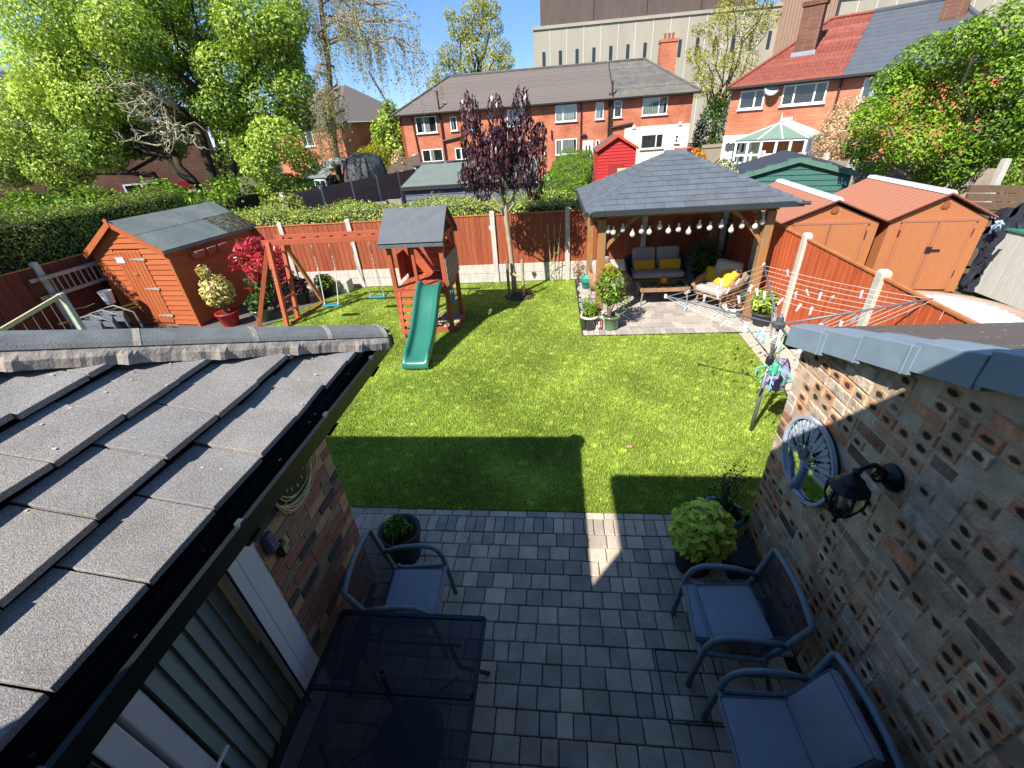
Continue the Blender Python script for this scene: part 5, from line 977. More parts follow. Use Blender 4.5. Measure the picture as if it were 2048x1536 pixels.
dl = thing('solar_light', 'small dark wall light with a brass window next to the stone plaque', 'wall light', (-1.75, 1.62, 1.43)); part('body', MB().rbox((-1.735, 1.62, 1.44), (.05, .075, .12), .025, 5), M('light_dark', lin(62, 54, 52, .7), .4, .2), dl, smooth=True); part('window', MB().b2(-1.712, -1.706, 1.6, 1.642, 1.41, 1.475), M('brass_window', lin(206, 200, 130, .85), .25, .1, metal=.4), dl)
# ------------------------------------------------------------------ rotary washing line
RGREY = M('dryer_grey', lin(120, 126, 132, .8), .4, .12, 10, metal=.2); LINEM = M('line_white', lin(220, 220, 212, .85), .6, .03)
ry = thing('rotary_dryer', 'four-armed rotary washing line with white cords standing on the lawn by the brick wall', 'washing line', (2.56, 4.75, 0)); hub = Vector((2.55, 4.77, 1.5)); pb = Vector((2.56, 4.75, 0)); top = hub+Vector((0, 0, .12))
part('pole', MB().tube(pb, (2.555, 4.76, .95), .024, n=10).tube((2.555, 4.76, .9), top, .018, n=10), RGREY, ry, smooth=True); part('hub', MB().lathe([(.03, -.05), (.065, -.03), (.07, .02), (.04, .04), (.035, .09), (0, .1)], hub, 14), M('hub_dark', lin(92, 94, 98, .7), .5, .1), ry, smooth=False)
part('collar', MB().lathe([(.026, 0), (.045, .02), (.045, .1), (.026, .12)], (2.556, 4.757, .98), 12), PBLK, ry)
tips = [Vector(p) for p in ((1.36, 5.22, 1.72), (2.96, 6.34, 1.74), (3.98, 4.66, 1.8), (2.22, 3.7, 1.7))]; low = Vector((2.556, 4.757, 1.08))
for tp in tips:
    part('arm', MB().path([hub, hub.lerp(tp, .5), tp], .0125, 8), RGREY, ry, smooth=True); q = hub.lerp(tp, .36); part('strut', MB().tube(low, q, .009), RGREY, ry); part('arm_cap', MB().lathe([(0, -.03), (.018, -.02), (.018, .02), (0, .03)], tp, 8), WHITE, ry)
linepts = []
for k in range(7):
    f = 1.0-.095*k; ps4 = [hub.lerp(tp, f)+Vector((0, 0, -.01)) for tp in tips]; m = MB()
    for i in range(4):
        a, b = ps4[i], ps4[(i+1) % 4]; seg = [a.lerp(b, t)+Vector((0, 0, -.03*math.sin(t*math.pi))) for t in np.linspace(0, 1, 7)]; m.path(seg, .0024, 4); linepts.append((k, i, a, b))
    part('cord', m, LINEM, ry)
pg = MB()
for s in (-1, 1): pg.hexa([(-.006, s*.004-.003, -.045), (.006, s*.004-.003, -.045), (.006, s*.004+.003, -.045), (-.006, s*.004+.003, -.045), (-.006, s*.009-.003, .032), (.006, s*.009-.003, .032), (.006, s*.009+.003, .032), (-.006, s*.009+.003, .032)])
pg.box((0, 0, .002), (.014, .016, .01)); pegm = pg.mesh('clothes_peg'); PEGC = [M('peg_white', lin(236, 236, 238, .9), .5, .03), M('peg_pale_blue', lin(140, 190, 214, .9), .5, .03)]
pegb = pegm.copy(); pegm.materials.append(PEGC[0]); pegb.materials.append(PEGC[1])
spots = [(0, .5), (0, .2), (0, .8), (1, .3), (1, .62), (2, .4)]
side = ['the far-left side of the washing line', 'the far-right side of the washing line', 'the near-right side of the washing line', 'the near-left side of the washing line']
pegs = []
for q in range(46):
    i = random.choice((0, 0, 0, 1, 1, 3, 3, 3, 2)); k = random.randint(0, 6); a, b = [(a, b) for kk, ii, a, b in linepts if kk == k and ii == i][0]; t = random.uniform(.1, .9); p = a.lerp(b, t)+Vector((0, 0, -.03*math.sin(t*math.pi)-.012)); blue = q % 9 == 4; d = b-a
    o = put('clothes_peg', pegb if blue else pegm, None); o.location = p; o.rotation_euler = (random.gauss(0, .5), random.gauss(0, .25), math.atan2(d.y, d.x)); o.scale = (1.25, 1.25, 1.25); OFF[o] = tuple(p)
    v = p-Vector((0, 0, 3.6)); pegs.append((v.dot(CR)/v.dot(_f), blue, i, o))
ORD = ['leftmost', 'second from left', 'third from left', 'fourth from left', 'fifth from left', 'sixth from left', 'seventh from left', 'eighth from left', 'ninth from left', 'tenth from left', 'eleventh from left', 'twelfth from left', 'thirteenth from left', 'fourteenth from left', 'fifteenth from left', 'sixteenth from left', 'seventeenth from left', 'eighteenth from left', 'nineteenth from left']
for blue in (False, True):
    for i in range(4):
        g = sorted((p for p in pegs if p[1] == blue and p[2] == i), key=lambda p: p[0]); col = 'pale blue' if blue else 'white'
        for r, p in enumerate(g): tag(p[3], '%s plastic peg, %s on %s' % (col, ORD[r] if len(g) > 1 else 'the only such', side[i]), 'clothes peg', 'pegs on the washing line')
oc = thing('sock_hanger', 'green octopus-shaped peg hanger dangling from the near cords of the washing line', 'peg hanger', (2.33, 4.2, 1.1)); MINT = M('mint_plastic', lin(74, 176, 140, .9), .4, .06); TEALP = M('teal_pale', lin(120, 200, 190, .9), .4, .06); o3 = Vector((2.33, 4.2, 1.22))
part('body', MB().lathe([(0, -.07), (.03, -.06), (.042, -.02), (.03, .02), (.035, .05), (.03, .09), (0, .1)], o3, 12), MINT, oc, smooth=True); part('hook', MB().path([o3+Vector((0, 0, .1)), o3+Vector((0, 0, .3)), o3+Vector((.03, 0, .4))], .006, 5), MINT, oc)
for i in range(9):
    a = i*.7; e = o3+Vector((math.cos(a)*.17, math.sin(a)*.17, -.05+.05*math.sin(i*1.9))); part('arm', MB().path([o3+Vector((0, 0, -.03)), o3.lerp(e, .5)+Vector((0, 0, .05)), e], .006, 5), MINT if i % 2 else TEALP, oc)
    part('peg', MB().hexa([(e.x-.006, e.y-.01, e.z-.07), (e.x+.006, e.y-.01, e.z-.07), (e.x+.006, e.y+.01, e.z-.07), (e.x-.006, e.y+.01, e.z-.07), (e.x-.008, e.y-.006, e.z), (e.x+.008, e.y-.006, e.z), (e.x+.008, e.y+.006, e.z), (e.x-.008, e.y+.006, e.z)]), MINT if i % 2 else TEALP, oc)
bg = MB(); bgc = Vector((2.62, 4.6, .94)); V, Fc = [], []
for i, zz in enumerate(np.linspace(.2, -.2, 7)):
    for j in range(10): a = j*.6283; r = (.03+.08*math.sin(min(1, (i+.5)/5)*1.7))*(1+.15*math.sin(j*2+i)); V.append((bgc.x+math.cos(a)*r*1.1, bgc.y+math.sin(a)*r*.5, bgc.z+zz))
bg.add(V, [(i*10+j, i*10+(j+1) % 10, (i+1)*10+(j+1) % 10, (i+1)*10+j) for i in range(6) for j in range(10)]); tag(part('peg_bag', bg, M('bag_lilac', lin(170, 156, 196, .85), .95, .3, 24), smooth=True), 'lilac patterned peg bag hanging on the washing line pole', 'peg bag')
# ------------------------------------------------------------------ right-hand neighbour
BRN = M('resin_brown', lin(188, 120, 76, .8), .6, .1, 4, .15, 140, streak=(12, 12, 1)); BRNR = M('resin_roof', lin(178, 118, 92, .78), .6, .14, 6, .2, 120, streak=(14, 14, 14)); BRND = M('resin_dark', lin(96, 44, 38, .7), .6, .1); SILV = M('ridge_silver', lin(216, 220, 226, .9), .35, .08, metal=.15)
def resin_shed(label, loc, ang, W, L, ze, za, split):
    S = localshed((*loc, 0), ang); cx = -W/2; t = thing('resin_shed', label, 'shed', tuple(S(cx, L/2, 0)), 'brown plastic sheds'); p = (za-ze)/(W/2)
    hx = lambda v: S(*v)
    part('wall', MB().prism([S(-W+.09, .08, 0), S(-.09, .08, 0), S(-.09, .08, ze-.06), S(cx, .08, za-.1), S(-W+.09, .08, ze-.06)], S(0, L-.08, 0)-S(0, .08, 0)), BRN, t)
    for a, b, w_ in ((-W+.3, cx-.008, 1), (cx+.008, -.3, 0)):
        d = part('door', MB().hexa([S(x, y, z) for z in (.06, ze-.08) for x, y in ((a, .035), (b, .035), (b, .08), (a, .08))]), BRN, t, bevel=.008)
        m = MB()
        for x in ((a+.012, a+.05, b-.05, b-.012)): m.hexa([S(x-.008, .028, .08), S(x+.008, .028, .08), S(x+.008, .036, .08), S(x-.008, .036, .08), S(x-.006, .028, ze-.1), S(x+.006, .028, ze-.1), S(x+.006, .036, ze-.1), S(x-.006, .036, ze-.1)])
        part('rib', m, BRNR, d)
        hm = MB(); hx0 = a+.0 if w_ else b
        for z in (.35, 1.2): hm.hexa([S(hx0-.012, .026, z), S(hx0+.012, .026, z), S(hx0+.012, .05, z), S(hx0-.012, .05, z), S(hx0-.012, .026, z+.13), S(hx0+.012, .026, z+.13), S(hx0+.012, .05, z+.13), S(hx0-.012, .05, z+.13)])
        part('hinge', hm, BRND, d)
    part('handle', MB().hexa([S(x, y, z) for z in (.86, .98) for x, y in ((cx-.05, .01), (cx+.05, .01), (cx+.05, .04), (cx-.05, .04))]).hexa([S(x, y, z) for z in (.9, .93) for x, y in ((cx+.05, .0), (cx+.2, .0), (cx+.2, .025), (cx+.05, .025))]), PBLK, t)
    part('gable_trim', MB().hexa([S(x, y, z) for z in (ze-.07, ze-.02) for x, y in ((-W+.28, .03), (-.28, .03), (-.28, .085), (-W+.28, .085))]), BRNR, t)
    v = MB(); vc = S(cx, .07, (ze+za)/2-.02+.02); ax = (S(0, -1, 0)-S(0, 0, 0)); v.lathe([(.085, -.03), (.085, .002), (.078, .006), (.075, -.004), (0, -.004)], vc, 20, ax)
    for i in range(6): z = -.055+.022*i; r = math.sqrt(max(.001, .07**2-z*z)); c = vc+Vector((0, 0, z)); u_ = (S(1, 0, 0)-S(0, 0, 0)); v.beam(c-u_*r+ax*.014, c+u_*r+ax*.014, .012, .01)
    part('vent', v, BRN, t)
    for sx in (-1, 1):
        xe = -W if sx < 0 else 0; nrib = 16
        rp = part('roof', MB().hexa([S(xe, 0, ze-.03), S(cx, 0, za-.03), S(cx, L, za-.03), S(xe, L, ze-.03), S(xe, 0, ze), S(cx, 0, za), S(cx, L, za), S(xe, L, ze)]), BRNR, t); m = MB()
        for i in range(nrib): y = .05+(L-.12)*i/(nrib-1); m.hexa([S(xe, y, ze), S(cx, y, za), S(cx, y+.08, za), S(xe, y+.08, ze), S(xe, y+.03, ze+.006), S(cx, y+.03, za+.006), S(cx, y+.05, za+.006), S(xe, y+.05, ze+.006)])
        part('rib', m, BRNR, rp); part('edge', MB().hexa([S(xe, -.012, ze-.045), S(cx, -.012, za-.045), S(cx, .0, za-.045), S(xe, .0, ze-.045), S(xe, -.012, ze-.02), S(cx, -.012, za-.02), S(cx, 0, za-.02), S(xe, 0, ze-.02)]), BRND, rp)
    part('ridge_strip', MB().hexa([S(cx-.1, .02, za-.03), S(cx+.1, .02, za-.03), S(cx+.1, L, za-.03), S(cx-.1, L, za-.03), S(cx-.06, .04, za+.03), S(cx+.06, .04, za+.03), S(cx+.06, L, za+.03), S(cx-.06, L, za+.03)]), SILV, t)
    return t
resin_shed('larger brown plastic shed on the right with black handle and silver ridge strip', (8.71, 9.63), -.104, 1.893, 3.07, 1.548, 2.033, 0); resin_shed('smaller brown plastic shed beside the gazebo, left of the other brown shed', (6.82, 9.84), -.104, 2.0, 3.63, 1.548, 1.976, 0)
P, N = blob(40, (8.62, 9.48, 1.42), (.09, .07, .1), .3); tag(leafobj('ribbon_bundle', P, N, .09, M('ribbon_blue', lin(170, 200, 225, .9), .5, .1), None, .5), 'bunch of pale blue ribbon hung at the right edge of the larger brown shed', 'ribbon')
tub = thing('hot_tub', 'round inflatable tub with brown rim and quilted white lid behind the right fence', 'hot tub', (6.3, 7.05, 0)); tc_ = (6.3, 7.05, 0)
part('rim', MB().lathe([(1.08, 0), (1.2, .15), (1.22, .35), (1.16, .58), (1.04, .66), (.95, .62), (.93, .5)], tc_, 40), M('tub_brown', lin(176, 146, 126, .85), .5, .08, 6), tub, smooth=True)
part('lid', MB().lathe([(.95, .55), (.95, .6), (.86, .63), (0, .64)], tc_, 40), M('tub_white', lin(204, 210, 218, .8), .5, .05), tub, smooth=True); rb = MB()
for i in range(15): a = -.84+i*.12; r = math.sqrt(.86**2-a*a); d = Vector((.8, -.6, 0)); n_ = Vector((.6, .8, 0)); c = V3((6.3, 7.05, .63))+n_*a; rb.rbox(c, (2*r, .09, .05), .022, 3, rot=Matrix.Rotation(-.6435, 3, 'Z'))
part('quilting', rb, 'tub_white', tub, smooth=True)
bx_ = thing('bin_store', 'pale grey boarded storage box with a teal lid at the right edge', 'storage box', (9.4, 8.5, 0)); SLT = M('slat_grey', lin(196, 196, 190, .85), .8, .1, 5, .2, 50, rnd=.05, streak=(6, 6, .8))
part('body', MB().b2(8.96, 9.9, 7.2, 9.72, 0, 1.27), M('slat_gap', lin(120, 120, 116, .6), .9, .1), bx_)
for i in range(16): y = 7.2+i*.1575; part('slat', MB().b2(8.932, 8.958, y+.004, y+.153, .02, 1.28), SLT, bx_, bevel=.004)
for i in range(6): x = 8.96+i*.157; part('slat', MB().b2(x+.004, x+.153, 7.17, 7.198, .02, 1.28), SLT, bx_)
part('lid', MB().b2(8.9, 9.95, 7.1, 9.76, 1.285, 1.34), M('lid_teal', lin(62, 128, 112, .8), .6, .1), bx_, bevel=.01)
tag(part('offcut', MB().box((9.2, 8.95, 1.41), (.36, .16, .13), rz=.5).box((9.25, 8.75, 1.4), (.22, .14, .11), rz=-.4), M('driftwood', lin(160, 128, 92, .8), .9, .25, 12)), 'brown wooden offcuts lying on the teal lid', 'wood offcuts')
tp_ = MB(); TS = M('tarp_silver', lin(196, 204, 214, .9), .35, .15, 12, col2=lin(40, 44, 52, .8)); gpts = []
for i in range(14):
    for j in range(9):
        u, v = i/13, j/8; x = 8.72+.06*u+.32*v+.05*math.sin(j*2+i); y = 9.78-.35*v+.06*math.sin(i*1.7+j*2.3); z = 1.55*(1-u)+.05+.28*v*(1-u)+.05*math.sin(i*2.1+j); gpts.append((x, y, z))
tp_.add(gpts, [(i*9+j, i*9+j+1, (i+1)*9+j+1, (i+1)*9+j) for i in range(13) for j in range(8)]); cv = thing('tarpaulin', 'crumpled black and silver tarpaulin hanging between the brown shed and the grey box', 'tarpaulin', (8.85, 9.6, 0)); part('sheet', tp_, M('tarp_black', lin(48, 52, 62, .8), .4, .3, 7), cv, smooth=True)
q = MB(); g2 = []
for i in range(12):
    for j in range(7): u, v = i/11, j/6; g2.append((8.75+1.3*u, 9.72+.2*v-.1*u+.03*math.sin(i*2+j*3), 1.42+.3*u+.1*math.sin(v*3.14)+.05*math.sin(i*1.9+j*2)))
q.add(g2, [(i*7+j, (i+1)*7+j, (i+1)*7+j+1, i*7+j+1) for i in range(11) for j in range(6)]); part('silver_fold', q, TS, cv, smooth=True)
pk = thing('plank_stack', 'old brown timber planks stacked under the tree at the right edge', 'planks', (10.4, 11.2, 0)); PLK = M('old_plank', lin(122, 98, 78, .75), .9, .25, 5, .5, 40, rnd=.15, streak=(2, 9, 9))
for i in range(6): part('plank', MB().beam((9.5+.05*i, 11.35+.1*i, .9+.17*i), (12.3, 10.9+.1*i, .8+.17*i), .1, .15), PLK, pk)
part('support', MB().b2(9.7, 12, 11.5, 11.9, 0, 1.0), PLK, pk)
# green shed
GRN = M('shed_green', lin(64, 110, 100, .8), .8, .14, 4, .3, 50, streak=(2, 2, 10)); S = localshed((8.56, 14.17, 0), -.304); t = thing('green_shed', 'green boarded timber shed behind the brown sheds', 'shed', tuple(S(-1.5, 1.7, 0))); W, L, ze, za = 2.985, 3.55, 2.0, 2.42; p = (za-ze)/(W/2)
part('wall', MB().prism([S(-W+.12, .12, 0), S(-.12, .12, 0), S(-.12, .12, ze-.06), S(-W/2, .12, za-.08), S(-W+.12, .12, ze-.06)], S(0, L-.12, 0)-S(0, .12, 0)), GRN, t); z = .9
while z < za-.1:
    zt = z+.15; ins = max(0, (z-(ze-.06))/p); part('cladding_board', MB().hexa([S(-W+.1+ins, .085, z), S(-.1-ins, .085, z), S(-.1-ins, .12, z), S(-W+.1+ins, .12, z), S(-W+.1+ins, .108, zt), S(-.1-ins, .108, zt), S(-.1-ins, .12, zt), S(-W+.1+ins, .12, zt)]), GRN, t); z += .15
for sx in (-1, 1):
    xe = -W if sx < 0 else 0; rp = part('roof', MB().hexa([S(xe, 0, ze-.03), S(-W/2, 0, za-.03), S(-W/2, L, za-.03), S(xe, L, ze-.03), S(xe, 0, ze), S(-W/2, 0, za), S(-W/2, L, za), S(xe, L, ze)]), M('felt_blue_black', lin(62, 70, 84, .65), .9, .15, 6), t)
    part('barge_board', MB().hexa([S(xe, -.02, ze-.13), S(-W/2, -.02, za-.13), S(-W/2, 0, za-.13), S(xe, 0, ze-.13), S(xe, -.02, ze+.01), S(-W/2, -.02, za+.01), S(-W/2, 0, za+.01), S(xe, 0, ze+.01)]), M('barge_green', lin(92, 128, 112, .8), .8, .2, 9), rp)
# grey lap fence running back behind the sheds
gf = thing('grey_fence', 'weathered grey panel fence with concrete posts beside the big tree on the right', 'fence', (9.7, 17, 0)); A, B = Vector((8.7, 21, 0)), Vector((11.1, 12.8, 0)); GW = M('grey_wood', lin(168, 156, 138, .8), .9, .2, 5, .4, 40, rnd=.12, streak=(3, 3, 9))
for i in range(9):
    a = A.lerp(B, i/8); part('post', MB().b2(a.x-.07, a.x+.07, a.y-.07, a.y+.07, 0, 2.25), CONCP, gf)
    if i < 8:
        b = A.lerp(B, (i+1)/8); d = (b-a).normalized()
        for k in range(13): part('slat', MB().beam(a+d*.07+Vector((0, 0, .15+k*.15)), b-d*.07+Vector((0, 0, .15+k*.15)), .03, .155), GW, gf)
# ------------------------------------------------------------------ trees and shrubs round the gardens
def tree(name, label, base, cl, leaf, size, dens, trunk_r, fork, sm=BARKD, cat='tree', group=None, aspect=.5, extra=None, up=0, inner=True, maxlimb=99):
    t = thing(name, label, cat, base, group); m = MB(); fk = V3(base)+V3(fork); m.path([base, V3(base).lerp(fk, .5)+Vector((.1, 0, 0)), fk], [trunk_r*1.15, trunk_r, trunk_r*.8], 9)
    for i, (c, r) in enumerate(cl[:maxlimb]):
        rm = r if not hasattr(r, '__len__') else max(r); e = limb(m, fk-Vector((0, 0, random.uniform(0, fork[2]*.4))), c, trunk_r*.42, .02, .22, 6, 5)
        if inner: twigs(m, c, (rm*.8,)*3, 5, .012+.004*rm)
    part('trunk', m, sm, t, smooth=True); P, N, R_ = clumps(cl, dens); N[:, 2] += up; leafobj('crown', P, N, RNG.uniform(size*.6, size*1.3, len(P)), leaf, t, aspect, rnd=R_)
    if extra: extra(t)
    return t
BIG = [((-15.91, 16.12, 7.44), 1.35), ((-14.94, 16.91, 7.74), 1.31), ((-16.87, 16.46, 6.38), 1.36), ((-19.85, 17.07, 4.65), 1.33), ((-19.35, 17.13, 3.6), 1.18), ((-15.95, 15.67, 3.97), .97), ((-13.02, 15.53, 6.88), 1.15), ((-13.37, 17.68, 7.88), 1.01), ((-14.64, 16.17, 5.51), 1.02), ((-15.85, 16.11, 5.3), 1.12), ((-11.86, 18.09, 7.44), 1.3), ((-9.62, 16.72, 7.05), 1.12), ((-9.73, 17.67, 6.26), 1.13), ((-10.97, 16.74, 5.98), 1.01), ((-10.19, 17.16, 4.96), 1.15), ((-9.37, 15.89, 3.86), .94), ((-11.43, 17.15, 4.28), 1.01), ((-12.61, 17.76, 5.07), .84), ((-8.73, 16.86, 5.42), .68), ((-14.64, 17.43, 3.99), .67), ((-19.47, 17.25, 5.74), .93), ((-10.17, 15.67, 3.08), .66), ((-20.19, 17.47, 2.61), .58), ((-21.29, 17.04, 3.72), .99), ((-15.61, 16.28, 6.54), 1.16), ((-12.51, 15.58, 6.36), .7), ((-12.62, 17.75, 6.9), .87), ((-8.68, 16.73, 6.85), .8), ((-12.19, 17.37, 3.34), .77), ((-17.42, 16.53, 4.5), 1.1), ((-9.41, 17.58, 4.62), .73), ((-15.56, 16.66, 4.07), .65), ((-17.6, 16.2, 5.6), .9), ((-9.0, 17, 6.2), .7), ((-14, 16.6, 8.9), 1.0), ((-11, 17, 8.6), 1.0), ((-13.0, 17.6, 5.9), .9), ((-11.2, 16.2, 5.0), .8), ((-10.6, 16.4, 3.6), .8), ((-14.2, 18.2, 5), 1.0), ((-12.0, 18.4, 4.4), .9), ((-16.6, 18, 4.4), .9), ((-9.2, 17, 3.1), .6), ((-18.3, 17.6, 5.2), .9), ((-9.0, 18, 7.4), .8), ((-15, 18.5, 6.6), 1.1), ((-12.2, 16.6, 8.0), .9)]
t = thing('garden_tree', 'big spreading green tree with bare lichen-grey branches in its middle, left of the gardens', 'tree', (-12.7, 16.6, 0)); m = MB(); b0 = Vector((-12.7, 16.6, 0)); stems = []
for dx, tip, r in ((-.45, (-13.9, 16.6, 3.6), .2), (-.1, (-12.9, 16.8, 4.6), .22), (.3, (-11.6, 16.8, 4.4), .17), (.05, (-12.3, 17.2, 5.2), .16)): stems.append(limb(m, b0+Vector((dx, 0, 0)), tip, r, r*.55, .12, 7, 9))
low = limb(m, (-13.2, 16.5, 1.9), (-15.3, 16.3, 3.1), .16, .1, .25, 6, 8); limb(m, low[-1], (-18.6, 16.8, 3.6), .1, .04, .15, 6, 6); limb(m, (-13.5, 16.6, 2.6), (-17.5, 16.5, 6), .13, .05, .15, 7, 7)
for c, r in BIG: s_ = min((p for st_ in stems for p in st_[2:]), key=lambda p: (p-V3(c)).length); limb(m, s_, c, .075, .02, .2, 6, 5); twigs(m, c, (r*.85,)*3, 4, .016)
part('trunk', m, BARKD, t, smooth=True); dm = MB()
for i in range(26): a = Vector((-13.1+random.uniform(-.7, .7), 16.0, random.uniform(3.9, 5.6))); b = a+Vector((random.uniform(-1.1, 1.3), random.uniform(-1.4, -.2), random.uniform(-.7, 1.1))); pp_ = limb(dm, a, b, .035, .012, .5, 6, 5); [limb(dm, pp_[k], pp_[k]+Vector((random.uniform(-.5, .5), random.uniform(-.4, .2), random.uniform(-.4, .5))), .014, .005, .6, 4, 4) for k in (2, 3, 4, 5, 5, 6)]
part('bare_branches', dm, LICH, t, smooth=True); P, N, R_ = clumps(BIG, 2900); yl = np.clip((P[:, 2]-3.5)/9, 0, .35)*(P[:, 0] < -14); leafobj('crown', P, N, RNG.uniform(.065, .155, len(P)), LEAF['fresh'], t, .6, rnd=np.clip(R_*.95+yl-.08, 0, 1))
RT = [((9.17, 14.38, 3.66), .8), ((9.5, 14.28, 4.48), .76), ((9.15, 12.88, 4.71), .5), ((9.84, 12.94, 4.84), .66), ((7.8, 13.09, 3.28), .5), ((9.17, 14.44, 2.37), .71), ((9.41, 13.49, 2.74), .78), ((10.01, 13.83, 3.58), .76), ((10.25, 13.24, 4.03), .83), ((10.43, 13.61, 2.22), .8), ((10.91, 13.39, 2.87), .88), ((11.12, 13.33, 3.48), .73), ((11.44, 13.75, 1.54), .68), ((12.07, 13.75, 1.99), .8), ((10.59, 14.33, 1.53), .57), ((8.25, 13.93, 2.69), .47), ((8.83, 14.37, 4.13), .5), ((11.7, 14.24, 4.51), .74), ((12.86, 14.48, 2.63), .82), ((8.3, 13.91, 3.5), .39), ((11.45, 12.99, 1.26), .46), ((13, 14, 4), 1), ((12.2, 13.6, 3.2), .8), ((12.6, 14.4, 5), .8)]
tree('broad_bush_tree', 'dense bright green bushy tree leaning over the sheds at the right edge', (11.3, 14.2, 0), RT, leafmat('leaf_bay', lin(64, 104, 20, .9), lin(146, 182, 44, .95)), .095, 3800, .17, (-.3, -.2, 1.5), BARKP, up=.3)
OAKC = [((-8.66, 61.44, 15.27), 1.7), ((-10.62, 61.86, 13.97), 1.6), ((-7.11, 61.62, 13.88), 1.6), ((-11.79, 60.28, 11.58), 1.5), ((-8.94, 60.86, 11.89), 1.7), ((-5.86, 58.84, 11.41), 1.4), ((-12.87, 61.33, 9.88), 1.6), ((-10.23, 60.29, 10.07), 1.4), ((-6.86, 59.14, 9.95), 1.5), ((-5.05, 58.25, 10.18), .9), ((-8.03, 61.42, 15.86), 1.0), ((-11.61, 61.96, 15.38), .8), ((-13.54, 58.35, 8.74), 1.2), ((-6.65, 61.2, 15.29), 1.0), ((-9.6, 60.6, 13.2), 1.1)]
tree('oak_tree', 'tall oak with thin yellow-green leaves against the sky behind the red-brick row', (-9.2, 61, 0), OAKC, LEAF['oak'], .24, 380, .5, (0, 0, 8.5), BARKD)
BIRC = [((15.29, 51.64, 10.39), 1.6), ((14.54, 50.6, 7.75), 1.7), ((17.36, 51.18, 7.98), 1.7), ((16.35, 53.08, 11.98), 1.6), ((18.6, 53.49, 10.42), 1.6), ((13.76, 50.18, 6.24), 1.4), ((16.45, 52.46, 5.4), 1.5), ((17.92, 50.18, 11.66), 1.3), ((20.02, 52.87, 10.94), 1.0), ((17.81, 51.32, 6.04), 1.2), ((13.82, 53.52, 8.89), 1.0), ((13.86, 53.92, 10.86), .7), ((19.2, 52, 13.4), 1.2), ((16.6, 52, 13.8), 1.1)]
tree('light_tree', 'open yellow-green tree in front of the tall concrete building', (16, 52, 0), BIRC, LEAF['oak'], .2, 330, .26, (.3, 0, 4), BARKD)
# weeping birch
t = thing('weeping_birch', 'tall weeping birch with drooping twigs hanging into the top of the view', 'tree', (-11.6, 24, 0)); m = MB(); tr = m.path([(-11.6, 24, 0), (-11.1, 24, 4), (-10.5, 24, 7), (-10.2, 24, 9.5), (-10.0, 24, 12.5)], [.17, .15, .13, .1, .05], 9); TW, LN_ = MB(), []
WEE = [((-10.19, 22.52, 8.35), .63), ((-9.42, 24, 8.72), .67), ((-7.4, 21.93, 8.03), .71), ((-6.05, 21.23, 7.34), .6), ((-5.97, 22.8, 6.9), .56), ((-7, 21.09, 6.6), .61), ((-6.67, 21.59, 5.96), .55), ((-5.51, 22.22, 6.11), .47), ((-10.18, 22.83, 6.69), .58), ((-8.53, 21.47, 7.09), .45), ((-10.29, 21.13, 5.13), .61), ((-11.37, 23.6, 4.04), .7), ((-11.46, 21.94, 4.27), .56), ((-12.1, 23.88, 2.97), .57), ((-8.57, 23.69, 7.92), .58), ((-10.82, 22.13, 8.49), .5), ((-11.61, 22.38, 7.95), .43), ((-11.0, 22.5, 3.4), .6), ((-10.6, 23, 4.6), .5)]
LP = []
for c, r in WEE:
    s0 = Vector((-10.2-.02*c[2], 24, max(2.5, min(11.5, c[2]+1.6)))); e = Vector(c)+Vector((0, 0, r*1.2)); pts = limb(m, s0, e, .05, .014, .2, 6, 5)
    for k in range(24):
        q = pts[random.randint(3, 6)]+Vector((random.gauss(0, r*.6), random.gauss(0, r*.6), random.uniform(-.2, .5))); L = random.uniform(.9, 2.3)*(.7+r*.6); sw_ = random.uniform(-.3, .3); tw = [q+Vector((sw_*u*u, random.gauss(0, .02), -L*u)) for u in np.linspace(0, 1, 6)]; TW.path([pts[4], q]+tw[1:], [.012, .009, .007, .006, .005, .004, .003], 4)
        for j in range(34): u = random.random(); LP.append(tw[0].lerp(tw[-1], u)+Vector((random.gauss(0, .05), random.gauss(0, .05), 0)))
part('trunk', m, M('birch_bark', lin(118, 100, 80, .8), .9, .35, 5, .5, 30), t, smooth=True); part('twigs', TW, BARKP, t); P = np.array([tuple(p) for p in LP]); leafobj('leaves', P, RNG.normal(size=P.shape), RNG.uniform(.05, .1, len(P)), LEAF['spring'], t, .6)
# hedges
def hedge(name, label, x0, x1, y0, y1, z1, n, size, leaf, skew=0, faces='tflr', cat='hedge', jit=.05, group=None, rough=.07, rise=0):
    t = thing(name, label, cat, ((x0+x1)/2, (y0+y1)/2, 0), group); c = MB().hexa([(x0+.12+skew*0, y0+.12, 0), (x1-.12, y0+.12, 0), (x1-.12+skew*(y1-y0), y1-.1, 0), (x0+.12+skew*(y1-y0), y1-.1, 0), (x0+.12, y0+.12, z1-.13), (x1-.12, y0+.12, z1-.13), (x1-.12+skew*(y1-y0), y1-.1, z1-.13+rise), (x0+.12+skew*(y1-y0), y1-.1, z1-.13+rise)])
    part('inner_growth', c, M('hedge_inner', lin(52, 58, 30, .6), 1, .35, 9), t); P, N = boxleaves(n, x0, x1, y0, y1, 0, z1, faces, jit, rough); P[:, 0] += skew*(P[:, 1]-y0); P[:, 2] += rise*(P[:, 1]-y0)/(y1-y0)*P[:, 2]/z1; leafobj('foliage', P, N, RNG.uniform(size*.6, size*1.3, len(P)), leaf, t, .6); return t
hedge('back_hedge', 'clipped hedge with sunlit flat top running behind the red back fence', -10.9, .9, 11.9, 13.3, 1.97, 34000, .06, LEAF['hedge'], faces='tf', rough=.09)
hedge('left_hedge', 'tall clipped hedge with dark shaded side behind the ladder fence at far left', -12.3, -11.35, 3.5, 13.4, 2.66, 34000, .06, LEAF['hedge_shaded'], faces='tr', rough=.08)  # leaf is the hedge green darkened, shade put into its colour
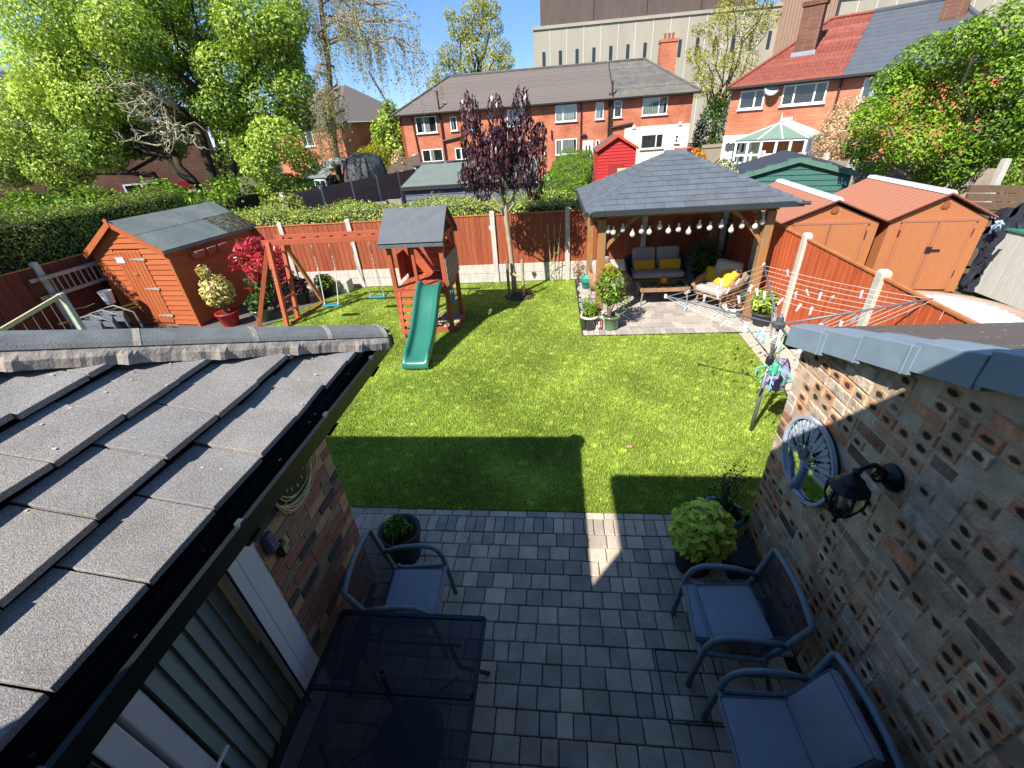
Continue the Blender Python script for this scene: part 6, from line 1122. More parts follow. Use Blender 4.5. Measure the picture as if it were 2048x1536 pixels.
hedge('conifer_hedge', 'bright green clipped conifer hedge running back towards the small red shed', -.75, .75, 13.6, 24.4, 1.86, 64000, .045, LEAF['conifer'], skew=.105, faces='tflr', jit=.03, rough=.05, rise=.7)
hedge('dark_hedge', 'dark low hedge behind the fence beside the gazebo roof', .9, 5.2, 12.0, 13.2, 1.95, 8000, .08, LEAF['dark'], faces='tf')
hedge('ivy_hedge', 'loose ivy-covered hedge below the big spreading tree', -24, -10.5, 14.2, 15.8, 2.4, 17000, .14, LEAF['green'], faces='tf', jit=.16, rough=.2)
for nm, lab, c, r, n, sz, lf_ in (('bush', 'yellow-green bush hanging over the dark panel fence', (-9.9, 16.6, 2.2), (1.3, .9, .55), 3200, .14, 'fresh'), ('bush', 'tall fresh green bush at the left end of the red-brick row', (-13.2, 39.5, 3.6), (1.7, 1.5, 2.6), 5200, .26, 'fresh'), ('conifer_bush', 'rounded olive-green conifer in front of the house at left', (-12.0, 31, 2.0), (1.3, 1.2, 1.7), 5200, .12, 'oak'),
                         ('dry_bush', 'brown dry shrub next to the olive conifer', (-10.4, 31, 1.9), (.6, .6, 1.3), 900, .14, 'cream'), ('dark_bush', 'dark evergreen bush between the two brick houses', (12.9, 41, 2.4), (1.7, 1.5, 2.5), 4200, .2, 'dark'), ('pampas_shrub', 'beige feathery shrub beside the white conservatory', (10.75, 19.3, 2.7), (.95, .8, 1.15), 5200, .16, 'cream'), ('orange_shrub', 'small orange-leaved shrub behind the gazebo roof', (7.2, 25, 1.75), (.5, .5, .5), 900, .11, 'orange'),
                         ('front_shrub', 'pale green and orange flowering shrub behind the green shed', (6.9, 20.3, 1.6), (.7, .5, .45), 700, .13, 'spring'), ('climber', 'dark leafy climber growing on the dark panel fence end', (-8.9, 14.2, 1.6), (.8, .5, .9), 1600, .1, 'hedge')):
    t = thing(nm, lab, 'bush', (c[0], c[1], 0)); m = MB()
    for i in range(9): limb(m, (c[0]+random.uniform(-.15, .15), c[1], 0), (c[0]+random.gauss(0, r[0]*.4), c[1]+random.gauss(0, r[1]*.4), c[2]+random.uniform(-.2, .5)*r[2]), .03, .01, .2, 4, 5)
    part('stems', m, BARKD, t); P, N = blob(n, c, r, .55, up=.5); P += .12*np.sin(P[:, [1, 2, 0]]*3.7)*np.array(r); leafobj('foliage', P, N, RNG.uniform(sz*.6, sz*1.3, n), LEAF[lf_], t, .5 if 'pampas' not in nm else .22)
# ------------------------------------------------------------------ houses beyond the gardens
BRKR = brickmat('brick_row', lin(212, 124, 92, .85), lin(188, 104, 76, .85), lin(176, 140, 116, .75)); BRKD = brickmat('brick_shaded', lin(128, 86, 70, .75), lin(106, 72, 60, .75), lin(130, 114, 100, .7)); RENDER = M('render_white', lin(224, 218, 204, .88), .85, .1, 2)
ROOFG = M('tiles_greybrown', lin(122, 112, 106, .72), .85, .16, 3, rnd=.05, streak=(3, 3, 12)); ROOFS = M('slates_old', lin(106, 106, 104, .68), .85, .25, 2.2, rnd=.05, col2=lin(128, 122, 108, .7)); ROOFR = M('tiles_red', lin(138, 68, 56, .7), .8, .25, 5, rnd=.06, col2=lin(160, 92, 76, .7)); ROOFB = M('tiles_bluegrey', lin(92, 98, 108, .72), .8, .12, 3, rnd=.05)
PIPEM = M('drainpipe_brown', lin(72, 52, 48, .7), .5, .15, 6); GUT = M('gutter_dark', lin(52, 50, 50, .7), .6, .1)
def frame_of(o, ang):
    c, s = math.cos(ang), math.sin(ang); return lambda u, n, z: Vector((o[0]+u*c-n*s, o[1]+u*s+n*c, z))     # u along the front, n into the house
def window(F, par, u0, u1, z0, z1, mull=(.35,), blind=.0, n=0, tr=None, name='window'):
    fr = MB(); w_ = .07
    def bar(a, b, c, d, n0=-.05, n1=.06): fr.hexa([F(a, n+n0, c), F(b, n+n0, c), F(b, n+n1, c), F(a, n+n1, c), F(a, n+n0, d), F(b, n+n0, d), F(b, n+n1, d), F(a, n+n1, d)])
    bar(u0, u1, z1-w_, z1); bar(u0, u1, z0, z0+w_); bar(u0, u0+w_, z0+w_, z1-w_); bar(u1-w_, u1, z0+w_, z1-w_)
    for k in mull: uu = u0+(u1-u0)*k; bar(uu-.04, uu+.04, z0+w_, z1-w_)
    if tr: zz = z0+(z1-z0)*tr; bar(u0+w_, u1-w_, zz-.035, zz+.035, -.045)
    wnd = part(name, fr, WHITE, par); part('sill', MB().hexa([F(u0-.06, n-.12, z0-.06), F(u1+.06, n-.12, z0-.06), F(u1+.06, n+.0, z0-.06), F(u0-.06, n+.0, z0-.06), F(u0-.06, n-.12, z0-.005), F(u1+.06, n-.12, z0-.005), F(u1+.06, n+.0, z0-.005), F(u0-.06, n+.0, z0-.005)]), WHITE, wnd)
    g = lambda a, b, c, d, nn: MB().add([F(a, n+nn, c), F(b, n+nn, c), F(b, n+nn, d), F(a, n+nn, d)], [(0, 1, 2, 3)])
    if blind:
        bm = MB(); k = int((u1-u0-.14)*blind/.13)
        for i in range(k): a = u0+.08+(u1-u0-.16)*(1-blind)*.5+i*.13; bm.hexa([F(a, n-.028, z0+.1), F(a+.1, n-.018, z0+.1), F(a+.1, n-.013, z0+.1), F(a, n-.023, z0+.1), F(a, n-.028, z1-.08), F(a+.1, n-.018, z1-.08), F(a+.1, n-.013, z1-.08), F(a, n-.023, z1-.08)])
        part('blind', bm, BLIND, wnd); part('pane', g(u0+.06, u1-.06, z0+.06, z1-.06, -.035), glassmat('pane_glass', (.8, .85, .85), .35) if 'pane_glass' not in MATS else MATS['pane_glass'], wnd); part('dark_room', g(u0+.06, u1-.06, z0+.06, z1-.06, -.008), GLASSD, wnd)
    else: part('pane', g(u0+.06, u1-.06, z0+.06, z1-.06, -.015), GLASSD, wnd)
    return wnd
def courses(F, par, e0, e1, r0, r1, n0, n1, ze, zr, rows, mat, thick=.035, name='tile_course'):
    """stepped roof courses on the slope between eave (u e0..e1, n0, ze) and ridge (u r0..r1, n1, zr)"""
    for k in range(rows):
        t0, t1 = k/rows, min(1, (k+1.08)/rows); A = lambda t: (e0+(r0-e0)*t, e1+(r1-e1)*t, n0+(n1-n0)*t, ze+(zr-ze)*t)
        a, b, n_, z = A(t0); c, d, n2, z2 = A(t1); part(name, MB().hexa([F(a, n_, z-.03), F(b, n_, z-.03), F(d, n2, z2-.03), F(c, n2, z2-.03), F(a, n_, z+thick), F(b, n_, z+thick), F(d, n2, z2+.004), F(c, n2, z2+.004)]), mat, par)
def block(F, u0, u1, n0, n1, z0, z1): return MB().hexa([F(u0, n0, z0), F(u1, n0, z0), F(u1, n1, z0), F(u0, n1, z0), F(u0, n0, z1), F(u1, n0, z1), F(u1, n1, z1), F(u0, n1, z1)])
def chimney(F, par, u, n, z0, z1, w_=.9, d_=.55, pots=2, mat=None, tall=.35):
    c = part('chimney', block(F, u-w_/2, u+w_/2, n-d_/2, n+d_/2, z0, z1), mat or BRKR, par); part('chimney_cap', block(F, u-w_/2-.06, u+w_/2+.06, n-d_/2-.06, n+d_/2+.06, z1, z1+.18), mat or BRKR, c)
    for i in range(pots): part('chimney_pot', MB().lathe([(.11, 0), (.09, .05), (.1, tall), (.12, tall+.03), (.08, tall+.03)], F(u+(i-(pots-1)/2)*.3, n, z1+.18), 10), M('pot_clay', lin(176, 88, 60, .8), .8, .2), c)
def pipe(F, par, pts, r=.05): part('drainpipe', MB().path([F(*p) for p in pts], r, 8), PIPEM, par)
# the red-brick row straight ahead
F = frame_of((0, 38.2), .012); rowh = thing('terrace_row', 'long red-brick two-storey row with grey-brown hipped roof straight ahead', 'house', (-1, 42, 0)); u0, u1, e = -12.0, 10.15, 5.2
part('wall', block(F, u0, u1, 0, 7.6, 0, e-.02), BRKR, rowh); part('render', block(F, 5.35, u1+.012, -.03, 0, 0, 3.3), RENDER, rowh)
part('eave', block(F, u0-.4, u1+.4, -.4, 0, e-.09, e-.02), GUT, rowh); part('gutter', block(F, u0-.42, u1+.42, -.5, -.4, e-.06, e+.04), GUT, rowh)
nb = -.42; rz = 7.75; rn = 3.9; roofp = part('roof', block(F, u0+.3, u1-.3, .2, 7.4, e-.01, e+.02), ROOFG, rowh)
courses(F, roofp, u0-.4, 4.35, u0+3.6, 4.35, nb, rn, e, rz, 15, ROOFG); courses(F, roofp, 4.36, u1+.4, 4.36, u1-3.0, nb, rn, e+.01, rz+.01, 20, ROOFS, .015)
G_ = lambda u, n, z: F(u, n, z)
part('hip_end', MB().add([F(u1+.4, nb, e), F(u1+.4, 8, e), F(u1-3, rn, rz)], [(0, 1, 2)]).add([F(u0-.4, 8, e), F(u0-.4, nb, e), F(u0+3.6, rn, rz)], [(0, 1, 2)]).add([F(u0-.4, 8, e), F(u0+3.6, rn, rz), F(u1-3, rn, rz), F(u1+.4, 8, e)], [(0, 1, 2, 3)]), ROOFG, roofp)
part('ridge_tiles', MB().path([F(u0-.4, nb, e+.05), F(u0+3.6, rn, rz+.05), F(4.3, rn, rz+.05)], .09, 6).path([F(4.4, rn, rz+.06), F(u1-3, rn, rz+.06), F(u1+.4, nb, e+.06)], .09, 6), ROOFS, roofp)
part('verge_line', MB().beam(F(4.36, nb, e+.04), F(4.36, rn, rz+.04), .05, .05), GUT, roofp)
part('quoin_strip', block(F, u0-.012, u0+.2, -.012, 0, 0, e-.1), M('brick_quoin', lin(150, 76, 56, .8), .9, .25, 9), rowh)
for a in ((.1, 1.72, 4.0, 5.07, (.36,), .9), (3.1, 3.72, 3.98, 5.07, (), .7), (4.46, 5.05, 4.0, 5.08, (), 0, .68), (6.55, 8.36, 3.99, 5.1, (.66,), .9), (.1, 1.76, 1.78, 2.84, (.3,), .9), (6.62, 8.3, 1.78, 2.76, (.68,), 0), (-10.75, -9.1, 3.92, 5.03, (.4,), .5), (-8.02, -7.5, 3.94, 4.88, (), .5), (-6.75, -5.95, 3.9, 4.9, (.5,), 0), (-3.6, -2.2, 3.95, 5.05, (.4,), .5), (-10.6, -8.9, 1.9, 2.8, (.4,), .3), (-7.9, -6.9, 1.9, 2.75, (.5,), .3), (-1.0, -.72, 1.9, 2.6, (), 0), (3.2, 3.5, 2.2, 2.62, (), 0), (9.15, 9.45, 2.05, 2.6, (), 0, .5), (-11.4, -11.0, 1.9, 2.5, (), 0)): window(F, rowh, a[0], a[1], a[2], a[3], a[4], a[5], 0 if a[0] < 5.3 or a[2] > 3.3 else -.03, a[6] if len(a) > 6 else None)
dr_ = part('door', block(F, 2.2, 3.02, -.04, 0, .5, 2.62), WHITE, rowh)
for uu in (2.42, 2.68): part('door_light', block(F, uu, uu+.12, -.045, -.04, 1.5, 2.3), GLASSD, dr_)
part('step', block(F, 2.1, 3.1, -.5, 0, 0, .5), CONC, rowh)
pipe(F, rowh, [(2.04, -.08, 5.2), (2.04, -.08, .2)]); pipe(F, rowh, [(4.1, -.08, 5.6), (4.1, -.08, 2.2)]); pipe(F, rowh, [(4.28, -.1, 6.3), (4.28, -.1, 2.2)], .07); pipe(F, rowh, [(4.3, -.1, 3.35), (5.9, -.1, 3.55)], .09); pipe(F, rowh, [(2.04, -.1, 3.0), (2.45, -.1, 3.0)], .1); pipe(F, rowh, [(-11.0, -.08, 5.2), (-10.75, -.08, 1)]); pipe(F, rowh, [(-8.75, -.1, 6.6), (-8.7, -.1, 1)], .07); pipe(F, rowh, [(-8.7, -.1, 3.3), (-7.4, -.1, 3.5)], .08); pipe(F, rowh, [(-.2, -.08, 3.5), (-.2, -.08, 2.9)])
for uu in (5.9, 9.3): part('wall_vent', block(F, uu, uu+.25, -.1, -.03 if uu < 6 else -.03, 3.2, 3.45), RENDER, rowh)
chimney(F, rowh, 8.95, 4.4, 6.2, 8.75, 1.25, .8, 3)
# the house on the right with the red half roof
F = frame_of((9.55, 28.9), -.62); rh = thing('red_roof_house', 'brick house on the right, its roof half red tile and half blue-grey tile', 'house', (15, 29, 0)); e = 4.85; PL = 5.0; U1 = 11
part('wall', block(F, 0, U1-.4, .35, 8, 0, e-.02), BRKR, rh); part('render', block(F, -.02, 2.0, .3, .35, 0, 2.62), RENDER, rh); part('eave', block(F, -.15, U1, -.05, .35, e-.1, e-.02), GUT, rh); part('gutter', block(F, -.15, U1, -.15, -.05, e-.06, e+.04), GUT, rh)
rp_ = part('roof', block(F, .3, U1-.7, .6, 7.6, e-.01, e+.02), ROOFR, rh)
courses(F, rp_, -.15, PL, 3.2, PL, -.05, 4.5, e, 7.6, 14, ROOFR); courses(F, rp_, PL+.01, U1, PL+.01, U1-3, -.05, 4.5, e+.01, 7.61, 14, ROOFB)
rib = MB()
for i in range(26):
    uu = .3+i*.18; t = min(1, max(0, 0 if uu > -.15 else 1)); tmax = 1 if uu > 3.2 else max(.02, (uu+.15)/3.35); rib.beam(F(uu, -.05, e+.035), F(uu, -.05+4.55*tmax, e+.03+2.75*tmax), .035, .02)
part('tile_rib', rib, ROOFR, rp_)
part('hip_end', MB().add([F(-.15, 9, e), F(-.15, -.05, e), F(3.2, 4.5, 7.6)], [(0, 1, 2)]).add([F(-.15, 9, e), F(3.2, 4.5, 7.6), F(U1-3, 4.5, 7.6), F(U1, 9, e)], [(0, 1, 2, 3)]).add([F(U1, -.05, e), F(U1, 9, e), F(U1-3, 4.5, 7.6)], [(0, 1, 2)]), ROOFB, rp_); part('ridge_tiles', MB().path([F(-.15, -.05, e+.05), F(3.2, 4.5, 7.66), F(PL, 4.5, 7.66)], .1, 6), ROOFR, rp_); part('ridge_tiles', MB().path([F(PL, 4.5, 7.67), F(U1-3, 4.5, 7.67), F(U1, -.05, e+.06)], .1, 6), ROOFB, rp_)
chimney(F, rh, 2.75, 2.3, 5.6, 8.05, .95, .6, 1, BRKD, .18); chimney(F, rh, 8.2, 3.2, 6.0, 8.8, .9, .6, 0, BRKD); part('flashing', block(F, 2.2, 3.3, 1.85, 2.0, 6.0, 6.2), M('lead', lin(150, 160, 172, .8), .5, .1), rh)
for a in ((.5, 1.72, 3.83, 4.68, (.62,), 0), (2.55, 4.5, 3.85, 4.74, (.28, .74), .0), (5.9, 7.0, 3.7, 4.7, (.4,), .5), (.55, 1.55, 1.2, 2.25, (.4,), 0)): window(F, rh, *a[:6], n=.35 if a[3] > 3 else .3)
pipe(F, rh, [(PL, .28, e), (PL, .28, .2)])
sdm = MB(); sc_ = F(2.05, .1, 4.6); ax = (F(.3, -1, .5)-F(0, 0, 0)).normalized(); sdm.lathe([(.0, 0), (.2, .03), (.34, .1), (.345, .11), (.2, .045), (0, .015)], sc_, 18, ax); sdm.tube(sc_, F(2.05, .35, 4.5), .025); tag(part('satellite_dish', sdm, M('dish_grey', lin(170, 172, 172, .8), .5, .1), smooth=True), 'grey satellite dish on the brick wall between the upper windows of the red-roofed house', 'satellite dish')
aw = MB()
for i in range(15): aw.hexa([F(.15+.12*i, -.15, 2.28-.05*(i % 2)), F(.27+.12*i, -.15, 2.28-.05*(i % 2)), F(.27+.12*i, .3, 2.55), F(.15+.12*i, .3, 2.55), F(.15+.12*i, -.15, 2.33), F(.27+.12*i, -.15, 2.33), F(.27+.12*i, .3, 2.6), F(.15+.12*i, .3, 2.6)])
part('awning', aw, M('awning_white', lin(226, 224, 220, .85), .7, .05), rh)
cn = thing('conservatory', 'white-framed conservatory with pale glazed hip roof on the red-roofed house', 'conservatory', tuple(F(3.3, -1.6, 0))); ROOFGL = M('polycarbonate', lin(158, 182, 164, .72), .35, .06, 3, trans=.35); c0, c1, nf, nbk, ce, cr = 1.75, 4.75, -3.3, .3, 2.45, 3.15
fr = MB()
for uu in (c0, c0+.55, c0+1.15, c0+1.8, c0+2.4, c1): fr.beam(F(uu, nf, 0), F(uu, nf, ce), .09, .09, (1, 0, 0))
for nn_ in (nf+.8, nf+1.7, nf+2.6): fr.beam(F(c0, nn_, 0), F(c0, nn_, ce), .09, .09, (1, 0, 0)); fr.beam(F(c1, nn_, 0), F(c1, nn_, ce), .09, .09, (1, 0, 0))
for z in (.5, 1.85, ce): fr.beam(F(c0, nf, z), F(c1, nf, z), .09, .09).beam(F(c0, nf, z), F(c0, nbk, z), .09, .09).beam(F(c1, nf, z), F(c1, nbk, z), .09, .09)
part('frame', fr, WHITE, cn); rid0, rid1 = F(2.75, nf+1.4, cr), F(3.75, nbk, cr)
ra, rb_ = F(3.25, nf+1.3, cr), F(3.25, nbk, cr); cor = [F(c0-.1, nbk, ce+.05), F(c0-.1, nf-.1, ce+.05), F(c1+.1, nf-.1, ce+.05), F(c1+.1, nbk, ce+.05)]
part('roof_glazing', MB().add([cor[0], cor[1], ra, rb_, cor[2], cor[3]], [(0, 1, 2, 3), (1, 4, 2), (4, 5, 3, 2)]), ROOFGL, cn); bars = MB()
for k in range(6): t = k/5; bars.beam(cor[1].lerp(cor[0], t), ra.lerp(rb_, t), .05, .05).beam(cor[2].lerp(cor[3], t), ra.lerp(rb_, t), .05, .05)
for k in (1, 2): bars.beam(cor[1].lerp(cor[2], k/3), ra, .05, .05)
bars.beam(ra, rb_, .08, .08); part('glazing_bars', bars, WHITE, cn); cres = MB()
for k in range(8): q = ra.lerp(rb_, k/7); cres.tube(q, q+Vector((0, 0, .4 if k == 0 else .2)), .04, .008, 6)
part('ridge_crest', cres, WHITE, cn); gl = MB().add([F(c0, nf+.02, .5), F(c1, nf+.02, .5), F(c1, nf+.02, ce), F(c0, nf+.02, ce)], [(0, 1, 2, 3)]).add([F(c0+.02, nf, .5), F(c0+.02, nbk, .5), F(c0+.02, nbk, ce), F(c0+.02, nf, ce)], [(0, 1, 2, 3)]); part('glass', gl, CLEAR, cn); part('dwarf_wall', block(F, c0, c1, nf, nbk, 0, .48), RENDER, cn)
# dark houses at the left
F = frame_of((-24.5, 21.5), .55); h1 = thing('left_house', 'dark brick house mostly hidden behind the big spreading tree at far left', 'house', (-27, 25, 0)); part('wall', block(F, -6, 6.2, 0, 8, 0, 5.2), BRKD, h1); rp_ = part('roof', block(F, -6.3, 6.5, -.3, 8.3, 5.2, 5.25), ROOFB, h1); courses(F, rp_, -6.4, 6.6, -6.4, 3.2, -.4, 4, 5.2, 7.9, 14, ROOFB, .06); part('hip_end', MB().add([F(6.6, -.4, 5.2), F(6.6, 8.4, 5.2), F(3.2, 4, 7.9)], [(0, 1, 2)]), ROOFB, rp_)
part('door', block(F, 4.3, 5.1, -.04, 0, .3, 2.4), M('door_red', lin(150, 30, 44, .8), .5, .1), h1); window(F, h1, 2.2, 3.8, 1.3, 2.5, (.5,), 0)
F = frame_of((-18.6, 38.6), -.5); h2 = thing('far_house', 'brick house with dark hipped roof seen past the right side of the big tree', 'house', (-18, 43, 0)); part('wall', block(F, -7.5, 2.2, 0, 8, 0, 5.0), BRKR, h2); rp_ = part('roof', block(F, -7.7, 2.4, -.3, 8.3, 5.0, 5.05), ROOFG, h2); courses(F, rp_, -7.9, 2.7, -4.2, -1.2, -.45, 4, 5.05, 7.9, 14, ROOFG, .05); part('side_slope', MB().add([F(2.7, -.45, 5.06), F(2.7, 8.4, 5.06), F(-1.2, 4, 7.95)], [(0, 1, 2)]), ROOFG, rp_); window(F, h2, -3.2, -1.6, 3.6, 4.7, (.4,), 0); window(F, h2, -3.2, -1.4, 1.2, 2.3, (.4,), 0)
# concrete block behind
tb_ = thing('concrete_building', 'huge pale concrete building with slit windows and brown upper storey', 'building', (22, 92, 0)); CB = M('concrete_pale', lin(180, 173, 157, .74), .9, .1, .35, .1, 3, streak=(1, 1, .25)); BB = M('brown_cladding', lin(104, 88, 82, .72), .8, .16, .8, streak=(1, 1, .3))
part('wall', MB().b2(-3.1, 72, 85, 112, 0, 17.15), CB, tb_); part('parapet', MB().b2(-3.3, 72.2, 84.8, 85.0, 16.9, 17.3), CB, tb_); jm, wm_ = MB(), []
for i in range(26):
    x = -3.1+2.62*i; 
    if 34 < x < 41: continue
    jm.b2(x+2.58, x+2.66, 84.96, 85, 0, 16.9); part('slit_window', MB().b2(x+1.35, x+1.8, 84.9, 84.98, 12.0, 14.1), GLASSD, tb_)
part('panel_joint', jm, M('joint_pale', lin(222, 216, 204, .85), .9, .05), tb_); up = part('upper_storey', MB().b2(-1.95, 30, 86.0, 110, 17.16, 31), BB, tb_); jj = MB()
for i in range(4): jj.b2(6.2+8*i, 6.3+8*i, 85.96, 86, 17.3, 31)
part('cladding_joint', jj, GUT, up); part('roof_vent', MB().b2(16.5, 20.2, 85.7, 86, 19.6, 20.4), M('vent_white', lin(220, 220, 214, .8), .6, .1), up)
rt_ = part('ribbed_tower', MB().b2(33.5, 40.5, 83.5, 86, 0, 24), M('tan_ribbed', lin(176, 146, 124, .75), .85, .08, 2), tb_); rb2 = MB()
for i in range(16): rb2.b2(33.5+.45*i, 33.68+.45*i, 83.35, 83.5, 0, 24)
part('rib', rb2, 'tan_ribbed', rt_)
tag(part('crane_jib', MB().beam((-33, 100, 9), (-36, 100, 15.5), .3, .3), GUT), 'thin dark crane jib far off in the sky gap left of the brick row', 'crane')
# ------------------------------------------------------------------ back-garden sheds, fences and odds and ends
BLUG = M('shed_bluegrey', lin(112, 116, 128, .75), .85, .16, 3, .3, 40, rnd=.06, streak=(2, 2, 10)); FELTG = M('felt_green', lin(118, 130, 122, .76), .9, .12, 3)
F = frame_of((-5.3, 16.0), -.02); t = thing('grey_shed', 'long low blue-grey boarded shed with felt roof behind the back hedge', 'shed', (-3.4, 17.4, 0)); part('wall', block(F, 0, 4.6, .03, 2.8, 0, 2.1), BLUG, t)
for k in range(9): z = .85+.145*k; part('cladding_board', MB().hexa([F(0, 0, z), F(4.6, 0, z), F(4.6, .03, z), F(0, .03, z), F(0, .018, z+.145), F(4.6, .018, z+.145), F(4.6, .03, z+.145), F(0, .03, z+.145)]), BLUG, t)
part('corner_post', block(F, 2.1, 2.18, -.015, .03, .6, 2.1), BLUG, t); part('roof', MB().hexa([F(-.1, -.1, 2.1), F(4.7, -.1, 2.1), F(4.7, 2.9, 2.62), F(-.1, 2.9, 2.62), F(-.1, -.1, 2.16), F(4.7, -.1, 2.16), F(4.7, 2.9, 2.68), F(-.1, 2.9, 2.68)]), FELTG, t); part('fascia', block(F, -.1, 4.7, -.115, -.1, 2.04, 2.17), GUT, t)
F = frame_of((2.2, 26), 0.0); REDP = M('shed_red', lin(190, 44, 44, .85), .7, .12, 4, streak=(2, 2, 9), rnd=.05); t = thing('red_shed', 'small red-painted shed with pitched roof in front of the brick row', 'shed', (3.3, 27, 0)); part('wall', MB().prism([F(.1, 0, 0), F(2.1, 0, 0), F(2.1, 0, 2.45), F(1.1, 0, 3.0), F(.1, 0, 2.45)], (0, 2.4, 0)), REDP, t)
for k in range(18): z = .1+k*.15; ins = max(0, (z+.1-2.45)*1.8); part('cladding_board', MB().hexa([F(.1+ins, -.035, z), F(2.1-ins, -.035, z), F(2.1-ins, 0, z), F(.1+ins, 0, z), F(.1+ins, -.012, z+.145), F(2.1-ins, -.012, z+.145), F(2.1-ins, 0, z+.145), F(.1+ins, 0, z+.145)]), REDP, t) if 2-2*ins > .15 else None
part('door', block(F, .7, 1.5, -.05, -.036, .1, 1.75), M('shed_red_dark', lin(160, 46, 48, .8), .75, .15, 6), t)
for sx in (-1, 1): xe = 0 if sx < 0 else 2.2; rp_ = part('roof', MB().hexa([F(xe, -.15, 2.4), F(1.1, -.15, 3.05), F(1.1, 2.5, 3.05), F(xe, 2.5, 2.4), F(xe, -.15, 2.45), F(1.1, -.15, 3.1), F(1.1, 2.5, 3.1), F(xe, 2.5, 2.45)]), M('felt_brown', lin(112, 100, 90, .7), .9, .15, 4), t); part('barge_board', MB().hexa([F(xe, -.18, 2.36), F(1.1, -.18, 3.0), F(1.1, -.15, 3.0), F(xe, -.15, 2.36), F(xe, -.18, 2.48), F(1.1, -.18, 3.13), F(1.1, -.15, 3.13), F(xe, -.15, 2.48)]), M('barge_orange', lin(206, 74, 48, .85), .7, .1), rp_)
BPAN = M('panel_brown', lin(136, 100, 88, .85), .85, .2, 3, .3, 30, rnd=.12, streak=(2, 2, 9)); t = thing('panel_fence', 'dark brown lap-panel fence with concrete posts running back beside the blue-grey shed', 'fence', (-7.5, 20, 0)); A, B = Vector((-8.9, 14.4, 0)), Vector((-5.9, 29, 0)); zt = lambda u: 2.32-.05*u
for i in range(9):
    a = A.lerp(B, i/8); part('post', MB().b2(a.x-.055, a.x+.055, a.y-.055, a.y+.055, 0, zt(i/8)+.05), CONCP, t)
    if i < 8:
        b = A.lerp(B, (i+1)/8); d = (b-a).normalized(); pl = part('panel', MB().beam(a+d*.06+Vector((0, 0, 1.2)), b-d*.06+Vector((0, 0, 1.2)), .02, 2.2), BPAN, t)
        for k in range(9): z = .75+k*.17; part('slat', MB().hexa([a+d*.06+Vector((.02, 0, z)), b-d*.06+Vector((.02, 0, z)), b-d*.06+Vector((.045, 0, z)), a+d*.06+Vector((.045, 0, z)), a+d*.06+Vector((.02, 0, z+.17)), b-d*.06+Vector((.02, 0, z+.17)), b-d*.06+Vector((.028, 0, z+.17)), a+d*.06+Vector((.028, 0, z+.17))]), BPAN, pl)
t = thing('low_panels', 'low grey broken fence panels between the hedge and the dark panel fence', 'fence', (-6.6, 15.2, 0))
for i in range(6): x = -8.3+i*.52; part('panel', MB().b2(x, x+.46, 15.0+.05*i, 15.05+.05*i, .5, 1.62+.05*i), GW, t); part('post', MB().b2(x+.47, x+.51, 14.97+.05*i, 15.06+.05*i, 0, 1.66+.05*i), BLUG, t)
t = thing('covered_trampoline', 'grey netted trampoline enclosure behind the dark panel fence', 'trampoline', (-10.1, 24.5, 0)); NET = M('net_grey', lin(110, 118, 126, .7), .8, .25, 9, alpha=.72); part('net', MB().lathe([(1.1, 1.0), (1.15, 2.2), (1.0, 2.9), (.4, 3.12), (0, 3.15)], (-10.1, 24.5, 0), 14), NET, t, smooth=True); pm = MB()
for i in range(6): a = i*1.047; pm.path([(-10.1+1.17*math.cos(a), 24.5+1.17*math.sin(a), .5), (-10.1+1.17*math.cos(a), 24.5+1.17*math.sin(a), 2.2), (-10.1+1.0*math.cos(a), 24.5+1.0*math.sin(a), 2.95)], .03, 6)
part('pole', pm, PBLK, t); part('bed', MB().lathe([(1.25, .95), (1.25, 1.05), (0, 1.0)], (-10.1, 24.5, 0), 16), PBLK, t); part('cover', MB().lathe([(.75, 2.6), (.8, 2.9), (0, 3.05)], (-11.2, 24.2, 0), 12), TS, t)
F = frame_of((-13.4, 23.8), -.25); t = thing('old_greenhouse', 'small white-framed lean-to with glass sides beside the netted trampoline', 'greenhouse', (-12.6, 24.5, 0)); part('base', block(F, 0, 1.7, .02, 1.4, 0, 2.2), M('shed_teal', lin(44, 84, 72, .7), .8, .15), t); part('roof', MB().hexa([F(-.1, -.1, 2.15), F(1.8, -.1, 2.15), F(1.8, 1.5, 2.7), F(-.1, 1.5, 2.7), F(-.1, -.1, 2.2), F(1.8, -.1, 2.2), F(1.8, 1.5, 2.75), F(-.1, 1.5, 2.75)]), FELT, t); window(F, t, .9, 1.65, 1.5, 2.1, (.5,), 0, -.02)
tag(part('garden_wall', MB().hexa([(-10.8, 30, 0), (-9.0, 31.5, 0), (-9.0, 31.9, 0), (-10.8, 30.4, 0), (-10.8, 30, 2.1), (-9.0, 31.5, 2.75), (-9.0, 31.9, 2.75), (-10.8, 30.4, 2.1)]), M('brick_pale', lin(196, 168, 140, .8), .9, .2, 6)), 'pale sloping garden wall at the left end of the brick row', 'wall'); tag(part('yard_shed', MB().b2(-8.6, -5.4, 28.6, 30.5, 0, 2.15).b2(-8.7, -5.3, 28.5, 30.6, 2.15, 2.25), M('shed_darkgrey', lin(96, 94, 94, .7), .9, .15, 4)), 'low dark grey flat-roofed shed behind the panel fence below the row windows', 'shed')
t = thing('wooden_gate', 'weathered double wooden gate between the two brick houses', 'gate', (10.9, 34.2, 0))
for k in range(11): part('board', MB().b2(10.0+k*.2, 10.19+k*.2, 34, 34.03, .1, 2.0), GW, t)
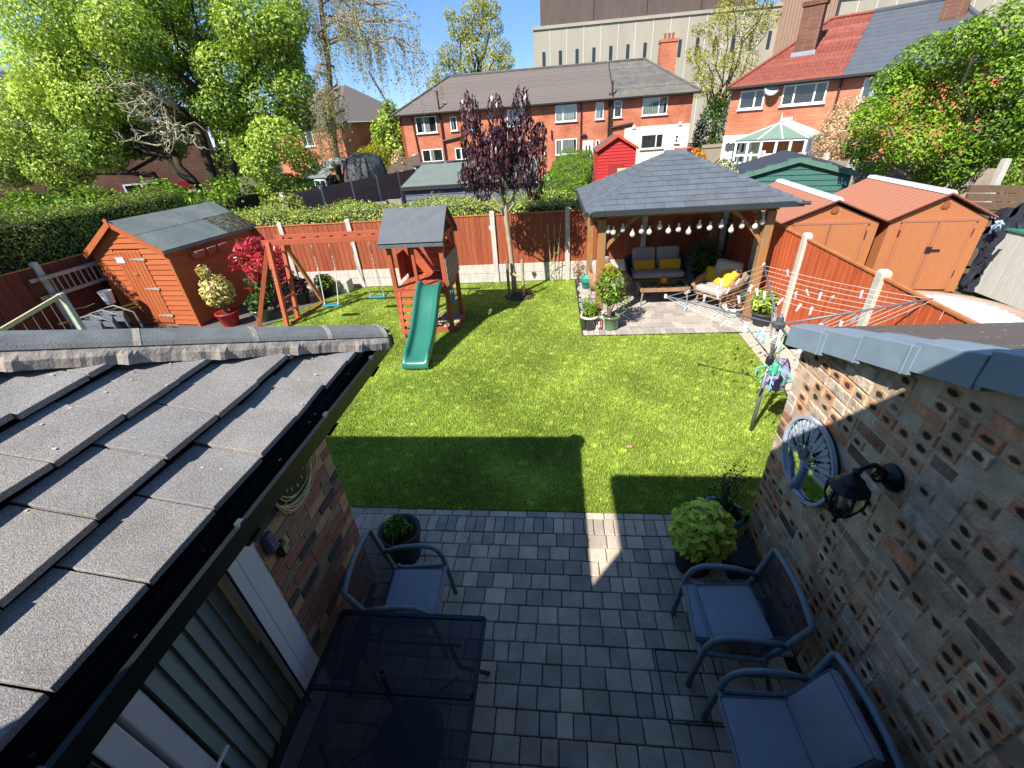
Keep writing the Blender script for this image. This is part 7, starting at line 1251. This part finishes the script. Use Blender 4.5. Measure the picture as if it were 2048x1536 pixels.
part('brace', MB().beam((10.2, 33.97, .3), (12, 33.97, 1.8), .05, .1).beam((10.0, 33.97, 1.85), (12.2, 33.97, 1.85), .05, .1), GW, t)
t = thing('parked_car', 'red parked car partly hidden behind the gazebo roof between the houses', 'car', (9.4, 36, 0)); RC = M('car_red', lin(190, 24, 28, .85), .25, .05, 2, spec=.6); part('body', MB().rbox((9.4, 36, .75), (1.75, 3.9, .8), .22, 6), RC, t, smooth=True); part('cabin', MB().hexa([(8.65, 34.7, 1.1), (10.15, 34.7, 1.1), (10.15, 37.2, 1.1), (8.65, 37.2, 1.1), (8.85, 35.1, 1.75), (9.95, 35.1, 1.75), (9.95, 36.8, 1.75), (8.85, 36.8, 1.75)]), GLASSD, t, bevel=.08); part('roof', MB().rbox((9.4, 35.95, 1.77), (1.12, 1.75, .07), .03, 4), RC, t, smooth=True)
for x in (8.6, 10.2):
    for y in (34.8, 37.2): part('wheel', MB().lathe([(.0, -.1), (.3, -.1), (.32, 0), (.3, .1), (0, .1)], (x, y, .32), 14, (1, 0, 0)), PBLK, t)
t = thing('scrap_boards', 'pale plywood sheets leaning at the foot of the red shed', 'boards', (3.6, 25.7, 0)); part('sheet', MB().hexa([(3.35, 25.6, .9), (4.1, 25.6, .9), (4.1, 25.64, .9), (3.35, 25.64, .9), (3.35, 25.75, 1.55), (4.1, 25.75, 1.55), (4.1, 25.79, 1.55), (3.35, 25.79, 1.55)]), OLDW, t); part('stand', MB().b2(2.3, 4.2, 25.3, 25.9, 0, .9), CONC, t)
tag(part('garden_bench', MB().b2(-.6, .4, 25.0, 25.5, .9, .96).b2(-.6, -.5, 25, 25.5, 0, 1.4).b2(.3, .4, 25, 25.5, 0, 1.4).b2(-.6, .4, 25.45, 25.5, .96, 1.5), WHITE), 'white slatted garden seat beside the far end of the conifer hedge', 'garden seat')
F = frame_of((-26, 19), .3); t = thing('far_left_fence', 'pale grey board fence in front of the dark house at far left', 'fence', (-21, 19.5, 0))
for k in range(16): part('board', block(F, 2+k*.42, 2.39+k*.42, 0, .04, .3, 2.15), GW, t)
